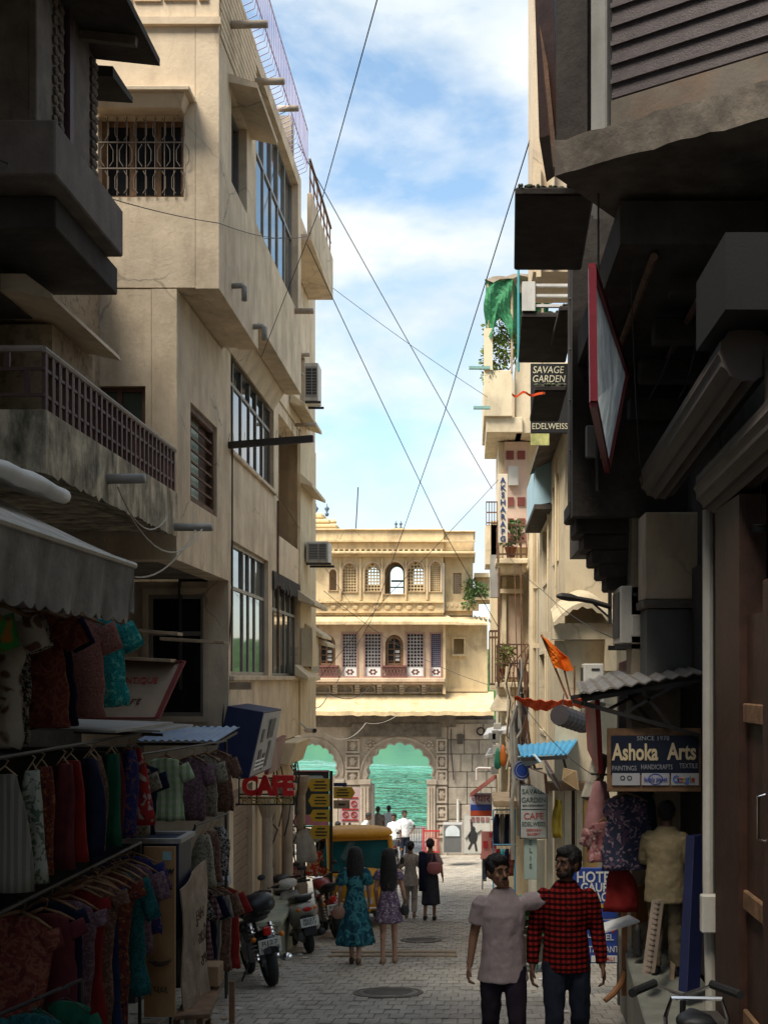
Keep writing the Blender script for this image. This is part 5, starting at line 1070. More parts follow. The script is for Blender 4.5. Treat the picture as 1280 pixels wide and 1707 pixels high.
m = MB(); m.box(-2.55, -2.35, 11.3, 11.55, -2.91, -2.72); m.one('carton', 'small brown cardboard carton on the plank bench', 'box', M('cardboard', (.28, .18, .10), .85, var=.15), bev=.006)
# awnings
aw = thing('grey_awning', 'faded grey fabric awning with scalloped valance at left edge', 'awning', (-2.9, 7.2, .6))
cv = M('faded_grey_canvas', (.60, .57, .52), .9, var=.15, scale=3, bump=.3, bscale=12, dirt=(.12, .10, .085), amt=.6); cvd = M('shaded_grey_canvas', (.30, .285, .265), .9, var=.25, scale=4, bump=.4, bscale=14, dirt=(.06, .05, .045), amt=.5)  # valance cloth is a darker copy of the canopy's, with its shade in the colour
m = MB(); m.sheet([[Vector((lerp(-3.55, -2.3, t_), y, lerp(1.42, .78, t_)-.03*math.sin(math.pi*t_))) for t_ in (0, .25, .5, .75, 1)] for y in (5.0, 5.8, 6.6, 7.4, 8.22)]); m.build('canopy', cv, aw, solid=.012)
m = MB(); m.tube([(-2.29, 5.0, .77), (-2.29, 8.24, .77)], .024, 8); m.build('front_bar', lgrey, aw)
m = MB(); rws = []
for i in range(5):
    row = []
    for j in range(81):
        y = 5.0+3.22*j/80; d = .36+.035*abs(math.sin(j*math.pi/5)); row.append(Vector((-2.285-.03*i/4+.004*i*math.sin(j*.45), y, .76-d*i/4)))
    rws.append(row)
m.sheet(rws); m.sheet([[Vector((lerp(-2.285, -2.75, j/10), 8.22, .76+.2*j/10-(.32-.2*j/10+.02*abs(math.sin(j*1.57)))*i/3)) for j in range(11)] for i in range(4)]); m.build('valance', cvd, aw, solid=.008)
m = MB()
m.tube([(-2.3, 8.1, .76), (-3.5, 8.1, .55)], .015, 6); m.build('arm', iron, aw)
ra = thing('rolled_awning', 'rolled white awning above the grey one at left edge', 'awning', (-2.9, 7.2, 1.2))
m = MB(); rg = random.Random(1); pts = [Vector((-2.82+rg.uniform(-.01, .01), 6.2+.22*i, 1.27+rg.uniform(-.012, .012))) for i in range(11)]; m.tube(pts, [.06+rg.uniform(-.012, .012) for _ in pts], 10); m.build('roll', white, ra, smooth=True)
m = MB(); m.sheet([[Vector((lerp(-3.5, -2.83, t_), y, lerp(1.4, 1.22, t_))) for t_ in (0, .5, 1)] for y in (6.2, 7.3, 8.4)]); m.build('canopy', cv, ra, solid=.01)
# shelves and slanted board under the corner building
sb = thing('slanted_signboard', 'cream signboard with red border tilted back above the clothes', 'sign', (-3.3, 12.6, -.4))
A, B_, C_, D_ = Vector((-4.0, 12.3, -.42)), Vector((-3.18, 12.3, -.42)), Vector((-3.02, 12.75, .17)), Vector((-4.0, 12.75, .17))
nn = (B_-A).cross(D_-A).normalized()
m = MB(); m.hexa([A, B_, C_, D_]+[p-nn*.03 for p in (A, B_, C_, D_)]); m.build('panel', M('cream_board', (.36, .27, .19), .8, var=.15), sb)
m = MB()
for p, q_ in ((A, B_), (B_, C_), (C_, D_)): m.bar(p+nn*.012, q_+nn*.012, .06, .02)
m.build('border', M('faded_red_border', (.20, .04, .035), .7), sb)
Uv = (B_-A).normalized(); Vv_ = (C_-B_); Vv_ = (Vv_-Uv*Vv_.dot(Uv)).normalized()
text('ANTIQUE', .11, inkr, sb, A+Uv*.55+Vv_*.48+nn*.015, Uv, Vv_, width=.4); text('Art', .15, M('brown_ink', (.10, .05, .035)), sb, A+Uv*.5+Vv_*.22+nn*.015, Uv, Vv_, shear=.3)
for i, (x0, x1, y0, z, lb) in enumerate(((-3.7, -3.15, 13.1, .50, 'pale plank nearer the awning in front of the dark window'), (-3.45, -2.75, 13.6, .42, 'long pale plank jutting out in front of the dark window'), (-3.9, -3.1, 12.6, .2, 'plank edge above the tilted cream signboard'))):
    m = MB(); m.obox(((x0+x1)/2, y0, z), ((x1-x0)/2, .05, -.02), (0, .12, 0), (0, 0, .018)); m.one('loose_plank', lb, 'plank', lwood, bev=.004)
root = thing('tin_canopy', 'small blue corrugated tin canopy over the far clothes rack', 'canopy', (-3.0, 14, -.55))
m = MB(); rings = []
for j in range(41):
    x = lerp(-3.6, -2.72, j/40); z = -.66+.012*math.sin(j*math.pi/2)
    rings.append([Vector((x, 13.0, z-.03)), Vector((x, 14.3, z+.07)), Vector((x, 14.3, z+.08)), Vector((x, 13.0, z-.02))])
m.loft(rings); m.build('sheet', M('faded_blue_tin', (.12, .20, .34), .5, .1, var=.25, dirt=(.25, .24, .22), amt=.6), root); m = MB(); m.bar((-3.6, 13.05, -.72), (-2.75, 13.05, -.72), .03); m.bar((-2.75, 13.05, -.72), (-2.75, 14.25, -.65), .03); m.build('frame', iron, root)
root = thing('tin_canopy', 'flat grey tin canopy left of the small blue one', 'canopy', (-3.4, 12.6, -.5)); m = MB(); m.hexa([(-4.1, 12.1, -.50), (-3.1, 12.1, -.55), (-2.95, 12.9, -.52), (-4.1, 12.9, -.46), (-4.1, 12.1, -.48), (-3.1, 12.1, -.53), (-2.95, 12.9, -.5), (-4.1, 12.9, -.44)]); m.build('sheet', grey, root); m = MB(); m.bar((-4, 12.2, -.55), (-3.1, 12.2, -.58), .03); m.build('frame', iron, root)
# projecting signs
def quad_sign(name, label, pts, th, face, back, group=None):
    pts = [Vector(p) for p in pts]; c = sum(pts, Vector())/4; root = thing(name, label, 'sign', c, 0, group); n_ = (pts[1]-pts[0]).cross(pts[3]-pts[0]).normalized()
    m = MB(); m.hexa([p-n_*.004 for p in pts]+[p-n_*th for p in pts]); m.build('case', back, root, bev=.005)
    m = MB(); q_ = [c+(p-c)*.95 for p in pts]; m.hexa([p for p in q_]+[p-n_*.003 for p in q_]); m.build('face', face, root)
    return root, pts, n_
sg, pt, nn = quad_sign('box_sign', 'deep navy box sign with grey face tilted over the cafe sign', [P(415, 1298, 15.6), P(452, 1282, 16.6), P(470, 1182, 16.8), P(440, 1187, 15.8)], .5, M('grey_sign_face', (.30, .29, .29), .4, var=.2), M('deep_blue_side', (.008, .015, .06), .5))
m = MB(); ctr = sum(pt, Vector())/4; U_ = (pt[1]-pt[0]); V_ = (pt[3]-pt[0])
for u, v, w, h in ((.25, .25, .12, .3), (.45, .2, .1, .25), (.62, .3, .1, .4), (.55, .7, .25, .3), (.2, .62, .1, .2)): c = pt[0]+U_*u+V_*v+nn*.006; m.obox(c, U_*w*.5, V_*h*.5, nn*.002)
m.build('picture', M('dark_sign_print', (.04, .045, .06), .4, var=.4), sg)
m = MB(); c = pt[0]+U_*.3+V_*.12+nn*.007
for k in range(3): m.obox(c+V_*.06*k, U_*.2, V_*.015, nn*.002)
m.build('caption', inkw, sg)
sg, pt, nn = quad_sign('framed_sign', 'small sign with dull red frame under the navy box sign', [P(447, 1292, 17.4), P(466, 1284, 18.2), P(478, 1226, 18.3), P(458, 1236, 17.5)], .06, M('dusty_rose_print', (.30, .20, .17), .7, var=.25), M('dull_red_frame', (.22, .06, .05), .6))
# CAFE sign
cf = thing('cafe_sign', 'CAFE sign of red letters on a black bracket over the shutter', 'sign', (-2.85, 17.0, -1.7))
Yc = 17.0
text('CAFE', .36, M('red_sign_letters', (.62, .02, .022), .4), cf, P(447, 1311, Yc), width=.74, ext=.03, bold=.022)
text('RESTRO', .15, M('ochre_letters', (.38, .26, .05), .5), cf, P(446, 1335, Yc), width=.72, ext=.012)
m = MB()
for y in (1297, 1324, 1330, 1341): m.bar(P(398, y, 17.06), P(491, y, 17.06), .02)
for x in (399, 428, 462, 490): m.bar(P(x, 1296, 17.06), P(x, 1342, 17.06), .02)
m.bar(P(398, 1296, 17.06), (-3.3, 17.06, P(0, 1296, 17.06).z), .03); m.bar(P(398, 1341, 17.06), (-3.3, 17.06, P(0, 1341, 17.06).z), .03)
m.build('frame', black, cf)
# direction post
dp = thing('direction_post', 'black post carrying yellow arrow-shaped direction boards near the gate', 'signpost', (P(552, 0, 22).x, 22, gz(22)))
m = MB(); m.tube([P(552, 1285, 22), Vector((P(552, 0, 22).x, 22, gz(22)))], .03, 8); m.build('pole', black, dp)
def arrow(x0, x1, y0, y1, d, mt, n):
    Yq = 21.94; k = Yq/2000; a = q(x0, y1, k); b_ = q(x1, y0, k); mid = (a[1]+b_[1])/2; tip = .06
    lp = [(a[0], mid), (a[0]+tip, a[1]), (b_[0], a[1]), (b_[0], b_[1]), (a[0]+tip, b_[1])] if d < 0 else ([(a[0], a[1]), (b_[0]-tip, a[1]), (b_[0], mid), (b_[0]-tip, b_[1]), (a[0], b_[1])] if d > 0 else rect(a[0], b_[0], a[1], b_[1]))
    m = MB(); m.plate([lp], (0, Yq, 0), th=.02, **XZ); o = m.build('arrow_board', mt, dp)
    m = MB(); h = (b_[1]-a[1])/(n+1)
    for i in range(n): z = b_[1]-h*(i+1); w = (b_[0]-a[0])*(.3 if i else .24)*(1 if i % 2 else .9); c = (a[0]+b_[0])/2+.03*(-d); m.box(c-w, c+w, Yq-.004, Yq-.0005, z-h*.22, z+h*.22)
    m.build('lettering', inkk, o)
for r_ in ((513, 549, 1298, 1319, -1, 3), (514, 549, 1324, 1345, -1, 3), (516, 549, 1350, 1370, -1, 2), (516, 549, 1376, 1398, -1, 3)): arrow(*r_[:5], yel, r_[5])
arrow(556, 592, 1312, 1331, 1, yel, 3); arrow(556, 583, 1334, 1348, 0, lwood, 1); arrow(556, 578, 1305, 1311, 0, navy, 0)
# posters by the gate
root = thing('poster_board', 'dark poster board with a pale vehicle picture left of the direction post', 'poster', P(520, 1430, 27))
m = MB(); m.pbox(491, 548, 1285, 1358, 27, 27.05); m.build('panel', M('dark_poster', (.03, .035, .04), .4, var=.4, scale=6), root)
m = MB(); m.pbox(490, 549, 1284, 1286.5, 26.97, 27); m.build('top_edge', M('pink_paint', (.52, .18, .24), .6, var=.15), root)
m = MB(); m.pbox(491, 548, 1358.5, 1376, 26.98, 27.03); m.build('pink_edge', M('pink_paint', (.52, .18, .24), .6, var=.15), root)
m = MB(); m.hexa([P(510, 1302, 26.97), P(544, 1302, 26.97), P(544, 1302, 26.99), P(510, 1302, 26.99), P(516, 1293, 26.97), P(537, 1293, 26.97), P(537, 1293, 26.99), P(516, 1293, 26.99)]); m.build('vehicle_picture', M('pale_blue_print', (.35, .42, .42), .5), root)
m = MB(); m.bar(P(500, 1376, 27.03), Vector((P(500, 0, 27).x, 27.03, gz(27))), .05); m.bar(P(540, 1376, 27.03), Vector((P(540, 0, 27).x, 27.03, gz(27))), .05); m.build('stand', iron, root)
root = thing('notice_board', 'white and pink notice with red prohibition circles by the gate pillar', 'notice', P(583, 1430, 32))
m = MB(); m.pbox(566, 600, 1314, 1371, 32, 32.05); m.build('panel', M('pink_white_paper', (.62, .45, .45), .6, var=.1), root)
for i in range(2):
    for j in range(2):
        c = P(576+14*i, 1340+18*j, 31.98); m = MB(); n_ = 16
        m.plate([[(c.x+.085*math.cos(2*math.pi*k/n_), c.z+.085*math.sin(2*math.pi*k/n_)) for k in range(n_)], [(c.x+.06*math.cos(2*math.pi*k/n_), c.z+.06*math.sin(2*math.pi*k/n_)) for k in range(n_)]], (0, 31.985, 0), th=.01, **XZ); m.bar(c+Vector((-.05, .0, .05)), c+Vector((.05, .0, -.05)), .02, .01); m.build('prohibition_sign', inkr, root)
m = MB()
for z in (1330, 1349, 1367): m.pbox(570, 597, z-1.2, z+1.2, 31.985, 31.995)
m.build('caption', inkr, root); m = MB(); m.bar(P(583, 1371, 32.03), Vector((P(583, 0, 32).x, 32.03, gz(32))), .06); m.build('stand', iron, root)
CL = _CL
# t-shirts on display beyond the bikes and piled wares
garment('shirt', 'white and grey t-shirt on a stand left of the rickshaw', 'shirt', P(508, 1380, 22.5), .40, .62, CL('pale_grey_tee', (.5, .49, .45), (.4, .39, .36)), R(5), .18, 0, None, 90, slw=.09)
m = MB(); m.tube([P(508, 1378, 22.6), Vector((P(508, 0, 22.6).x, 22.6, gz(22.6)))], .02, 6); m.tube([P(488, 1378, 22.6), P(528, 1378, 22.6)], .015, 6); m.one('display_stand', 'thin stand behind the white and grey t-shirt', 'stand', iron)
for i, (x, y, w, h, mt, lb) in enumerate(((527, 1415, 34, 40, CL('red_orange_print', (.55, .06, .03), (.7, .35, .15), 'floral', 14, (.6, .5, .4)), 'bright red and orange printed cloth hung by the rickshaw'), (497, 1432, 30, 30, CL('red_floral', (.45, .03, .04), (.5, .3, .3), 'floral', 16), 'red flowered cloth hanging low behind the scooters'), (545, 1400, 14, 40, CL('teal_cloth', (.02, .2, .22), (.03, .28, .28)), 'teal cloth strip hung beside the red and orange cloth'))):
    drape('printed_cloth', lb, 'cloth', P(x, y, 23.5), w*.0118, h*.0118, mt, 0, 'cloths for sale near the rickshaw', i+80)
m = MB(); m.tube([P(480, 1400, 23.6), P(556, 1397, 23.6)], .02, 6); m.tube([P(480, 1400, 23.6), Vector((P(480, 0, 23.6).x, 23.6, gz(23.6)))], .02, 6); m.tube([P(556, 1397, 23.6), Vector((P(556, 0, 23.6).x, 23.6, gz(23.6)))], .02, 6); m.one('display_rack', 'rack with cloths for sale left of the rickshaw', 'rack', iron)
root = thing('security_camera', 'white bullet camera under the cornice at the end of the shop row', 'camera', P(524, 1217, 22.9)); m = MB(); m.tube([P(510, 1217, 22.9), P(524, 1218, 22.5)], .05, 8); m.build('housing', offw, root); m = MB(); m.tube([P(524, 1218, 22.49), P(525, 1218, 22.46)], .04, 8); m.build('lens', black, root); m = MB(); m.bar(P(512, 1215, 22.9), P(500, 1205, 22.9), .03); m.build('bracket', offw, root)
root = thing('net_bag', 'clear plastic bag of goods hung at the end of the far rack', 'bag', (-2.85, 13.9, -2.4)); m = MB(); m.lathe([(.02, .45), (.05, .35), (.09, .15), (.11, 0), (.1, -.05)], (-2.85, 13.9, -2.35), 10); m.build('bag', M('pale_blue_plastic', (.33, .36, .42), .3, var=.3), root); m = MB(); m.tube([(-2.85, 13.9, -1.95), (-2.85, 13.9, -1.5)], .006, 4); m.build('string', wirel, root)
# ================================================================ right side at street level
# platform and steps
m = MB(); m.hexa([(1.36, 8.9, -3.4), (2.04, 8.9, -3.4), (2.04, 12.6, -3.7), (1.60, 12.6, -3.7), (1.33, 8.9, -2.62), (2.04, 8.9, -2.62), (2.04, 12.6, -2.62), (1.57, 12.6, -2.62)]); m.one('shop_platform', 'grey stone shop platform with pale edge at lower right', 'platform', M('grey_green_stone', (.22, .22, .18), .8, var=.2, bump=.2, dirt=(.1, .09, .07), amt=.5), bev=.015)
m = MB(); m.hexa([(1.5, 5.5, -2.8), (2.04, 5.5, -2.8), (2.04, 8.85, -3.2), (1.56, 8.85, -3.2), (1.5, 5.5, -2.3), (2.04, 5.5, -2.3), (2.04, 8.85, -2.45), (1.56, 8.85, -2.45)]); m.one('door_step', 'dark stone step before the timber shop front', 'step', dconc, bev=.02)
# metal awning with truss
aw = thing('metal_awning', 'grey corrugated metal awning over the arts shop sign', 'awning', (1.6, 11.2, -.1))
m = MB(); rings = []; n_ = 36
for i in range(n_+1):
    t_ = i/n_; a = P(966, 1158, 10.25).lerp(P(1172, 1122, 10.25), t_); b_ = Vector((lerp(1.14, 2.05, t_), 12.6, lerp(-.06, .20, t_))); w = .012*math.sin(i*math.pi/2)
    rings.append([a+Vector((0, 0, w)), b_+Vector((0, 0, w)), b_+Vector((0, 0, w+.012)), a+Vector((0, 0, w+.012))])
m.loft(rings); m.build('sheet', M('weathered_grey_tin', (.30, .27, .24), .6, .2, var=.25, dirt=(.13, .10, .08), amt=.6), aw)
for y in (10.35, 11.5): m = MB(); m.bar((.98, y, -.19), (2.0, y, -.02), .04); m.bar((1.0, y, -.22), (2.0, y, -.5), .035); m.bar((1.5, y, -.12), (1.75, y, -.42), .03); m.bar((1.75, y, -.08), (1.35, y, -.3), .03); m.build('truss', iron, aw)
# Ashoka Arts sign
Ys = 10.4; sg = thing('shop_sign', 'navy Ashoka Arts shop sign in brown frame under metal awning', 'sign', P(1088, 1318, Ys))
m = MB(); m.pbox(1012, 1168, 1214, 1320, Ys, Ys+.05); m.build('frame', mwood, sg, bev=.006)
m = MB(); m.pbox(1018, 1164, 1226, 1292, Ys-.008, Ys); m.build('panel', M('near_black_navy', (.008, .014, .032), .5, var=.2, bump=.03), sg)
def pc(x, y, Y): v = P(x, y, Y); return v
crm = M('cream_sign_letters', (.72, .58, .36), .5, var=.05, bump=0)
text('Ashoka', .2, crm, sg, P(1058, 1255, Ys-.012), width=.40, bold=.005); text('Arts', .2, crm, sg, P(1136, 1254, Ys-.012), width=.25, bold=.005)
text('SINCE 1978', .055, inkg, sg, P(1088, 1231, Ys-.012), width=.28); text('PAINTINGS', .06, inkg, sg, P(1040, 1281, Ys-.012), width=.21); text('HANDICRAFTS', .06, inkg, sg, P(1094, 1279, Ys-.012), width=.27); text('TEXTILE', .06, inkg, sg, P(1147, 1277, Ys-.012), width=.16)
for x0, x1 in ((1020, 1066), (1069, 1115), (1118, 1164)): m = MB(); m.pbox(x0, x1, 1289, 1309, Ys-.012, Ys-.002); m.build('plate', M('pale_grey_plate', (.45, .45, .47), .6, var=.06, bump=0), sg)
text('lonely planet', .055, M('blue_ink', (.03, .05, .35), .6, bump=0), sg, P(1092, 1299, Ys-.016), width=.2)
m = MB(); c = P(1092, 1299, Ys-.014); m.plate([[(c.x+.065*math.cos(k*.524), c.z+.05*math.sin(k*.524)) for k in range(12)], [(c.x+.055*math.cos(k*.524), c.z+.042*math.sin(k*.524)) for k in range(12)]], (0, Ys-.014, 0), th=.001, **XZ); m.build('ring_mark', M('blue_ink', (.03, .05, .35)), sg)
gx = 1122
for ch, c, dx in (('G', (.05, .15, .6), 8), ('o', (.5, .05, .03), 6), ('o', (.6, .38, .02), 6), ('g', (.05, .15, .6), 6), ('l', (.04, .3, .08), 3.5), ('e', (.5, .05, .03), 6)):
    text(ch, .085, M('mark_%d_%d' % (c[0]*100, c[1]*100), c, .6, bump=0), sg, P(gx+dx/2, 1299, Ys-.016)); gx += dx
m = MB(); c = P(1043, 1297, Ys-.014)
for s in (-1, 1): m.plate([[(c.x+s*.03+.022*math.cos(k*.524), c.z+.022*math.sin(k*.524)) for k in range(12)], [(c.x+s*.03+.013*math.cos(k*.524), c.z+.013*math.sin(k*.524)) for k in range(12)]], (0, Ys-.014, 0), th=.001, **XZ)
m.build('owl_eyes_mark', inkk, sg)
# narrow framed posters by the awning
def board(name, label, x0, x1, y0, y1, Y, face, frame=None, cat='sign', fw=2, th=.04, group=None):
    root = thing(name, label, cat, P((x0+x1)/2, y1, Y), 0, group)
    m = MB(); m.pbox(x0, x1, y0, y1, Y, Y+th); m.build('frame', frame or face, root, bev=.004)
    m = MB(); m.pbox(x0+fw, x1-fw, y0+fw, y1-fw, Y-.006, Y-.0005); m.build('panel', face, root); return root
prt = M('faded_photo_print', (.40, .33, .28), .6, var=.5, scale=9, bump=0)
sg, pt, nn = quad_sign('framed_sign', 'tall narrow sign in dark red frame under the awning tip', [P(1006, 1290, 11.2), P(986, 1250, 12.8), P(982, 1172, 12.8), P(1000, 1166, 11.2)], .05, prt, redp)
sg, pt, nn = quad_sign('framed_sign', 'small dark red framed sign below the outdoor air conditioner', [P(1030, 1130, 12.4), P(1052, 1128, 12.4), P(1052, 1097, 12.4), P(1032, 1105, 12.4)], .05, M('pale_red_print', (.45, .28, .24), .6, var=.3), redp)
sg, pt, nn = quad_sign('tilted_sign', 'white box sign tilted outward beside the framed poster', [P(967, 1330, 12.6), P(985, 1330, 12.0), P(1003, 1256, 12.2), P(990, 1250, 12.8)], .08, M('dirty_white_panel', (.55, .48, .38), .6, var=.2, dirt=(.25, .2, .14), amt=.6), conc)
# big red framed sign hanging high
pt = [Vector(p) for p in ((.835, 8.0, 1.84), (1.25, 10.8, 1.88), (1.42, 10.8, 2.75), (.825, 8.0, 2.73))]; sg = thing('hanging_sign', 'large red framed picture sign hanging high under the dark overhang', 'sign', sum(pt, Vector())/4)
flex = M('printed_flex_sheet', (.62, .72, .82), .5, var=.45, scale=3, bump=0); t = flex.node_tree; b = t.nodes['Principled BSDF']; tr = t.nodes.new('ShaderNodeBsdfTranslucent'); ms = t.nodes.new('ShaderNodeMixShader'); ms.inputs[0].default_value = .7
t.links.new(b.inputs['Base Color'].links[0].from_socket, tr.inputs[0]); t.links.new(b.outputs[0], ms.inputs[1]); t.links.new(tr.outputs[0], ms.inputs[2]); t.links.new(ms.outputs[0], t.nodes['Material Output'].inputs[0])
m = MB(); m.add(pt, [(0, 1, 2, 3)]); m.build('picture_sheet', flex, sg, norm=False)
m = MB()
for a, b_ in ((0, 1), (1, 2), (2, 3), (3, 0)): m.bar(pt[a], pt[b_], .05, .07)
m.build('frame', M('crimson_frame', (.25, .018, .03), .4), sg)
m = MB(); m.bar(pt[0].lerp(pt[1], .5), pt[3].lerp(pt[2], .5), .012); m.build('batten', iron, sg)
m = MB(); m.tube([(.9, 8.3, 2.73), (.9, 8.3, 3.35)], .008, 5); m.build('suspension_rod', iron, sg)
# street lamp arm
lp = thing('street_lamp', 'dark street lamp arm pointing left from the right wall', 'lamp', P(1018, 1030, 13.5))
m = MB(); m.tube([P(1018, 1012, 13.5), P(985, 1002, 13.45), P(955, 997, 13.4)], .03, 8); m.bar(P(1016, 1040, 13.5), P(1016, 985, 13.5), .04); m.bar(P(1016, 1030, 13.5), P(985, 1003, 13.45), .02); m.build('arm', iron, lp)
m = MB(); m.tube([P(966, 999, 13.42), P(950, 996, 13.4), P(935, 994, 13.38), P(927, 993.5, 13.37)], [.025, .045, .04, .015], 8); m.build('lamp_head', iron, lp)
# rolled tarpaulin
root = thing('rolled_tarpaulin', 'rolled dark tarpaulin hung under the red orange cloth', 'tarpaulin', P(950, 1200, 13.2)); m = MB(); A_, B_ = P(932, 1192, 13.4), P(972, 1206, 14.0)
m.tube([A_.lerp(B_, i/12) for i in range(13)], [.115*(1+.05*(i % 2)) for i in range(13)], 14); m.build('roll', M('dusty_black_tarp', (.06, .05, .055), .7, var=.25), root); m = MB()
for i in range(3): m.tube([A_.lerp(B_, .1+.4*i)+Vector((0, 0, .12)), P(940+18*i, 1155, 13.3)], .006, 4)
m.build('rope', wirel, root)
# flags
root = thing('orange_flag', 'triangular orange pennant on a leaning stick', 'flag', P(945, 1160, 14)); A_, B_, C_ = P(903, 1060, 14), P(925, 1112, 14), P(955, 1118, 14)
m = MB(); rws = []
for i in range(8):
    t_ = i/7; l = A_.lerp(B_+Vector((0, 0, -.02)), t_); r = A_.lerp(P(953, 1100, 14) if t_ < .9 else C_, t_); rws.append([l.lerp(r, j/6)+Vector((0, .05*math.sin(j*1.1+i*.6), .015*math.sin(j+i))) for j in range(7)])
m.sheet(rws); m.build('pennant', orange, root, solid=.004); m = MB(); m.tube([P(902, 1058, 14.02), P(946, 1165, 14.05)], .014, 6); m.build('stick', mwood, root)
m = MB(); m.tube([P(940, 1116, 14.1), P(950, 1160, 14.1)], .012, 6); m.tube([P(957, 1110, 14.1), P(957, 1165, 14.1)], .012, 6); m.one('flag_stick', 'pair of bare sticks beside the orange pennant', 'stick', mwood)
m = MB(); rws = []
for i in range(6):
    rws.append([Vector((lerp(P(858, 0, 13.9).x, P(980, 0, 13.9).x, j/24), 13.9+.25*(i/5)+.03*math.sin(j*.9), P(0, 1161, 13.9).z-.05*math.sin(math.pi*j/24)-(i/5)*(.03+.12*(j/24)**3+.09*math.sin(math.pi*min(1, j/16)))+.012*math.sin(j*1.7+i))) for j in range(25)])
m.sheet(rws); m.one('hanging_cloth', 'red orange cloth strung across below the orange pennant', 'cloth', saff, solid=.005)
m = MB(); rws = [[P(lerp(853, 908, j/12), 655+1.5*math.sin(j*1.3)+4*i+2*math.sin(j), 13.2)+Vector((0, .03*math.sin(j), 0)) for j in range(13)] for i in range(2)]; m.sheet(rws); m.one('orange_ribbon', 'thin orange ribbon tied under the dark slabs high on the right', 'ribbon', saff, solid=.004)
# blue tin awning and what hangs there
root = thing('blue_awning', 'bright blue corrugated tin awning over a small shop', 'awning', P(910, 1265, 16.5)); m = MB(); rings = []
for i in range(49):
    t_ = i/48; w = .014*math.sin(i*math.pi/2.5); a = P(868, 1262, 16).lerp(P(945, 1258, 16), t_); b_ = P(862, 1243, 17.3).lerp(P(962, 1234, 17.3), t_); rings.append([a+Vector((0, 0, w)), b_+Vector((0, 0, w)), b_+Vector((0, 0, w+.01)), a+Vector((0, 0, w+.01))])
m.loft(rings); m.build('sheet', skyb, root); m = MB(); m.bar(P(868, 1266, 16), P(945, 1262, 16), .03, .05); m.bar(P(885, 1263, 16.2), P(905, 1320, 17.2), .03); m.bar(P(938, 1262, 16.2), P(948, 1300, 17.2), .03); m.build('frame', iron, root)
root = thing('satellite_dish', 'round dark blue sign disc below the blue awning', 'sign', P(870, 1300, 16.8)); m = MB(); n_ = 24; c = P(870, 1284, 16.8); m.plate([[(c.x+.13*math.cos(2*math.pi*k/n_), c.z+.14*math.sin(2*math.pi*k/n_)) for k in range(n_)]], (0, 16.8, 0), th=.03, **XZ); m.build('disc', M('enamel_blue', (.02, .06, .28), .35), root); m = MB()
for r0, r1 in ((.128, .115), (.09, .082)): m.plate([[(c.x+r0*math.cos(2*math.pi*k/n_), c.z+r0*1.07*math.sin(2*math.pi*k/n_)) for k in range(n_)], [(c.x+r1*math.cos(2*math.pi*k/n_), c.z+r1*1.07*math.sin(2*math.pi*k/n_)) for k in range(n_)]], (0, 16.79, 0), th=.002, **XZ)
m.build('ring_mark', inkg, root); m = MB(); m.bar(c+Vector((0, .03, 0)), c+Vector((.3, .3, 0)), .02); m.build('bracket', iron, root)
root.name = 'round_sign'
wp = M('weathered_white_panel', (.55, .50, .42), .6, var=.15, dirt=(.28, .22, .15), amt=.6)
sg, pt, nn = quad_sign('tilted_sign', 'cream panel sign tilted out below the blue awning', [P(884, 1308, 15.9), P(909, 1324, 15.2), P(906, 1290, 15.2), P(880, 1280, 15.9)], .04, wp, dwood)
sg, pt, nn = quad_sign('tilted_sign', 'pale blue panel angled above the round blue sign', [P(875, 1278, 16.6), P(900, 1272, 15.9), P(888, 1258, 16.0), P(861, 1262, 16.7)], .03, M('pale_sky_panel', (.42, .55, .62), .5, var=.1), M('pale_sky_panel', (.42, .55, .62)))
sg, pt, nn = quad_sign('tilted_sign', 'dark edged panel slanting right of the cream panel', [P(912, 1292, 15.6), P(934, 1320, 15.0), P(918, 1290, 15.0), P(905, 1268, 15.6)], .04, M('pale_grey_print', (.4, .42, .42), .5, var=.2), dwood)
sg, pt, nn = quad_sign('tilted_sign', 'tan board hung slanting in the shade of the blue awning', [P(935, 1300, 15.8), P(962, 1318, 15.2), P(958, 1285, 15.2), P(938, 1280, 15.8)], .03, M('tan_board', (.35, .24, .13), .7, var=.2), M('tan_board', (.35, .24, .13)))
# cafe sign on the wall
Yc = 16.6; sg = board('cafe_board', 'white Savage Garden and Cafe Edelweiss board on the right wall', 866, 912, 1308, 1398, Yc, M('pale_grey_board', (.42, .42, .38), .6, var=.08, bump=0), black, fw=1.6)
gi = M('dark_green_lettering', (.04, .08, .05), .6, bump=0)
for s, y, sz, w, mt in (('SAVAGE', 1320, .1, .32, gi), ('GARDEN', 1334, .1, .33, gi), ('BAR RESTAURANT', 1343, .04, .3, inkk), ('CAFE', 1361, .125, .27, inkr), ('EDELWEISS', 1374, .085, .32, gi), ('GERMAN', 1384, .055, .2, inkr), ('BAKERY', 1391, .055, .18, inkr)): text(s, sz, mt, sg, P(889, y, Yc-.008), width=w)
m = MB(); m.pbox(869, 909, 1348.5, 1349.8, Yc-.009, Yc-.007); m.build('rule', inkk, sg)
sg = board('vertical_sign', 'narrow pale vertical sign with dark letters under the cafe board', 873, 895, 1399, 1466, Yc+.05, M('pale_green_board', (.36, .42, .36), .6, var=.1), None, fw=.8)
for i, ch in enumerate('ELISE'[:4]): text(ch, .09, gi, sg, P(884, 1405+i*13, Yc+.04))
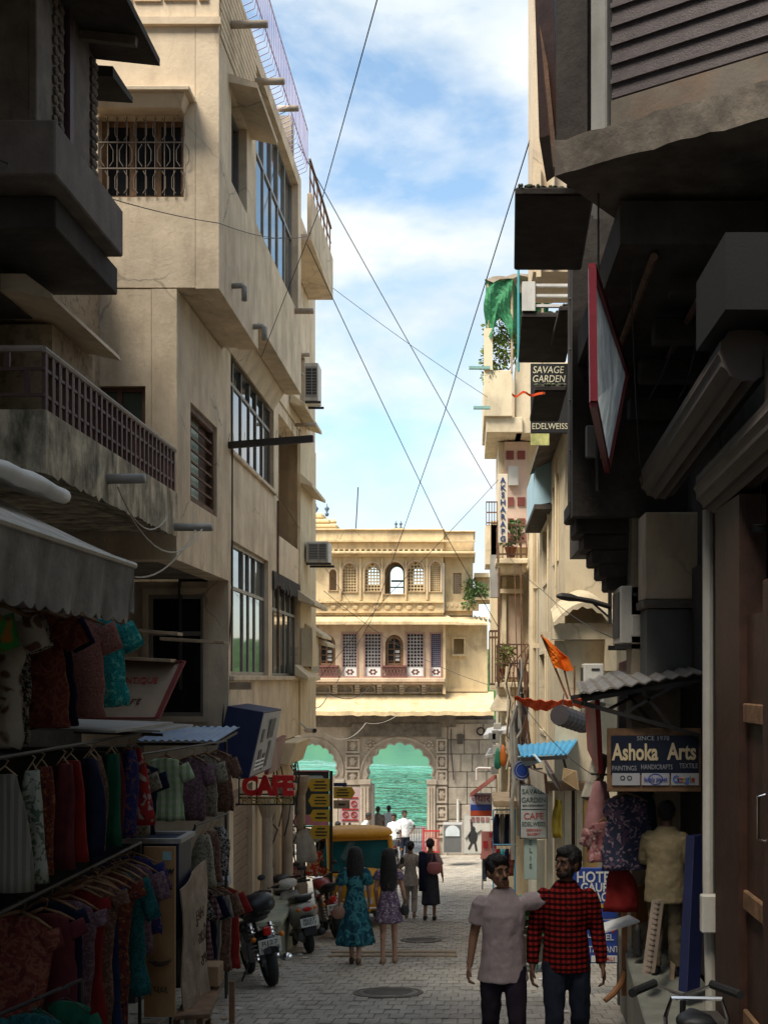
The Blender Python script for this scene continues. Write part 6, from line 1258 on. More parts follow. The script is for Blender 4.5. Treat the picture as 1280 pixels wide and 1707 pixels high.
# open doorway with tall boards
root = thing('shop_doorway', 'shop doorway with tall cream and brown folding boards behind the two men', 'door', (1.36, 17.0, gz(17)))
for x0, x1, y0, y1, mt in ((911, 921, 1318, 1470, creamR), (940, 951, 1312, 1470, creamR), (953, 958, 1312, 1470, dwood), (960, 968, 1312, 1470, creamR), (972, 996, 1312, 1470, M('ochre_wood', (.40, .24, .08), .6, var=.2, scale=5)), (895, 908, 1400, 1470, creamR)):
    m = MB(); m.pbox(x0, x1, y0, y1+40, 16.9+.02*(x0 % 3), 16.98+.02*(x0 % 3)); m.build('board', mt, root, bev=.006)
m = MB(); m.pbox(905, 1000, 1305, 1318, 16.8, 17.1); m.build('lintel', mwood, root)
drape('scarf', 'mustard yellow scarf hanging in the shop doorway', 'scarf', P(929, 1326, 16.5), .13, .52, CL('mustard_cloth', (.32, .22, .02), (.42, .3, .05)), 0, None, 33)
# blue hotel sign
Yh = 13.6; sg = board('hotel_sign', 'blue hotel signboard with white lettering behind the man in red check', 955, 1034, 1447, 1532, Yh, blue, blue, fw=1)
for s, y, sz, w in (('HOTEL', 1463, .17, .44), ('GAURI', 1480, .14, .34), ('PALACE', 1496, .14, .36), ('ROOM AVAILABLE', 1510, .06, .4)): text(s, sz, inkw if sz > .1 else yel, sg, P(993, y, Yh-.01), width=w, bold=.003)
sg = board('hotel_sign', 'lower blue signboard with red arrow beneath the hotel signboard', 958, 1036, 1534, 1606, Yh-.02, blue, blue, fw=1)
m = MB(); a = P(990, 1555, Yh-.03); b_ = P(1030, 1538, Yh-.03); mid = (a.z+b_.z)/2; m.plate([[(a.x, a.z+.02), (b_.x-.07, a.z+.02), (b_.x-.07, a.z-.01), (b_.x, mid), (b_.x-.07, b_.z+.01), (b_.x-.07, b_.z-.02), (a.x, b_.z-.02)]], (0, Yh-.03, 0), th=.004, **XZ); m.build('red_arrow', inkr, sg)
text('CITY', .06, inkw, sg, P(1005, 1546, Yh-.036)); text('HOTEL', .1, inkw, sg, P(1000, 1563, Yh-.03), width=.3); text('RESTAURANT', .1, inkw, sg, P(997, 1583, Yh-.03), width=.45); text('THALI', .07, inkr, sg, P(1010, 1599, Yh-.036))
m = MB(); m.pbox(985, 1034, 1593, 1604, Yh-.03, Yh-.024); m.build('white_strip', inkw, sg)
m = MB(); 
for x in (962, 1030): m.bar(P(x, 1606, Yh+.02), Vector((P(x, 0, Yh).x, Yh+.02, gz(Yh))), .03)
m.build('stand', iron, sg)
# clothes on the right
flr = CL('dark_floral', (.035, .04, .07), (.3, .2, .24), 'floral', 22, (.10, .06, .1)); flp = CL('pink_rose_floral', (.38, .16, .15), (.5, .35, .32), 'floral', 20, (.2, .07, .08))
gR = 'clothes hung under the arts shop sign'
drape('dress', 'pink tapering dress at the street end of the right-hand clothes', 'dress', P(997, 1292, 11.4), .2, .62, CL('dusty_pink_cloth', (.42, .20, .2), (.5, .26, .25)), 0, gR, 1, .25)
garment('blouse', 'flowered blouse with rose pattern under the pink dress', 'blouse', P(1006, 1365, 11.2), .30, .36, flp, R(10), .16, .3, gR, 2)
garment('skirt', 'wide dark flowered skirt hung below the arts shop sign', 'skirt', P(1042, 1322, 10.9), .42, .66, flr, R(-5), 0, .35, gR, 3)
garment('skirt', 'dark blue green skirt at right of the flowered skirt', 'skirt', P(1062, 1312, 11.3), .34, .6, CL('dark_blue_green', (.01, .03, .04), (.02, .05, .06)), R(5), 0, .3, gR, 4)
drape('cloth', 'dark red cloth hanging below the flowered skirt', 'cloth', P(1033, 1432, 11.0), .26, .42, redc, 0, gR, 5, .2)
for i, (x, mt, lb) in enumerate(((1068, CL('faded_pink_brown', (.36, .24, .2), (.45, .33, .28)), 'faded pink length of cloth behind the dark red cloth'), (1090, marc, 'maroon length of cloth behind the shopkeeper'), (1120, brnc, 'brown length of cloth right of the shopkeeper head'))): drape('cloth_length', lb, 'cloth', P(x, 1315, 12.2+.1*i), .2, 1.25, mt, 0, 'cloth lengths at the back of the arts shop', 40+i)
m = MB(); m.tube([P(985, 1290, 11.5), P(1165, 1300, 10.9)], .012, 6); m.tube([P(1050, 1305, 12.4), P(1160, 1310, 12.4)], .012, 6); m.one('clothes_rail', 'rail under the arts shop sign holding skirts', 'rail', iron)
m = MB(); m.box(2.05, 2.1, 9.0, 12.5, -2.6, 1.0); m.box(1.6, 2.2, 12.75, 12.9, -3.6, 0); m.one('shop_back_wall', 'dark back wall inside the arts shop', 'wall', dconc)
# blue leaning panel, frames, stand, boards
m = MB(); A_, B_ = P(1148, 1650, 9.6), P(1160, 1392, 10.1); m.obox((A_+B_)/2, (.065, .06, 0), (.03, -.03, 0), (B_-A_)/2); m.one('leaning_panel', 'tall dark blue panel leaning beside the downpipe', 'panel', M('dark_blue_board', (.008, .012, .055), .6, var=.2), bev=.004)
root = thing('carved_frame', 'pale carved frame leaning on the platform beside the shopkeeper', 'frame', P(1080, 1620, 10)); m = MB(); A_, B_ = P(1080, 1622, 9.8), P(1096, 1500, 10.3); m.obox((A_+B_)/2, (.035, .03, 0), (.02, -.02, 0), (B_-A_)/2); m.build('frame', M('dusty_carved_wood', (.22, .17, .13), .8, var=.3), root); m = MB()
for i in range(14): p = A_.lerp(B_, (i+.5)/14); m.ball(p+Vector((-.01, -.04, 0)), .025, .02, .02, 6, 4)
m.build('carving', M('dusty_carved_wood', (.22, .17, .13)), root)
root = thing('carved_frame', 'slim pale frame standing behind the thicker carved frame', 'frame', P(1110, 1600, 10.6)); m = MB(); m.obox((P(1118, 1640, 10.4)+P(1126, 1530, 10.8))/2, (.02, 0, 0), (0, .015, 0), (P(1126, 1530, 10.8)-P(1118, 1640, 10.4))/2); m.build('frame', lwood, root)
root = thing('display_easel', 'orange brown wooden easel with curved foot at the platform end', 'easel', P(1035, 1665, 11.4)); m = MB()
m.bar(P(1040, 1660, 11.4), P(1040, 1500, 11.6), .05, .06); m.tube([P(1008, 1668, 11.2), P(1022, 1656, 11.25), P(1034, 1640, 11.3), P(1040, 1620, 11.35)], [.025, .03, .03, .03], 8); m.build('post', M('orange_brown_wood', (.26, .11, .04), .6, var=.2), root); m = MB(); m.obox(P(1066, 1508, 11.5), (.07, .04, .02), (.02, -.03, .01), (-.005, 0, .18)); m.build('panel', M('orange_brown_wood', (.26, .11, .04)), root)
m = MB(); m.obox(P(1028, 1540, 11.2), (.16, 0, .05), (-.03, .14, 0), (0, 0, .008)); m.one('open_book', 'open white booklet lying on the easel ledge', 'book', white)
m = MB(); m.lathe([(.03, 0), (.05, .04), (.03, .09), (.05, .14), (.025, .2), (.04, .24), (.015, .3)], P(1062, 1595, 11.0), 12); m.one('turned_figure', 'small dark turned ornament on the platform', 'ornament', iron, smooth=True)
# black sign high: savage garden
Yk = 17.0; sg = board('tall_sign', 'tall black sign with cream lettering behind the dark slabs', 884, 948, 606, 722, Yk, M('matt_black_board', (.012, .012, .014), .7, bump=0), black, fw=1)
crl = M('cream_lettering', (.62, .58, .42), .6, bump=0)
for s, y, sz, w, x in (('SAVAGE', 617, .14, .44, 913), ('GARDEN', 632, .14, .46, 914), ('AKSHARA', 654, .1, .40, 912), ('HOTEL', 677, .12, .3, 905), ('EDELWEISS', 711, .12, .5, 916)): text(s, sz, crl, sg, P(x, y, Yk-.01), width=w, shear=.15 if y < 640 else 0)
m = MB(); m.pbox(897, 930, 641.5, 642.6, Yk-.01, Yk-.006); m.build('rule', crl, sg)
m = MB(); m.pbox(884, 915, 722.5, 742, Yk, Yk+.03); m.build('picture_strip', M('yellow_green_print', (.42, .42, .16), .5, var=.4, scale=7), sg)
m = MB(); m.bar(P(948, 620, 17.1), P(985, 620, 17.1), .03); m.build('bracket', iron, sg)
# AKSHARA vertical sign
sg = board('vertical_sign', 'tall narrow strip sign spelling AKSHARA down the balcony house', 830, 846, 790, 905, 27.1, M('pale_cream_strip', (.60, .52, .42), .6, var=.05, bump=0), creamR, fw=.5)
for i, ch in enumerate('AKSHARAPG'): text(ch, .17, M('navy_lettering', (.02, .04, .12), .6, bump=0), sg, P(838, 801+12.2*i, 27.08), bold=.006)
# things near the gate on the right
root = thing('red_awning', 'small sloping pink red awning near the gate on the right', 'awning', P(805, 1320, 30)); m = MB(); m.hexa([P(783, 1322, 29.5), P(823, 1292, 29.5), P(830, 1290, 31), P(789, 1320, 31), P(783, 1329, 29.5), P(823, 1299, 29.5), P(830, 1295, 31), P(789, 1326, 31)]); m.build('sheet', M('pink_red_tin', (.45, .15, .13), .6, var=.15), root); m = MB(); m.tube([P(794, 1300, 30), P(794, 1282, 30), P(797, 1280, 30), P(825, 1281, 30)], .03, 6); m.build('pipe', white, root)
sg = board('hindi_sign', 'blue white and red sign with Hindi lettering near the gate', 783, 820, 1322, 1361, 31, M('pale_blue_white', (.5, .52, .58), .6), None, fw=.5)
text('\u092A\u094D\u092F\u093E\u0930', .28, M('maroon_ink', (.25, .02, .05), .6, bump=0), sg, P(801, 1332, 30.97), width=.5)
m = MB(); m.pbox(784, 819, 1341, 1351, 30.98, 30.99); m.build('blue_band', blue, sg); m = MB(); m.pbox(784, 819, 1351.5, 1360, 30.975, 30.99); m.build('red_band', M('orange_red', (.5, .08, .03)), sg)
sg = board('picture_board', 'white board with a dark climbing figure near the gate', 772, 818, 1358, 1424, 34, M('off_white_poster', (.55, .53, .48), .6, var=.08), grey, fw=1.2)
m = MB(); c = P(788, 1395, 33.985); m.ball(c+Vector((.0, 0, .22)), .07, .006, .08, 8, 6); m.ball(c, .13, .006, .2, 8, 6)
for a, b_ in (((-.02, .1), (-.05, .5)), ((-.1, .1), (-.22, -.05)), ((.1, .1), (.25, .2)), ((0, -.1), (-.12, -.35)), ((.05, -.1), (.1, -.4))): m.bar(c+Vector((a[0], 0, a[1])), c+Vector((b_[0], 0, b_[1])), .06, .006)
m.build('figure', inkk, sg)
for i in range(4): m = MB(); m.pbox(785+8*i, 791+8*i, 1362, 1370, 33.975, 33.99); m.build('portrait', M('portrait_print', (.2, .1, .1), .6, var=.5), sg)
sg = board('kiosk_board', 'grey kiosk with pale arched panel right of the arch', 738, 770, 1374, 1422, 38, M('dark_grey_board', (.10, .10, .10), .7), grey, cat='kiosk', fw=1.5, th=.6)
m = MB(); a = P(742, 1394, 37.97); b_ = P(766, 1376, 37.97); m.plate([arch_loop((a.x+b_.x)/2, (b_.x-a.x)/2, a.z, a.z+.12, b_.z, 12)], (0, 37.97, 0), th=.01, **XZ); m.build('arched_panel', M('pale_blue_panel2', (.5, .54, .56), .6), sg)
sg = board('pink_board', 'pink red folding board beside the person in dark red', 802, 831, 1386, 1432, 30.5, M('pink_board', (.55, .22, .2), .6, var=.15), None, fw=1.2)
m = MB(); m.pbox(815, 829, 1388, 1396, 30.47, 30.48); m.pbox(805, 813, 1402, 1414, 30.47, 30.48); m.pbox(818, 828, 1402, 1414, 30.47, 30.48); m.build('red_panel', redp, sg)
m = MB(); m.bar(P(804, 1432, 30.5), Vector((P(804, 0, 30.5).x, 30.5, gz(30.5))), .03); m.bar(P(829, 1432, 30.5), Vector((P(829, 0, 30.5).x, 30.5, gz(30.5))), .03); m.build('leg', iron, sg)
for i, (x, mt, lb) in enumerate(((828, navyc, 'dark blue jacket leftmost on the far right rack'), (836, greyc, 'grey jacket second on the far right rack'), (844, navyc, 'navy jacket third on the far right rack'), (852, greyc, 'striped grey jacket rightmost on the far right rack'))): drape('jacket', lb, 'jacket', P(x, 1352, 23), .14, .6, mt, 0, 'dark jackets on the far right rack', 60+i)
for i, (x, mt, lb) in enumerate(((829, redc, 'red trousers on the low far right rack'), (836, CL('cyan_cloth', (.05, .3, .35), (.08, .4, .45)), 'cyan trousers on the low far right rack'), (844, navyc, 'navy trousers on the low far right rack'), (852, rstp, 'rust trousers on the low far right rack'))): drape('trousers', lb, 'trousers', P(x, 1410, 22.6), .12, .5, mt, 0, 'trousers on the low far right rack', 70+i)
m = MB(); m.tube([P(822, 1350, 23.1), P(860, 1350, 23.1)], .015, 6); m.tube([P(822, 1350, 23.1), Vector((P(822, 0, 23.1).x, 23.1, gz(23.1)))], .015, 6); m.tube([P(822, 1408, 22.7), P(860, 1408, 22.7)], .015, 6); m.tube([P(858, 1350, 23.1), Vector((P(858, 0, 23.1).x, 23.1, gz(23.1)))], .02, 6); m.one('clothes_rack', 'far right rack with dark jackets under a ledge', 'rack', skyb)
m = MB(); m.pbox(822, 862, 1335, 1345, 22.6, 24.4); m.one('shop_ledge', 'pale ledge above the far right rack', 'ledge', lwood, bev=.01)
# low wall and fences at the water
root = thing('white_fence', 'white picket fence on the ghat seen through the main arch', 'fence', P(665, 1424, 48)); m = MB(); x = P(610, 0, 48).x
while x < P(752, 0, 48).x: m.box(x, x+.045, 48, 48.03, gz(48), -5.93); x += .10
m.build('pickets', white, root, kind='stuff'); m = MB()
for z in (-6.05, -6.6): m.box(P(608, 0, 48).x, P(752, 0, 48).x, 48.035, 48.06, z, z+.06)
m.build('rail', white, root)
root = thing('red_barrier', 'dark red barred barrier beside the right arch pillar', 'barrier', P(722, 1425, 40.5)); m = MB()
for i in range(8): x = P(707+3.4*i, 0, 40.5).x; m.bar((x, 40.5, gz(40.5)+.1), (x, 40.5, -5.15), .025)
m.build('bars', redp, root); m = MB(); m.bar(P(705, 1385, 40.5), P(733, 1385, 40.5), .05); m.bar(P(705, 1420, 40.5), P(733, 1420, 40.5), .05); m.bar(P(706, 1380, 40.5), P(706, 1427, 40.5), .07); m.build('frame', redp, root)
m = MB(); m.box(-9, 3, 54, 54.4, -8, -6.75); m.one('quay_wall', 'low stone quay wall at the edge of the lake', 'wall', stone)
# bicycle at the lower right corner (only handlebar and saddle rise into view)
bk = thing('bicycle', 'parked bicycle with chrome carrier and black grips at bottom right', 'bicycle', (1.12, 6.0, gz(6.0)), R(-4)); bk.rotation_euler[0] = math.atan2(gz(6.5)-gz(5.5), 1)
def wheel(parent, c, r, w, tyre=rubber, rim=chrome, spokes=12, name='wheel', hub=.03, rim_in=.80):
    n = 28; m = MB(); rings = []
    for k in range(n):
        a = 2*math.pi*k/n; d = Vector((0, math.cos(a), math.sin(a))); rings.append([Vector(c)+d*(r-w/2+w/2*math.cos(2*math.pi*j/8))+Vector((w/2*math.sin(2*math.pi*j/8), 0, 0)) for j in range(8)])
    m.loft(rings, closed=True); o = m.build(name, tyre, parent, world=False, smooth=True)
    m = MB(); rings = []; r2 = r-w*.9
    for k in range(n):
        a = 2*math.pi*k/n; d = Vector((0, math.cos(a), math.sin(a))); rings.append([Vector(c)+d*(r2+w*.22*math.cos(2*math.pi*j/6))+Vector((w*.3*math.sin(2*math.pi*j/6), 0, 0)) for j in range(6)])
    m.loft(rings, closed=True); m.build('rim', rim, o, world=False, smooth=True)
    m = MB(); m.tube([Vector(c)+Vector((-w*.6, 0, 0)), Vector(c)+Vector((w*.6, 0, 0))], hub, 10)
    for k in range(spokes): a = 2*math.pi*k/spokes; d = Vector((0, math.cos(a), math.sin(a))); m.tube([Vector(c)+d*hub*.8, Vector(c)+d*r2], .004 if spokes > 8 else .014, 4)
    m.build('spokes', rim, o, world=False); return o
wheel(bk, (0, -.5, .34), .34, .045); wheel(bk, (0, .55, .34), .34, .045)
m = MB(); m.tube([(0, -.5, .34), (0, -.08, .3), (0, -.2, .82)], .016, 6); m.tube([(0, -.5, .34), (0, -.18, .75), (0, .33, .8)], .016, 6); m.tube([(0, -.08, .3), (0, .36, .72)], .018, 6); m.tube([(0, .32, .95), (0, .38, .7), (0, .55, .34)], .018, 6); m.build('frame', black, bk, world=False)
m = MB(); m.tube([(-.26, .2, 1.0), (-.16, .3, 1.03), (0, .34, .97), (.16, .3, 1.03), (.26, .2, 1.0)], .012, 6); m.build('handlebar', chrome, bk, world=False)
for s in (-1, 1): m = MB(); m.tube([(s*.15, .31, 1.035), (s*.26, .2, 1.005), (s*.28, .15, 1.0)], .024, 8); m.build('grip', rubber, bk, world=False)
m = MB(); m.loft([[Vector((.09*sx*math.cos(2*math.pi*k/12), y, .92+z+.035*math.sin(2*math.pi*k/12))) for k in range(12)] for y, sx, z in ((-.34, .7, -.01), (-.3, 1.1, .0), (-.2, 1.0, .01), (-.1, .5, .01), (-.02, .25, 0))]); m.build('saddle', black, bk, world=False, smooth=True)
m = MB(); m.tube([(-.14, -.28, .7), (-.15, -.30, .95), (-.12, -.31, 1.04), (.12, -.31, 1.04), (.15, -.30, .95), (.14, -.28, .7)], .012, 6); m.tube([(-.1, -.2, .72), (-.1, -.75, .72), (.1, -.75, .72), (.1, -.2, .72)], .01, 6); m.build('carrier', chrome, bk, world=False)
# ================================================================ vehicles
redl = M('red_lamp_lens', (.45, .015, .01), .2, var=.1, bump=0); oral = M('orange_lamp_lens', (.6, .16, .01), .25, var=.1, bump=0); lensc = M('clear_lamp_lens', (.6, .62, .62), .1, var=.1, bump=0)
plm = M('dusty_number_plate', (.55, .55, .5), .6, var=.12, bump=0); steel = M('engine_steel', (.22, .22, .22), .4, .7, var=.2)
def place(root, X, Y, rz, lean=0):
    root.location = (X, Y, gz(Y)); root.rotation_euler = (math.atan2(gz(Y+.5)-gz(Y-.5), 1)*math.cos(rz), lean-math.atan2(gz(Y+.5)-gz(Y-.5), 1)*math.sin(rz)*0, rz)
def superloft(m, secs, n=16):      # sections (y, z, halfwidth, halfheight)
    m.loft([[Vector((hw*math.copysign(abs(math.cos(2*math.pi*k/n))**.75, math.cos(2*math.pi*k/n)), y, z+hh*math.copysign(abs(math.sin(2*math.pi*k/n))**.75, math.sin(2*math.pi*k/n)))) for k in range(n)] for y, z, hw, hh in secs]); return m
def motorcycle(label, X, Y, rz, lean, paint, plate, box=True, group='motorcycles and scooters parked on the left'):
    o = thing('motorcycle', label, 'motorcycle', (0, 0, 0), 0, group); place(o, X, Y, rz, lean)
    wheel(o, (0, -.68, .31), .31, .13, rim=steel, spokes=10, hub=.06); wheel(o, (0, .70, .32), .32, .10, rim=steel, spokes=14, hub=.05)
    W_ = dict(world=False)
    m = MB(); m.tube([(0, .55, .92), (0, .35, .62), (0, .2, .35), (0, -.15, .3), (0, -.35, .45), (0, -.2, .72), (0, .5, .86)], .025, 6); m.tube([(.09, -.35, .45), (.09, -.68, .31)], .025, 6); m.tube([(-.09, -.35, .45), (-.09, -.68, .31)], .025, 6); m.build('frame', black, o, **W_)
    m = MB(); m.box(-.13, .13, -.12, .28, .25, .48); m.lathe([(.09, .48), (.12, .5), (.09, .52), (.12, .54), (.09, .56), (.12, .58), (.08, .66)], (0, .12, 0), 10); m.build('engine', steel, o, bev=.02, **W_)
    m = MB(); superloft(m, [(.52, .86, .05, .05), (.45, .87, .13, .1), (.25, .88, .155, .11), (.02, .84, .12, .08), (-.08, .82, .08, .04)]); m.build('fuel_tank', paint, o, smooth=True, **W_)
    m = MB(); superloft(m, [(-.02, .80, .09, .05), (-.2, .80, .13, .06), (-.4, .82, .15, .065), (-.5, .86, .14, .05), (-.78, .9, .12, .05), (-.86, .91, .08, .03)]); m.build('seat', M('black_seat_vinyl', (.015, .015, .017), .45, var=.2, bump=.1), o, smooth=True, **W_)
    m = MB(); n = 14; rg = []
    for k in range(n): a = R(20)+R(150)*k/(n-1); d = Vector((0, -math.cos(a), math.sin(a))); c = Vector((0, -.68, .31)); rg.append([c+d*.355+Vector((-.09, 0, 0)), c+d*.375, c+d*.355+Vector((.09, 0, 0)), c+d*.345])
    m.loft(rg); m.build('rear_fender', paint, o, **W_)
    m = MB(); rg = []
    for k in range(n): a = R(25)+R(120)*k/(n-1); d = Vector((0, math.cos(a), math.sin(a))); c = Vector((0, .70, .32)); rg.append([c+d*.36+Vector((-.065, 0, 0)), c+d*.375, c+d*.36+Vector((.065, 0, 0)), c+d*.35])
    m.loft(rg); m.build('front_fender', paint, o, **W_)
    for s in (-1, 1):
        m = MB(); m.tube([(s*.085, .56, .95), (s*.085, .70, .32)], [.028, .022], 8); m.build('fork', chrome, o, **W_)
        m = MB(); m.tube([(s*.12, -.55, .74), (s*.12, -.68, .34)], .028, 8)
        for k in range(8): m.lathe([(.04, -.008), (.045, 0), (.04, .008)], (s*.12, -.565-.016*k, .70-.045*k), 8)
        m.build('shock_absorber', chrome, o, **W_)
        m = MB(); m.tube([(s*.06, -.92, .62), (s*.15, -.93, .62)], .008, 5); b_ = m.build('indicator_stalk', black, o, **W_); m = MB(); m.ball((s*.17, -.935, .62), .032, .028, .032, 8, 6); m.build('indicator', oral, b_, smooth=True, **W_)
        m = MB(); m.tube([(s*.25, .42, 1.02), (s*.30, .46, 1.16)], .007, 5); b_ = m.build('mirror_stalk', black, o, **W_); m = MB(); m.ball((s*.31, .46, 1.2), .055, .015, .04, 10, 6); m.build('mirror', black, b_, smooth=True, **W_)
        m = MB(); m.tube([(s*.24, .43, 1.03), (s*.37, .32, 1.01)], .02, 8); m.build('grip', rubber, o, **W_)
    m = MB(); m.tube([(-.33, .36, 1.015), (-.2, .46, 1.035), (-.08, .52, .97), (.08, .52, .97), (.2, .46, 1.035), (.33, .36, 1.015)], .012, 6); m.build('handlebar', chrome, o, **W_)
    m = MB(); m.ball((0, .66, .9), .095, .1, .095, 12, 8); h_ = m.build('headlight', chrome, o, smooth=True, **W_); m = MB(); m.ball((0, .735, .9), .08, .03, .08, 12, 6); m.build('lens', lensc, h_, smooth=True, **W_)
    m = MB(); m.box(-.045, .045, -.975, -.90, .64, .74); m.build('tail_light', redl, o, bev=.012, **W_)
    m = MB(); m.obox((0, -.985, .52), (.135, 0, 0), (0, .006, .002), (0, -.02, .085)); p_ = m.build('number_plate', plm, o, bev=.004, **W_)
    text(plate[0], .075, inkk, p_, (0, -.998, .555), Vv=(0, -.23, 1), world=False, width=.19); text(plate[1], .075, inkk, p_, (0, -.983, .485), Vv=(0, -.23, 1), world=False, width=.21)
    m = MB(); m.tube([(.1, .2, .35), (.14, .05, .25), (.17, -.3, .27), (.18, -.5, .29)], .022, 8); m.tube([(.18, -.48, .29), (.19, -.95, .34)], [.04, .05], 10); m.build('exhaust', chrome, o, smooth=True, **W_)
    m = MB(); m.tube([(-.1, -.05, .28), (-.3, -.12, .0)], .012, 6); m.build('side_stand', black, o, **W_)
    if box:
        m = MB(); superloft(m, [(-.42, .98, .12, .06), (-.5, 1.0, .19, .11), (-.66, 1.0, .21, .13), (-.82, .99, .18, .1), (-.88, .98, .1, .05)]); m.build('luggage_bag', M('black_bag', (.012, .012, .014), .4, var=.2, bump=.1), o, smooth=True, **W_)
    return o
def scooter(label, X, Y, rz, lean, paint, plate, group='motorcycles and scooters parked on the left'):
    o = thing('scooter', label, 'scooter', (0, 0, 0), 0, group); place(o, X, Y, rz, lean); W_ = dict(world=False)
    wheel(o, (0, -.56, .23), .23, .12, rim=steel, spokes=5, hub=.07); wheel(o, (0, .64, .23), .23, .10, rim=steel, spokes=5, hub=.05)
    m = MB(); superloft(m, [(-.05, .45, .13, .15), (-.2, .55, .18, .2), (-.45, .6, .215, .17), (-.68, .66, .19, .12), (-.84, .70, .12, .07), (-.88, .7, .07, .04)], 18); m.build('rear_body', paint, o, smooth=True, **W_)
    m = MB(); superloft(m, [(.0, .78, .1, .04), (-.2, .80, .15, .055), (-.5, .82, .16, .06), (-.72, .84, .13, .05), (-.78, .84, .07, .03)]); m.build('seat', M('black_seat_vinyl', (.015, .015, .017), .45), o, smooth=True, **W_)
    m = MB(); m.box(-.17, .17, -.08, .36, .24, .29); m.build('floorboard', black, o, bev=.01, **W_)
    m = MB(); m.loft([[Vector((-w, y, z)), Vector((-w*.5, y+.07, z)), Vector((0, y+.1, z)), Vector((w*.5, y+.07, z)), Vector((w, y, z)), Vector((w*.5, y+.03, z)), Vector((0, y+.05, z)), Vector((-w*.5, y+.03, z))] for y, z, w in ((.36, .26, .17), (.42, .5, .21), (.44, .7, .2), (.42, .88, .13))]); m.build('leg_shield', paint, o, smooth=True, **W_)
    m = MB(); superloft(m, [(.46, .34, .07, .08), (.62, .44, .085, .07), (.78, .38, .08, .07), (.88, .3, .05, .04)]); m.build('front_mudguard', paint, o, smooth=True, **W_)
    m = MB(); superloft(m, [(.30, .98, .07, .05), (.38, 1.0, .16, .07), (.46, 1.0, .15, .08), (.52, .98, .09, .06)]); m.build('handlebar_cowl', paint, o, smooth=True, **W_)
    m = MB(); m.ball((0, .5, .985), .085, .04, .065, 12, 6); m.build('headlight', lensc, o, smooth=True, **W_)
    for s in (-1, 1):
        m = MB(); m.tube([(s*.15, .38, 1.0), (s*.34, .3, 1.0)], .018, 8); m.build('grip', rubber, o, **W_)
        m = MB(); m.tube([(s*.2, .38, 1.03), (s*.26, .4, 1.16)], .007, 5); b_ = m.build('mirror_stalk', black, o, **W_); m = MB(); m.ball((s*.28, .4, 1.2), .06, .015, .04, 10, 6); m.build('mirror', black, b_, smooth=True, **W_)
        m = MB(); m.ball((s*.12, -.83, .69), .04, .04, .028, 8, 6); m.build('indicator', oral, o, smooth=True, **W_)
    m = MB(); m.ball((0, -.885, .69), .075, .025, .035, 10, 6); m.build('tail_light', redl, o, smooth=True, **W_)
    m = MB(); m.tube([(-.12, -.55, .84), (-.14, -.75, .90), (-.08, -.86, .90), (.08, -.86, .90), (.14, -.75, .90), (.12, -.55, .84)], .016, 8); m.build('grab_rail', M('silver_grey', (.35, .35, .35), .4, .5), o, smooth=True, **W_)
    m = MB(); m.hexa([(-.1, -.88, .3), (.1, -.88, .3), (.1, -.8, .3), (-.1, -.8, .3), (-.1, -.86, .58), (.1, -.86, .58), (.1, -.74, .58), (-.1, -.74, .58)]); m.build('rear_mudguard', black, o, bev=.01, **W_)
    m = MB(); m.obox((0, -.895, .5), (.13, 0, 0), (0, .006, 0), (0, .01, .065)); p_ = m.build('number_plate', plm, o, **W_); text(plate[0], .06, inkk, p_, (0, -.907, .53), world=False, width=.18); text(plate[1], .06, inkk, p_, (0, -.907, .475), world=False, width=.2)
    m = MB(); m.tube([(.13, -.25, .22), (.17, -.4, .25)], .03, 8); m.tube([(.17, -.4, .25), (.18, -.82, .32)], [.05, .055], 10); m.build('exhaust', black, o, smooth=True, **W_)
    m = MB(); m.box(-.14, -.05, -.62, -.2, .2, .36); m.build('engine', steel, o, bev=.02, **W_)
    return o
pblk = M('glossy_black_paint', (.012, .012, .014), .2, var=.2, bump=0); pwht = M('dusty_white_paint', (.48, .46, .42), .35, var=.1, bump=.02, dirt=(.25, .22, .18), amt=.5); pred = M('dark_red_paint', (.22, .02, .02), .3, var=.15, bump=0); pgry = M('graphite_paint', (.05, .05, .055), .3, var=.15, bump=0)
motorcycle('black motorcycle with luggage bag and chrome exhaust parked nearest the camera', -2.57, 14.95, R(22), R(-9), pblk, ('RJ27', 'H1943'))
scooter('dusty white scooter parked behind the black motorcycle', -2.55, 18.55, R(20), R(-8), pwht, ('RJ27', 'SB4217'))
motorcycle('dark red motorcycle parked between the white scooter and the rickshaw', -2.38, 20.9, R(16), R(-8), pred, ('RJ27', 'S5310'), False)
scooter('graphite scooter tucked close to the wall behind the white scooter', -2.98, 20.0, R(10), R(-7), pgry, ('RJ27', 'K2206'))
motorcycle('dark motorcycle standing beside the men in white near the gate', P(655, 0, 36).x, 36, R(175), R(5), pblk, ('RJ27', 'B7741'), False, group=None)
# ---- auto rickshaw facing the camera
o = thing('auto_rickshaw', 'yellow and green auto rickshaw facing the camera behind the women', 'rickshaw', (0, 0, 0)); place(o, -2.17, 23.3, R(194)); W_ = dict(world=False)
ryel = M('rickshaw_yellow', (.72, .34, .02), .35, var=.08, bump=.03, dirt=(.4, .2, .03), amt=.3); rgrn = M('rickshaw_green', (.015, .10, .04), .35, var=.15, bump=.03)
wheel(o, (0, 1.05, .23), .23, .11, rim=steel, spokes=5, hub=.06)
for s in (-1, 1): wheel(o, (s*.52, -.75, .23), .23, .11, rim=steel, spokes=5, hub=.06)
m = MB(); secs = [(1.28, .62, .14, .22), (1.22, .62, .30, .30), (1.05, .66, .46, .36), (.85, .68, .58, .40), (.72, .68, .62, .42)]; superloft(m, secs, 20); m.build('nose', ryel, o, smooth=True, **W_)
m = MB(); superloft(m, [(1.36, .34, .07, .05), (1.2, .42, .1, .08), (.95, .38, .1, .08)]); m.build('front_mudguard', ryel, o, smooth=True, **W_)
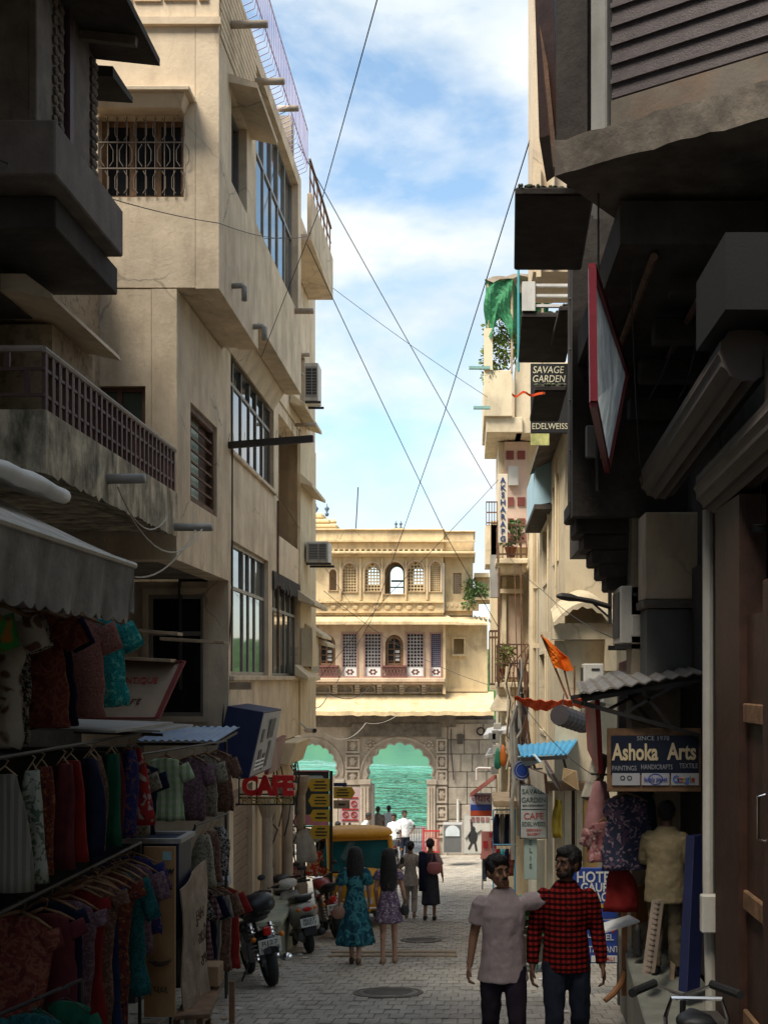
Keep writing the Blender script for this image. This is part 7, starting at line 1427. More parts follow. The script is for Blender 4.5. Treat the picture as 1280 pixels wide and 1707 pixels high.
m = MB(); m.ball((0, 1.27, .78), .1, .05, .1, 12, 6); m.build('headlight', lensc, o, smooth=True, **W_)
m = MB(); m.box(-.62, .62, -1.25, .72, .22, .34); m.build('floor', rgrn, o, bev=.01, **W_)
m = MB(); m.box(-.65, .65, -1.28, -.45, .345, .95); m.build('rear_body', rgrn, o, bev=.06, **W_)
for s in (-1, 1):
    m = MB(); m.box(s*.65-.015, s*.65+.015, -.44, .15, .345, .82); m.build('side_panel', rgrn, o, **W_)
    m = MB(); m.tube([(s*.60, .78, 1.02), (s*.585, .58, 1.66)], .05, 8); m.build('front_pillar', ryel, o, **W_)
    m = MB(); m.tube([(s*.63, -.45, .9), (s*.63, -.45, 1.7)], .022, 6); m.build('door_pillar', black, o, **W_)
    m = MB(); m.tube([(s*.60, .8, 1.05), (s*.74, .9, 1.15)], .008, 5); b_ = m.build('mirror_stalk', black, o, **W_); m = MB(); m.ball((s*.76, .9, 1.2), .045, .015, .07, 8, 6); m.build('mirror', black, b_, smooth=True, **W_)
    m = MB(); m.ball((s*.42, 1.13, .88), .05, .04, .035, 8, 6); m.build('indicator', oral, o, smooth=True, **W_)
m = MB(); a, b_, c, d = Vector((-.58, .80, 1.02)), Vector((.58, .80, 1.02)), Vector((.56, .60, 1.62)), Vector((-.56, .60, 1.62))
m.hexa([a, b_, c, d]+[v-Vector((0, .01, 0)) for v in (a, b_, c, d)]); m.build('windshield', M('reflection_teal_glass', (.01, .07, .08), .03, var=.5, scale=1.5, bump=.01, bscale=2, spec=.9), o, **W_)  # teal of the reflection is put into the base colour; the gloss reflects too
m = MB(); m.bar((-.6, .81, 1.0), (.6, .81, 1.0), .09); m.bar((-.58, .59, 1.64), (.58, .59, 1.64), .09); m.build('windshield_frame', ryel, o, **W_)
m = MB(); m.tube([(.1, .83, 1.03), (.42, .74, 1.3)], .008, 5); m.build('wiper', black, o, **W_)
m = MB(); m.obox((0, 1.31, .5), (.12, 0, 0), (0, .006, 0), (0, 0, .06)); m.build('number_plate', plm, o, **W_)
m = MB(); m.tube([(-.4, 1.3, .4), (-.2, 1.42, .38), (.2, 1.42, .38), (.4, 1.3, .4)], .02, 6); m.build('bumper', chrome, o, **W_)
m = MB(); superloft(m, [(.70, 1.69, .56, .05), (.62, 1.73, .64, .09), (.3, 1.77, .67, .1), (-.5, 1.77, .68, .11), (-1.15, 1.7, .66, .12), (-1.28, 1.6, .6, .1)], 24); m.build('roof', ryel, o, smooth=True, **W_)
m = MB(); m.box(-.62, .62, -1.27, -1.22, .96, 1.6); m.build('rear_curtain', M('black_vinyl', (.015, .015, .016), .6), o, **W_)
m = MB(); m.box(-.55, .55, -1.15, -.55, .955, 1.05); m.box(-.55, .55, -1.2, -1.08, 1.06, 1.4); m.build('passenger_seat', M('maroon_vinyl', (.13, .02, .02), .5), o, bev=.03, **W_)
m = MB(); m.box(-.25, .25, -.1, .22, .55, .64); m.build('driver_seat', M('black_vinyl', (.015, .015, .016)), o, bev=.03, **W_)
m = MB(); m.tube([(-.28, .62, 1.0), (0, .7, .98), (.28, .62, 1.0)], .014, 6); m.tube([(0, .7, .98), (0, .95, .5)], .02, 6); m.build('handlebar', black, o, **W_)
# ================================================================ people
def remesh(o, vox, sm=3):
    m = o.modifiers.new('remesh', 'REMESH'); m.mode = 'VOXEL'; m.voxel_size = vox; m.use_smooth_shade = True
    m = o.modifiers.new('smooth', 'SMOOTH'); m.factor = .5; m.iterations = sm
def ering(c, rx, ry, n=20): return [Vector((c[0]+rx*math.cos(2*math.pi*k/n), c[1]+ry*math.sin(2*math.pi*k/n), c[2])) for k in range(n)]
def hand(m, w, d, out, fwd, curl=.5, s=1.0):      # wrist, direction, outward (back of hand), thumb side
    w, d, out, fwd = Vector(w), Vector(d).normalized(), Vector(out).normalized(), Vector(fwd).normalized()
    pal = w+d*.05*s
    rot = Matrix((fwd, out, d)).transposed(); m.ball(pal, .040*s, .017*s, .056*s, 10, 7, rot)
    for i, (off, l) in enumerate(((.028, .07), (.010, .078), (-.009, .073), (-.027, .058))):
        b = w+d*.09*s+fwd*off*s; k1 = b+(d*math.cos(curl*.5)-out*math.sin(curl*.5))*l*.5*s; k2 = k1+(d*math.cos(curl*1.6)-out*math.sin(curl*1.6))*l*.5*s
        m.cap(b-d*.02*s, k1, .0095*s, .0088*s, 7); m.cap(k1, k2, .0088*s, .0075*s, 7)
    t0 = w+d*.03*s+fwd*.028*s; t1 = t0+(d*.7+fwd*.7-out*.2).normalized()*.04*s; t2 = t1+(d*.95+fwd*.2-out*.35).normalized()*.032*s
    m.cap(t0, t1, .0125*s, .0105*s, 7); m.cap(t1, t2, .0105*s, .0085*s, 7)
SK = dict(el=((-.225, -.02, 1.11), (.225, -.02, 1.11)), wr=((-.235, .05, .87), (.235, .05, .87)), kn=((-.095, .03, .50), (.095, .03, .50)), an=((-.10, -.02, .085), (.10, -.02, .085)))
def person(label, X, Y, rz, H, skn, pose=None, sw=.172, z=None, vox=.012, head=(0, 0), slim=1.0, feet=None, group=None, lean=0, hairst='short', male=True, curl=.6, fine=False):
    ps = dict(SK); ps.update(pose or {}); root = thing('person', label, 'person', (X, Y, gz(Y) if z is None else z), rz, group); s = H/1.70; root.scale = (s, s, s); W_ = dict(world=False)
    m = MB(); L_ = lambda zz: lean*max(0, (zz-.9))     # forward lean of the trunk
    def T(p): return Vector((p[0], p[1]+L_(p[2]), p[2]))
    m.loft([ering((0, L_(zz), zz), rx*slim, ry*slim) for zz, rx, ry in ((.84, .12, .085), (.92, .158, .105), (1.08, .128, .09), (1.26, .155, .105), (1.34, .15, .092), (1.39, .115, .075), (1.425, .075, .06), (1.46, .055, .053))])
    m.cap((0, L_(1.4), 1.40), (0, L_(1.5)+.01, 1.50), .056*slim, .052*slim)
    hc = Vector((head[1], L_(1.57)+.02, 1.585)); hr = Matrix.Rotation(head[0], 3, 'Z') @ Matrix.Rotation(head[1]*2, 3, 'Y')
    def hp(x, y, zz): return hc+hr @ Vector((x, y, zz))
    m.ball(hp(0, -.012, .015), .076, .094, .10, 16, 11, hr); m.ball(hp(0, .022, -.045), .058, .066, .068, 14, 9, hr); m.ball(hp(0, .052, -.085), .03, .03, .026, 8, 6, hr)
    m.cap(hp(0, .080, .012), hp(0, .100, -.022), .009, .014, 8); m.ball(hp(0, .084, -.058), .024, .012, .010, 8, 6, hr)
    for q_ in (-1, 1): m.ball(hp(q_*.078, -.008, -.005), .012, .024, .034, 8, 6, hr); m.ball(hp(q_*.04, .06, -.022), .022, .02, .018, 8, 6, hr); m.ball(hp(q_*.03, .078, .028), .026, .012, .009, 8, 6, hr)
    for i, q_ in enumerate((-1, 1)):
        sh = T((q_*sw*.94, 0, 1.355)); el = Vector(ps['el'][i]); wr = Vector(ps['wr'][i])
        m.ball(sh, .054*slim, .055*slim, .056*slim); m.cap(sh, el, .050*slim, .039*slim); m.cap(el, wr, .040*slim, .027*slim)
        d = (wr-el).normalized(); fw = Vector((0, 1, 0)) if abs(d.y) < .8 else Vector((0, 0, 1)); out_ = Vector((q_, 0, 0)) if abs(d.x) < .8 else Vector((0, 0, 1)); hand(m, wr, d, out_, (fw-d*fw.dot(d)), curl)
        hip = Vector((q_*.085, 0, .90)); kn = Vector(ps['kn'][i]); an = Vector(ps['an'][i])
        m.cap(hip, kn, .082*slim, .055*slim); m.cap(kn, an, .054*slim, .036*slim); m.ball(kn.lerp(an, .28)+Vector((0, -.02, 0)), .05*slim, .052*slim, .1)
        m.ball(an+Vector((0, .06, -.045)), .042, .115, .038, 10, 7); m.ball(an+Vector((0, -.03, -.04)), .036, .04, .045)
    body = m.build('body', skn, root, norm=False, **W_); remesh(body, vox, 2)
    # face details and hair
    for q_ in (-1, 1):
        m = MB(); m.ball(hp(q_*.031, .073, .004), .013, .008, .0055, 8, 6, hr); m.build('eye', M('eye_white', (.22, .2, .18), .4, bump=0), root, smooth=True, **W_)
        m = MB(); m.ball(hp(q_*.031, .079, .004), .0065, .004, .0058, 8, 6, hr); m.build('iris', inkk, root, smooth=True, **W_)
        m = MB(); m.tube([hp(q_*.012, .090, .030), hp(q_*.032, .090, .036), hp(q_*.05, .076, .028)], .005, 5); m.build('eyebrow', hair, root, **W_)
    m = MB(); m.ball(hp(0, .088, -.058), .026, .010, .0075, 10, 6, hr); m.build('lips', M('brown_lips', (.18, .06, .05), .5, bump=0), root, smooth=True, **W_)
    m = MB()
    if hairst in ('short', 'beard', 'moustache'):
        m.ball(hp(0, -.022, .042), .086, .094, .088, 16, 10, hr); m.ball(hp(0, .045, .085), .06, .04, .035, 10, 7, hr); m.ball(hp(0, -.055, -.01), .074, .05, .062, 12, 8, hr)
        for q_ in (-1, 1): m.ball(hp(q_*.068, .0, .035), .018, .05, .045, 8, 6, hr)
    elif hairst == 'bun':
        m.ball(hp(0, -.022, .035), .087, .096, .088, 16, 10, hr); m.ball(hp(0, -.06, -.02), .075, .05, .06, 12, 8, hr); m.ball(hp(.0, -.12, .02), .045, .04, .045, 10, 7, hr)
    else:
        m.ball(hp(0, -.022, .03), .102, .108, .10, 16, 10, hr); Lh = {'long': .56, 'mid': .42}[hairst]
        m.loft([[hp(rx*math.cos(2*math.pi*k/14)*(1+.06*math.sin(k*2.6)), -.06-.015*t_+ry*math.sin(2*math.pi*k/14), .03-Lh*t_) for k in range(14)] for t_, rx, ry in ((0, .1, .075), (.2, .118, .075), (.45, .128, .065), (.75, .122, .05), (.92, .1, .04), (1, .06, .025))])
    ho = m.build('hair', hair, root, norm=False, **W_); remesh(ho, .010, 2)
    dt = bpy.data.textures.get('hair_noise') or bpy.data.textures.new('hair_noise', 'CLOUDS'); dt.noise_scale = .014; dm = ho.modifiers.new('tufts', 'DISPLACE'); dm.texture = dt; dm.strength = .018; dm.mid_level = .4
    if hairst == 'beard':
        m = MB(); m.ball(hp(0, .05, -.072), .05, .045, .036, 12, 8, hr); m.ball(hp(0, .092, -.043), .03, .010, .007, 8, 6, hr)
        for q_ in (-1, 1): m.ball(hp(q_*.055, .022, -.05), .012, .035, .045, 8, 6, hr)
        m.build('beard', hair, root, smooth=True, **W_)
    if hairst == 'moustache': m = MB(); m.ball(hp(0, .093, -.043), .03, .010, .008, 10, 6, hr); m.build('moustache', hair, root, smooth=True, **W_)
    return root, ps, T, sw, slim, hp
def wrinkle(o, st=.015, sc=.075):
    dt = bpy.data.textures.get('fold_noise') or bpy.data.textures.new('fold_noise', 'CLOUDS'); dt.noise_scale = sc; d = o.modifiers.new('folds', 'DISPLACE'); d.texture = dt; d.strength = st; d.mid_level = .5
def top(pr, mat, hem, sl=.5, loose=1.12, name='shirt', vox=.012, flare=0):      # shirt: sl = share of the arm covered (1 = to the elbow, 2 = to the wrist)
    root, ps, T, sw, slim, hp = pr; m = MB(); L_ = lambda zz: T((0, 0, zz)).y
    prof = [(hem, .168*(1+flare), .122*(1+flare)), (lerp(hem, 1.1, .5), .160, .118), (1.1, .148, .11), (1.26, .164, .115), (1.335, .156, .102), (1.385, .122, .085), (1.425, .088, .072), (1.458, .066, .062)]
    m.loft([ering((0, L_(zz), zz), rx*loose*slim, ry*loose*slim) for zz, rx, ry in prof])
    for i, q_ in enumerate((-1, 1)):
        sh = T((q_*sw*.94, 0, 1.355)); el = Vector(ps['el'][i]); wr = Vector(ps['wr'][i]); m.ball(sh, .06*slim, .06*slim, .06*slim)
        e1 = sh.lerp(el, min(1, sl)); m.tube([sh, sh.lerp(e1, .5), e1], [.066*loose*slim, .064*loose*slim, (.066 if sl < 1 else .054)*loose*slim], 14)
        if sl > 1: m.ball(el, .054*loose*slim); m.tube([el, el.lerp(wr, (sl-1)*.5), el.lerp(wr, sl-1)], [.054*loose*slim, .05*loose*slim, .04*loose*slim], 14)
    o = m.build(name, mat, root, world=False, norm=False); remesh(o, vox, 3); wrinkle(o); return o
def trousers(pr, mat, top_z=.98, length=1.0, loose=1.15, name='trousers', vox=.012):
    root, ps, T, sw, slim, hp = pr; m = MB(); m.loft([ering((0, T((0, 0, zz)).y, zz), rx*slim, ry*slim) for zz, rx, ry in ((.80, .15, .11), (.90, .172, .122), (top_z, .158, .112))])
    for i, q_ in enumerate((-1, 1)):
        hip = Vector((q_*.085, 0, .88)); kn = Vector(ps['kn'][i]); an = Vector(ps['an'][i]); m.ball(hip, .09*slim); e = kn.lerp(an, length)
        m.tube([hip, hip.lerp(kn, .5), kn, kn.lerp(e, .5), e], [.092*loose*slim*.98, .08*loose*slim, .066*loose*slim, .06*loose*slim, .058*loose*slim], 14); m.ball(kn, .064*loose*slim)
    o = m.build(name, mat, root, world=False, norm=False); remesh(o, vox, 3); wrinkle(o, .018); return o
def gown(pr, mat, hem, hw, neck=1.36, waist=1.08, name='dress', folds=9, back=.0):      # skirted dress with falling folds
    root, ps, T, sw, slim, hp = pr; n = 54; rings = []
    prof = [(neck, .135, .085), (1.30, .158, .112), (1.2, .15, .108), (waist, .132, .098), (waist-.08, .15, .11), (.9, .178, .128)]
    for t_ in (.15, .35, .55, .75, .9, 1): prof.append((lerp(.9, hem, t_), lerp(.178, hw, t_), lerp(.13, hw*.85, t_)))
    for i, (zz, rx, ry) in enumerate(prof):
        a_ = max(0, (.95-zz)/(.95-hem)); rings.append([Vector(((rx*slim*(1+.10*a_*math.sin(folds*t_+zz*2)))*math.cos(t_), T((0, 0, zz)).y+(ry*slim*(1+.14*a_*math.sin(folds*t_+1+zz*2)))*math.sin(t_), zz+.012*a_*math.sin(folds*t_*1.0+2))) for t_ in [2*math.pi*k/n for k in range(n)]])
    m = MB(); m.loft(rings[::-1], cap=True); return m.build(name, mat, root, world=False, smooth=True)
def puff(pr, mat, ln=.6, r=.085):
    root, ps, T, sw, slim, hp = pr
    for i, q_ in enumerate((-1, 1)):
        sh = T((q_*sw*.9, 0, 1.37)); el = Vector(ps['el'][i]); e = sh.lerp(el, ln); m = MB(); m.loft([[p for p in r_] for r_ in [[sh.lerp(e, t_)+Vector((rr*math.cos(2*math.pi*k/16)*(1+.08*math.sin(5*k)), rr*math.sin(2*math.pi*k/16), q_*0.0)) for k in range(16)] for t_, rr in ((-.15, r*.5), (.1, r*.85), (.5, r*1.05), (.9, r*1.1), (1.05, r*.75))]]); m.build('sleeve', mat, root, world=False, smooth=True)
def shoes(pr, mat):
    root, ps = pr[0], pr[1]
    for an in ps['an']:
        an = Vector(an); m = MB(); m.ball(an+Vector((0, .06, -.048)), .048, .13, .042, 12, 8); m.ball(an+Vector((0, -.035, -.035)), .042, .045, .055, 10, 7); o = m.build('shoe', mat, root, world=False, norm=False); remesh(o, .01, 1)
# --- two men walking towards the camera, arm over shoulder
gtee = CL('pale_grey_pink_tee', (.36, .285, .28), (.40, .32, .315)); dkp = CL('dark_violet_trousers', (.018, .013, .022), (.028, .02, .03)); djn = CL('dark_blue_jeans', (.010, .014, .024), (.018, .022, .035))
redchk = CL('red_black_check', (.24, .012, .010), (.08, .006, .006), 'check', 165, (.12, .10, .10))
YM = 8.8
pA = person('man in pale grey t-shirt with his arm over his companion, walking towards the camera', P(838, 0, YM).x, YM, R(180), 1.69, skin, dict(el=((-.42, -.10, 1.36), (.215, -.03, 1.10)), wr=((-.60, -.17, 1.36), (.245, .04, .90)), kn=((-.10, .12, .52), (.09, .02, .50)), an=((-.10, .06, .085), (.10, -.18, .12))), vox=.0055, slim=.9, head=(R(28), .035), hairst='moustache', curl=.8)
top(pA, gtee, .78, .62, 1.14, 't_shirt', .009, .12); trousers(pA, dkp); shoes(pA, M('brown_leather', (.10, .055, .03), .5))
pB = person('man in red checked shirt walking beside the man in the grey t-shirt', P(943, 0, YM+.05).x, YM+.05, R(180), 1.75, skind, dict(el=((-.225, -.03, 1.10), (.225, -.02, 1.10)), wr=((-.255, .05, .86), (.245, .07, .86)), kn=((-.10, .02, .50), (.09, .12, .52)), an=((-.10, -.18, .12), (.10, .06, .085))), vox=.0055, slim=.92, head=(R(-48), -.01), hairst='beard', curl=.7)
top(pB, redchk, .82, 1.92, 1.12, 'checked_shirt', .009, .05); trousers(pB, djn); shoes(pB, black)
m = MB(); root = pB[0]
for zz in (1.38, 1.3, 1.2, 1.1, 1.0, .9): m.ball((0, .128+(.0 if zz > 1.2 else .01), zz), .006, .004, .006, 6, 4)
m.build('button', inkk, root, world=False)
# --- two women walking away
tealf = CL('teal_leaf_dress', (.012, .055, .075), (.05, .19, .20), 'paisley', 9, (.02, .10, .13)); purf = CL('mauve_ditsy_dress', (.11, .07, .11), (.42, .33, .38), 'floral', 26, (.2, .14, .2))
pC = person('woman in long teal leaf-print dress walking away down the street', P(592, 0, 16.7).x, 16.7, R(3), 1.62, skinl, dict(el=((-.215, -.02, 1.10), (.20, .0, 1.10)), wr=((-.235, .10, .90), (.20, .10, .88)), kn=((-.06, .06, .50), (.07, -.02, .5)), an=((-.05, .04, .085), (.05, -.18, .12))), sw=.155, slim=.92, hairst='mid', vox=.011)
gown(pC, tealf, .30, .30, 1.30); puff(pC, tealf, .75, .09); shoes(pC, M('brown_leather', (.10, .055, .03), .5))
pD = person('woman in short mauve flowered dress with long black hair walking away', P(648, 0, 16.75).x, 16.75, R(-2), 1.60, skinl, dict(el=((-.19, -.02, 1.10), (.205, .0, 1.10)), wr=((-.19, .08, .90), (.235, .10, .88)), kn=((-.085, .02, .50), (.08, .05, .5)), an=((-.085, -.06, .085), (.085, .04, .085))), sw=.155, slim=.92, hairst='long', vox=.011)
gown(pD, purf, .62, .215, 1.36, folds=11); puff(pD, purf, .45, .07); shoes(pD, M('tan_sandal', (.28, .17, .1), .6))
def bag(label, c, w, h, d, mat, strap_to, cat='bag'):
    c = Vector(c); root = thing('handbag', label, cat, c); m = MB(); superloft(m, [(-d, 0, w*.8, h*.8), (-d*.5, 0, w, h), (d*.5, 0, w, h), (d, 0, w*.8, h*.8)]); m.build('pouch', mat, root, world=False, smooth=True); m = MB(); st = Vector(strap_to)-c; m.tube([(-w*.7, 0, h*.8), (-w*.3, 0, h*1.4), st+Vector((0, 0, .0)), (w*.3, 0, h*1.4), (w*.7, 0, h*.8)], .007, 5); m.build('strap', mat, root, world=False)
c = P(566, 1522, 16.65); bag('tan brown handbag carried by the woman in teal', c, .10, .085, .04, M('tan_leather', (.30, .15, .10), .5), c+Vector((.0, .02, .22)))
c = P(675, 1517, 16.7); bag('small dark handbag carried by the woman in the mauve dress', c, .06, .075, .03, black, c+Vector((0, .02, .16)))
# --- two women farther on
laceg = CL('cream_lace_print', (.50, .42, .35), (.36, .29, .25), 'floral', 26); dkd = CL('charcoal_dress', (.030, .032, .045), (.045, .045, .06)); shwl = CL('navy_shawl', (.012, .014, .035), (.02, .022, .05))
pE = person('woman in cream patterned tunic and trousers walking away', P(684, 0, 24.2).x, 24.2, R(0), 1.55, skin, dict(kn=((-.09, .06, .50), (.09, -.02, .5)), an=((-.09, .03, .085), (.09, -.14, .12))), sw=.15, slim=.92, hairst='bun', vox=.016)
trousers(pE, laceg, .96, .9, 1.2, vox=.016); gown(pE, laceg, .72, .20, 1.42, folds=5, name='tunic'); puff(pE, laceg, .95, .07); shoes(pE, M('tan_sandal', (.28, .17, .1)))
pF = person('woman in charcoal dress with navy shawl and rose shoulder bag walking away', P(717, 0, 23.8).x, 23.8, R(-6), 1.62, skin, dict(el=((-.215, -.02, 1.12), (.225, .0, 1.12)), wr=((-.2, .1, .95), (.25, .06, .90)), kn=((-.09, -.02, .50), (.08, .06, .5)), an=((-.09, -.14, .12), (.08, .03, .085))), sw=.155, slim=.95, hairst='bun', vox=.016)
gown(pF, dkd, .34, .20, 1.40, folds=5); puff(pF, CL('rose_grey_sleeve', (.3, .22, .24), (.36, .27, .28)), .8, .07); shoes(pF, black)
m = MB(); m.loft([[Vector((-.16+x, y, zz)) for x, y in ((-.07, -.1), (.06, -.14), (.09, -.12), (.02, .1), (-.07, .08))] for zz in (1.42, 1.2, .9, .62)]); m.build('shawl', shwl, pF[0], world=False, smooth=True)
c = P(724, 1447, 23.6); bag('rose pink shoulder bag on the woman in charcoal', c, .15, .12, .06, M('rose_leather', (.35, .12, .13), .5), c+Vector((-.05, .1, .4)))
# --- person in dark red, and people by the gate
pG = person('person in dark red shirt seen from behind by the pink board', P(813, 0, 33).x, 33, R(30), 1.36, skind, dict(kn=((-.09, .12, .50), (.09, -.04, .5)), an=((-.09, .05, .085), (.09, -.2, .14))), vox=.02); top(pG, CL('dark_red_shirt', (.16, .02, .03), (.2, .03, .04)), .84, .6, vox=.02); trousers(pG, djn, vox=.02); shoes(pG, black)
wsh = CL('white_shirt_cloth', (.66, .66, .66), (.74, .74, .74)); psh = CL('grey_brown_shirt', (.12, .1, .09), (.16, .13, .12))
for lb, px, Y, rz, H, mt, pz, ln in (('man in white shirt with hands on hips by the arch', 674, 39, R(200), 1.72, wsh, dict(el=((-.36, -.05, 1.16), (.36, -.05, 1.16)), wr=((-.19, .06, .98), (.19, .06, .98))), 0), ('man in white shirt standing close behind the rickshaw', 657, 38, R(160), 1.66, wsh, None, 0),
        ('man in white shirt bending forward left of the main arch', 597, 38.5, R(-90), 1.66, wsh, dict(el=((-.2, .25, 1.1), (.2, .25, 1.1)), wr=((-.2, .42, .9), (.2, .42, .9))), .5), ('man in dark shirt standing in the middle of the main arch', 630, 43.5, R(10), 1.70, psh, None, 0),
        ('man in pale shirt looking over the white fence', 648, 45, R(0), 1.74, CL('pale_blue_shirt', (.45, .5, .55), (.5, .55, .6)), None, 0), ('person in dark clothes standing left of the pink notice', 563, 33.5, R(20), 1.62, psh, None, 0)):
    p_ = person(lb, P(px, 0, Y).x, Y, rz, H, skind, pz, vox=.025, lean=ln, group='people by the lakeside gate'); top(p_, mt, .84, .7, vox=.022); trousers(p_, djn, vox=.022); shoes(p_, black)
# --- shopkeeper on the platform
pS = person('shopkeeper in khaki shirt standing on the platform with his back turned', P(1108, 0, 10.6).x, 10.6, R(-18), 1.52, skind, dict(el=((-.22, .10, 1.12), (.22, .05, 1.12)), wr=((-.16, .28, 1.08), (.2, .25, 1.0))), z=-2.62, vox=.010, lean=.12); top(pS, CL('khaki_shirt', (.19, .15, .085), (.24, .19, .11)), .72, 1.6, 1.25, vox=.010); trousers(pS, CL('khaki_trousers', (.10, .08, .05), (.13, .105, .07)), vox=.011); shoes(pS, black)
# ================================================================ plants, wires, small things
def leaves(m, c, rx, ry, rz, n, s, rg, droop=.2):
    c = Vector(c)
    for _ in range(n):
        while True:
            u = Vector((rg.uniform(-1, 1), rg.uniform(-1, 1), rg.uniform(-1, 1)))
            if .15 < u.length < 1: break
        p = c+Vector((u.x*rx, u.y*ry, u.z*rz)); d = (u+Vector((rg.uniform(-.5, .5), rg.uniform(-.5, .5), rg.uniform(-droop-.4, .4)))).normalized(); w = d.cross(Vector((rg.uniform(-1, 1), rg.uniform(-1, 1), rg.uniform(-1, 1)))).normalized(); l = s*rg.uniform(.6, 1.3); nrm = d.cross(w)
        m.add([p, p+d*l*.45+w*l*.26+nrm*l*.05, p+d*l, p+d*l*.45-w*l*.26+nrm*l*.05], [(0, 1, 2), (0, 2, 3)])
def plant(name, label, base_, clumps, s, seed, pot=None, mat=None, cat='plant', potm=None):
    rg = random.Random(seed); root = thing(name, label, cat, base_); m = MB(); st = MB(); base_ = Vector(base_)
    for (dx, dy, dz, rx, ry, rz, n) in clumps:
        leaves(m, base_+Vector((dx, dy, dz)), rx, ry, rz, n, s, rg); st.tube([base_, base_+Vector((dx*.6, dy*.6, dz*.5)), base_+Vector((dx, dy, dz))], [.016, .012, .006], 5)
    m.build('foliage', mat or leafm, root, norm=False); st.build('stem', mwood, root)
    if pot: pm = MB(); pm.lathe([(pot*.7, -pot*1.6), (pot, 0), (pot*1.1, .0), (pot*1.1, .03), (pot*.9, .03), (pot*.85, -.02)], base_, 14); pm.build('pot', potm or M('terracotta', (.32, .12, .06), .8, var=.2), root, smooth=True)
    return root
lf2 = M('yellow_green_leaves', (.16, .22, .04), .6, var=.4, scale=9, bump=.1)
plant('roof_creeper', 'green creeper filling the rooftop terrace under the green net', (.75, 27.75, 6.9), [(-.15, 0, .5, .3, .2, .5, 420), (.15, 0, .8, .3, .2, .4, 380), (-.05, .1, 1.2, .35, .2, .3, 300), (-.2, -.1, .05, .25, .12, .18, 200), (.5, .2, .8, .3, .2, .4, 260)], .10, 1, None, lf2)
plant('balcony_plant', 'leafy potted plant on the upper right balcony', (.98, 27.6, 2.98), [(0, 0, .3, .26, .2, .28, 240), (.1, 0, .5, .15, .15, .2, 90)], .10, 2, .13)
plant('balcony_plant', 'small spiky potted plant on the lower right balcony', (.82, 27.2, .2), [(0, 0, .3, .12, .12, .22, 90), (.08, 0, .4, .1, .1, .12, 50)], .12, 3, .1, lf2)
plant('wall_weed', 'weed growing from the gatehouse shoulder on the right', (P(795, 0, 41.8).x, 41.8, P(0, 990, 41.8).z), [(-.2, 0, .2, .3, .2, .28, 160), (.1, 0, .1, .25, .2, .2, 110), (-.3, -.1, -.3, .15, .1, .25, 60)], .16, 4)
plant('potted_shrub', 'dark glossy shrub in a pot in front of the cafe board', (P(885, 0, 15.8).x, 15.8, gz(15.8)+.5), [(-.1, 0, .1, .25, .2, .2, 160), (.12, 0, .16, .22, .2, .22, 160), (0, -.1, .3, .2, .15, .14, 110), (.3, 0, .0, .15, .15, .14, 70)], .13, 5, .22, M('dark_glossy_leaves', (.04, .09, .03), .35, var=.4, scale=9, bump=.05), potm=conc)
plant('potted_shrub', 'small light green plant right of the dark glossy shrub', (P(925, 0, 15.4).x, 15.4, gz(15.4)+.55), [(0, 0, .2, .12, .1, .22, 110)], .09, 6, .12, lf2)
root = thing('green_chair', 'thin green metal chair frame beside the potted shrub', 'chair', (P(872, 0, 16.2).x, 16.2, gz(16.2))); gm = M('green_metal', (.03, .35, .2), .5); B_ = root.location
for sx in (-1, 1):
    for y in (-.18, .18):
        m = MB(); m.tube([B_+Vector((sx*.18, y, 0)), B_+Vector((sx*.17, y, .45)), B_+Vector((sx*.17, y+(.05 if y > 0 else 0), .95 if y > 0 else .46))], .012, 6); m.build('leg', gm, root)
m = MB(); m.box(B_.x-.18, B_.x+.18, 16.02, 16.38, B_.z+.44, B_.z+.46); m.build('seat', gm, root); m = MB()
for zz in (.65, .8, .93): m.bar(B_+Vector((-.17, .22, zz)), B_+Vector((.17, .22, zz)), .02)
m.build('backrest', gm, root)
# overhead wires
def wires(label, pts, r, sg_=.0, mt=None):
    P3 = [P(*p) for p in pts]; m = MB(); out_ = []
    for a, b_ in zip(P3, P3[1:]): seg = sag(a, b_, sg_*(b_-a).length, 12); out_ += seg if not out_ else seg[1:]
    m.tube(out_, r*.52, 5); m.one('overhead_wire', label, 'wire', mt or wire, 'wires strung across the street')
wires('wire from top of frame down to the left building near the big upper window', [(634, -20, 8), (532, 350, 13), (436, 595, 16.0)], .009)
wires('long wire from the lilac roof railing to the balcony tower', [(497, 240, 19.7), (820, 815, 27.2)], .016, .004)
wires('wire from the left balcony down past the yellow gatehouse to the right balconies', [(508, 398, 21), (742, 890, 27), (830, 1045, 29)], .017, .003)
wires('wire from the tall right house down across the sky to the gatehouse eave', [(914, 132, 16.1), (740, 690, 26), (618, 1035, 38), (560, 1140, 39)], .019, .002)
wires('nearest wire sagging across the left buildings at the top', [(-40, 252, 8), (365, 372, 13.2), (512, 394, 20.5)], .009, .012)
wires('thin wire from the left balcony to the green rooftop terrace', [(552, 478, 24.5), (812, 662, 27.4)], .011, .01)
wires('wire rising from the gatehouse front to the vertical strip sign', [(528, 1135, 25.2), (640, 1000, 26.4), (830, 800, 27)], .012, .006)
wires('wire along the left facade towards the gatehouse lattice windows', [(382, 742, 16.2), (470, 835, 20.6), (604, 1032, 40)], .012, .004)
wires('faint wire crossing low in front of the lattice windows', [(540, 985, 25), (690, 1090, 34), (815, 1142, 29)], .012, .01)
wires('wire dropping from the corbels past the lamp arm to the awning', [(846, 925, 25), (905, 985, 19), (1018, 1062, 12.5)], .010, .01)
wires('pale cable slung in front of the gatehouse lintel', [(500, 1180, 26), (610, 1205, 38), (665, 1190, 40.5)], .016, .05, wirel)
wires('cable from the blue awning up past the cream house', [(868, 1170, 16), (930, 1245, 14), (988, 1292, 12)], .009, .01)
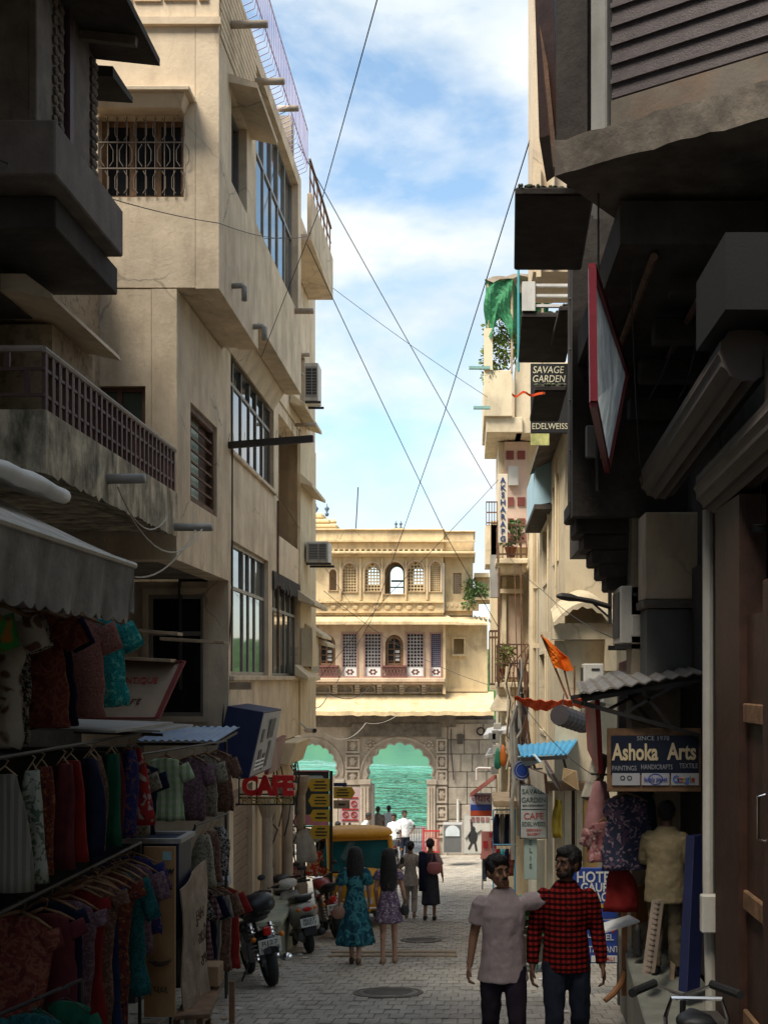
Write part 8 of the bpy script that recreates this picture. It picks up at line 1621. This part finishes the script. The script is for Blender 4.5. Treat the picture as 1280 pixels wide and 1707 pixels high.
wires('dark cable bundle crossing the end of the shop row', [(486, 1232, 22.4), (520, 1178, 25), (548, 1155, 30), (620, 1140, 40)], .02, .03)
# tangled service cables on the right-hand wall
root = thing('cable_tangle', 'tangle of service cables running down the right wall by the balconies', 'cables', (1.1, 24, -4)); rg = random.Random(21)
for k in range(26):
    Y = rg.uniform(22, 27.5); x = 1.22 if Y < 26.5 else .72; px0 = rg.uniform(846, 880); z0 = P(0, rg.uniform(1080, 1200), Y).z; m = MB(); pts = []
    for i in range(7): pts.append(Vector(((px0-780)*Y/2000+rg.uniform(-.08, .08), Y+rg.uniform(-.05, .05), z0-i*rg.uniform(.3, .5)))); 
    m.tube(pts, rg.choice((.012, .016, .024, .04)), 5); m.build('cable', rg.choice((wire, rust, creamR, offw, grey)), root)
for k in range(7):
    m = MB(); p = P(rg.uniform(820, 862), rg.uniform(1195, 1290), 26); m.obox(p, (.08, 0, 0), (0, .08, 0), (0, 0, rg.uniform(.06, .14))); m.build('meter_box', rg.choice((offw, grey, rust)), root, bev=.01)
for c, mt, lb in (((838, 1265), M('orange_plastic', (.6, .16, .02), .5), 'orange plastic bag hanging on the right wall near the gate'), ((829, 1270), M('green_plastic', (.03, .2, .12), .5), 'green plastic pouch hanging beside the orange bag')):
    m = MB(); p = P(*c, 25.5); m.lathe([(.02, .3), (.05, .2), (.08, 0), (.07, -.12), (.02, -.16)], p, 10); m.one('plastic_bag', lb, 'bag', mt, smooth=True)
m = MB(); rg = random.Random(4)
for i in range(5): m.sheet([[P(790+i*8+j*3, 1024+2*i+4*math.sin(j), 29)+Vector((0, .1*k, -.03*k)) for j in range(3)] for k in range(3)])
m.one('tattered_awning', 'tattered pale awning scrap left of the lower right balcony', 'awning', white, solid=.01)
root = thing('white_canopy_scrap', 'ragged pale canopy over the meters near the gate on the right', 'canopy', P(820, 1230, 27)); m = MB(); m.hexa([P(805, 1226, 26), P(850, 1215, 26), P(850, 1205, 27.5), P(812, 1214, 27.5), P(805, 1232, 26), P(850, 1221, 26), P(850, 1210, 27.5), P(812, 1219, 27.5)]); m.build('sheet', white, root); m = MB(); m.hexa([P(808, 1260, 26), P(848, 1252, 26), P(850, 1240, 27.5), P(815, 1247, 27.5), P(808, 1264, 26), P(848, 1256, 26), P(850, 1244, 27.5), P(815, 1251, 27.5)]); m.build('lower_sheet', offw, root)
root = thing('wall_clutter', 'coiled black cable and bracket on the ashlar wall by the gate', 'cables', P(800, 1225, 41.9)); m = MB()
for k in range(5): n_ = 16; m.tube([P(801, 1219, 41.9)+Vector(((.11+.01*k)*math.cos(2*math.pi*i/n_), -.02*k, (.11+.008*k)*math.sin(2*math.pi*i/n_))) for i in range(n_+1)], .012, 4)
m.build('coil', wire, root); m = MB(); m.tube([P(752, 1215, 41.88), P(751, 1240, 41.88), P(756, 1300, 41.88)], .02, 5); m.build('cable', wire, root)

# scraps of litter and dry leaves along the edges of the street
rg = random.Random(33); m = MB()
for k in range(150):
    Y = rg.uniform(11.5, 34); s_ = rg.choice((-1, 1)); X = (XL+.75+abs(rg.gauss(0, .35))) if s_ < 0 else (1.25-abs(rg.gauss(0, .3))); a = rg.uniform(0, 6.3); w = rg.uniform(.012, .045); l = w*rg.uniform(.8, 2); z = gz(Y)+.012
    c_, n_ = math.cos(a), math.sin(a); p = [(-l, -w), (l, -w), (l, w), (-l, w)]; m.i = rg.randrange(3)
    m.add([(X+u*c_-v*n_, Y+u*n_+v*c_, z+rg.uniform(0, .015)) for u, v in p], [(0, 1, 2, 3)])
o = m.build('litter', [lwood, M('cardboard', (.28, .18, .10)), M('waste_paper', (.55, .53, .5), .8)], norm=False); tag(o, 'paper scraps and dry leaves scattered along the street edges', 'litter', kind='stuff')
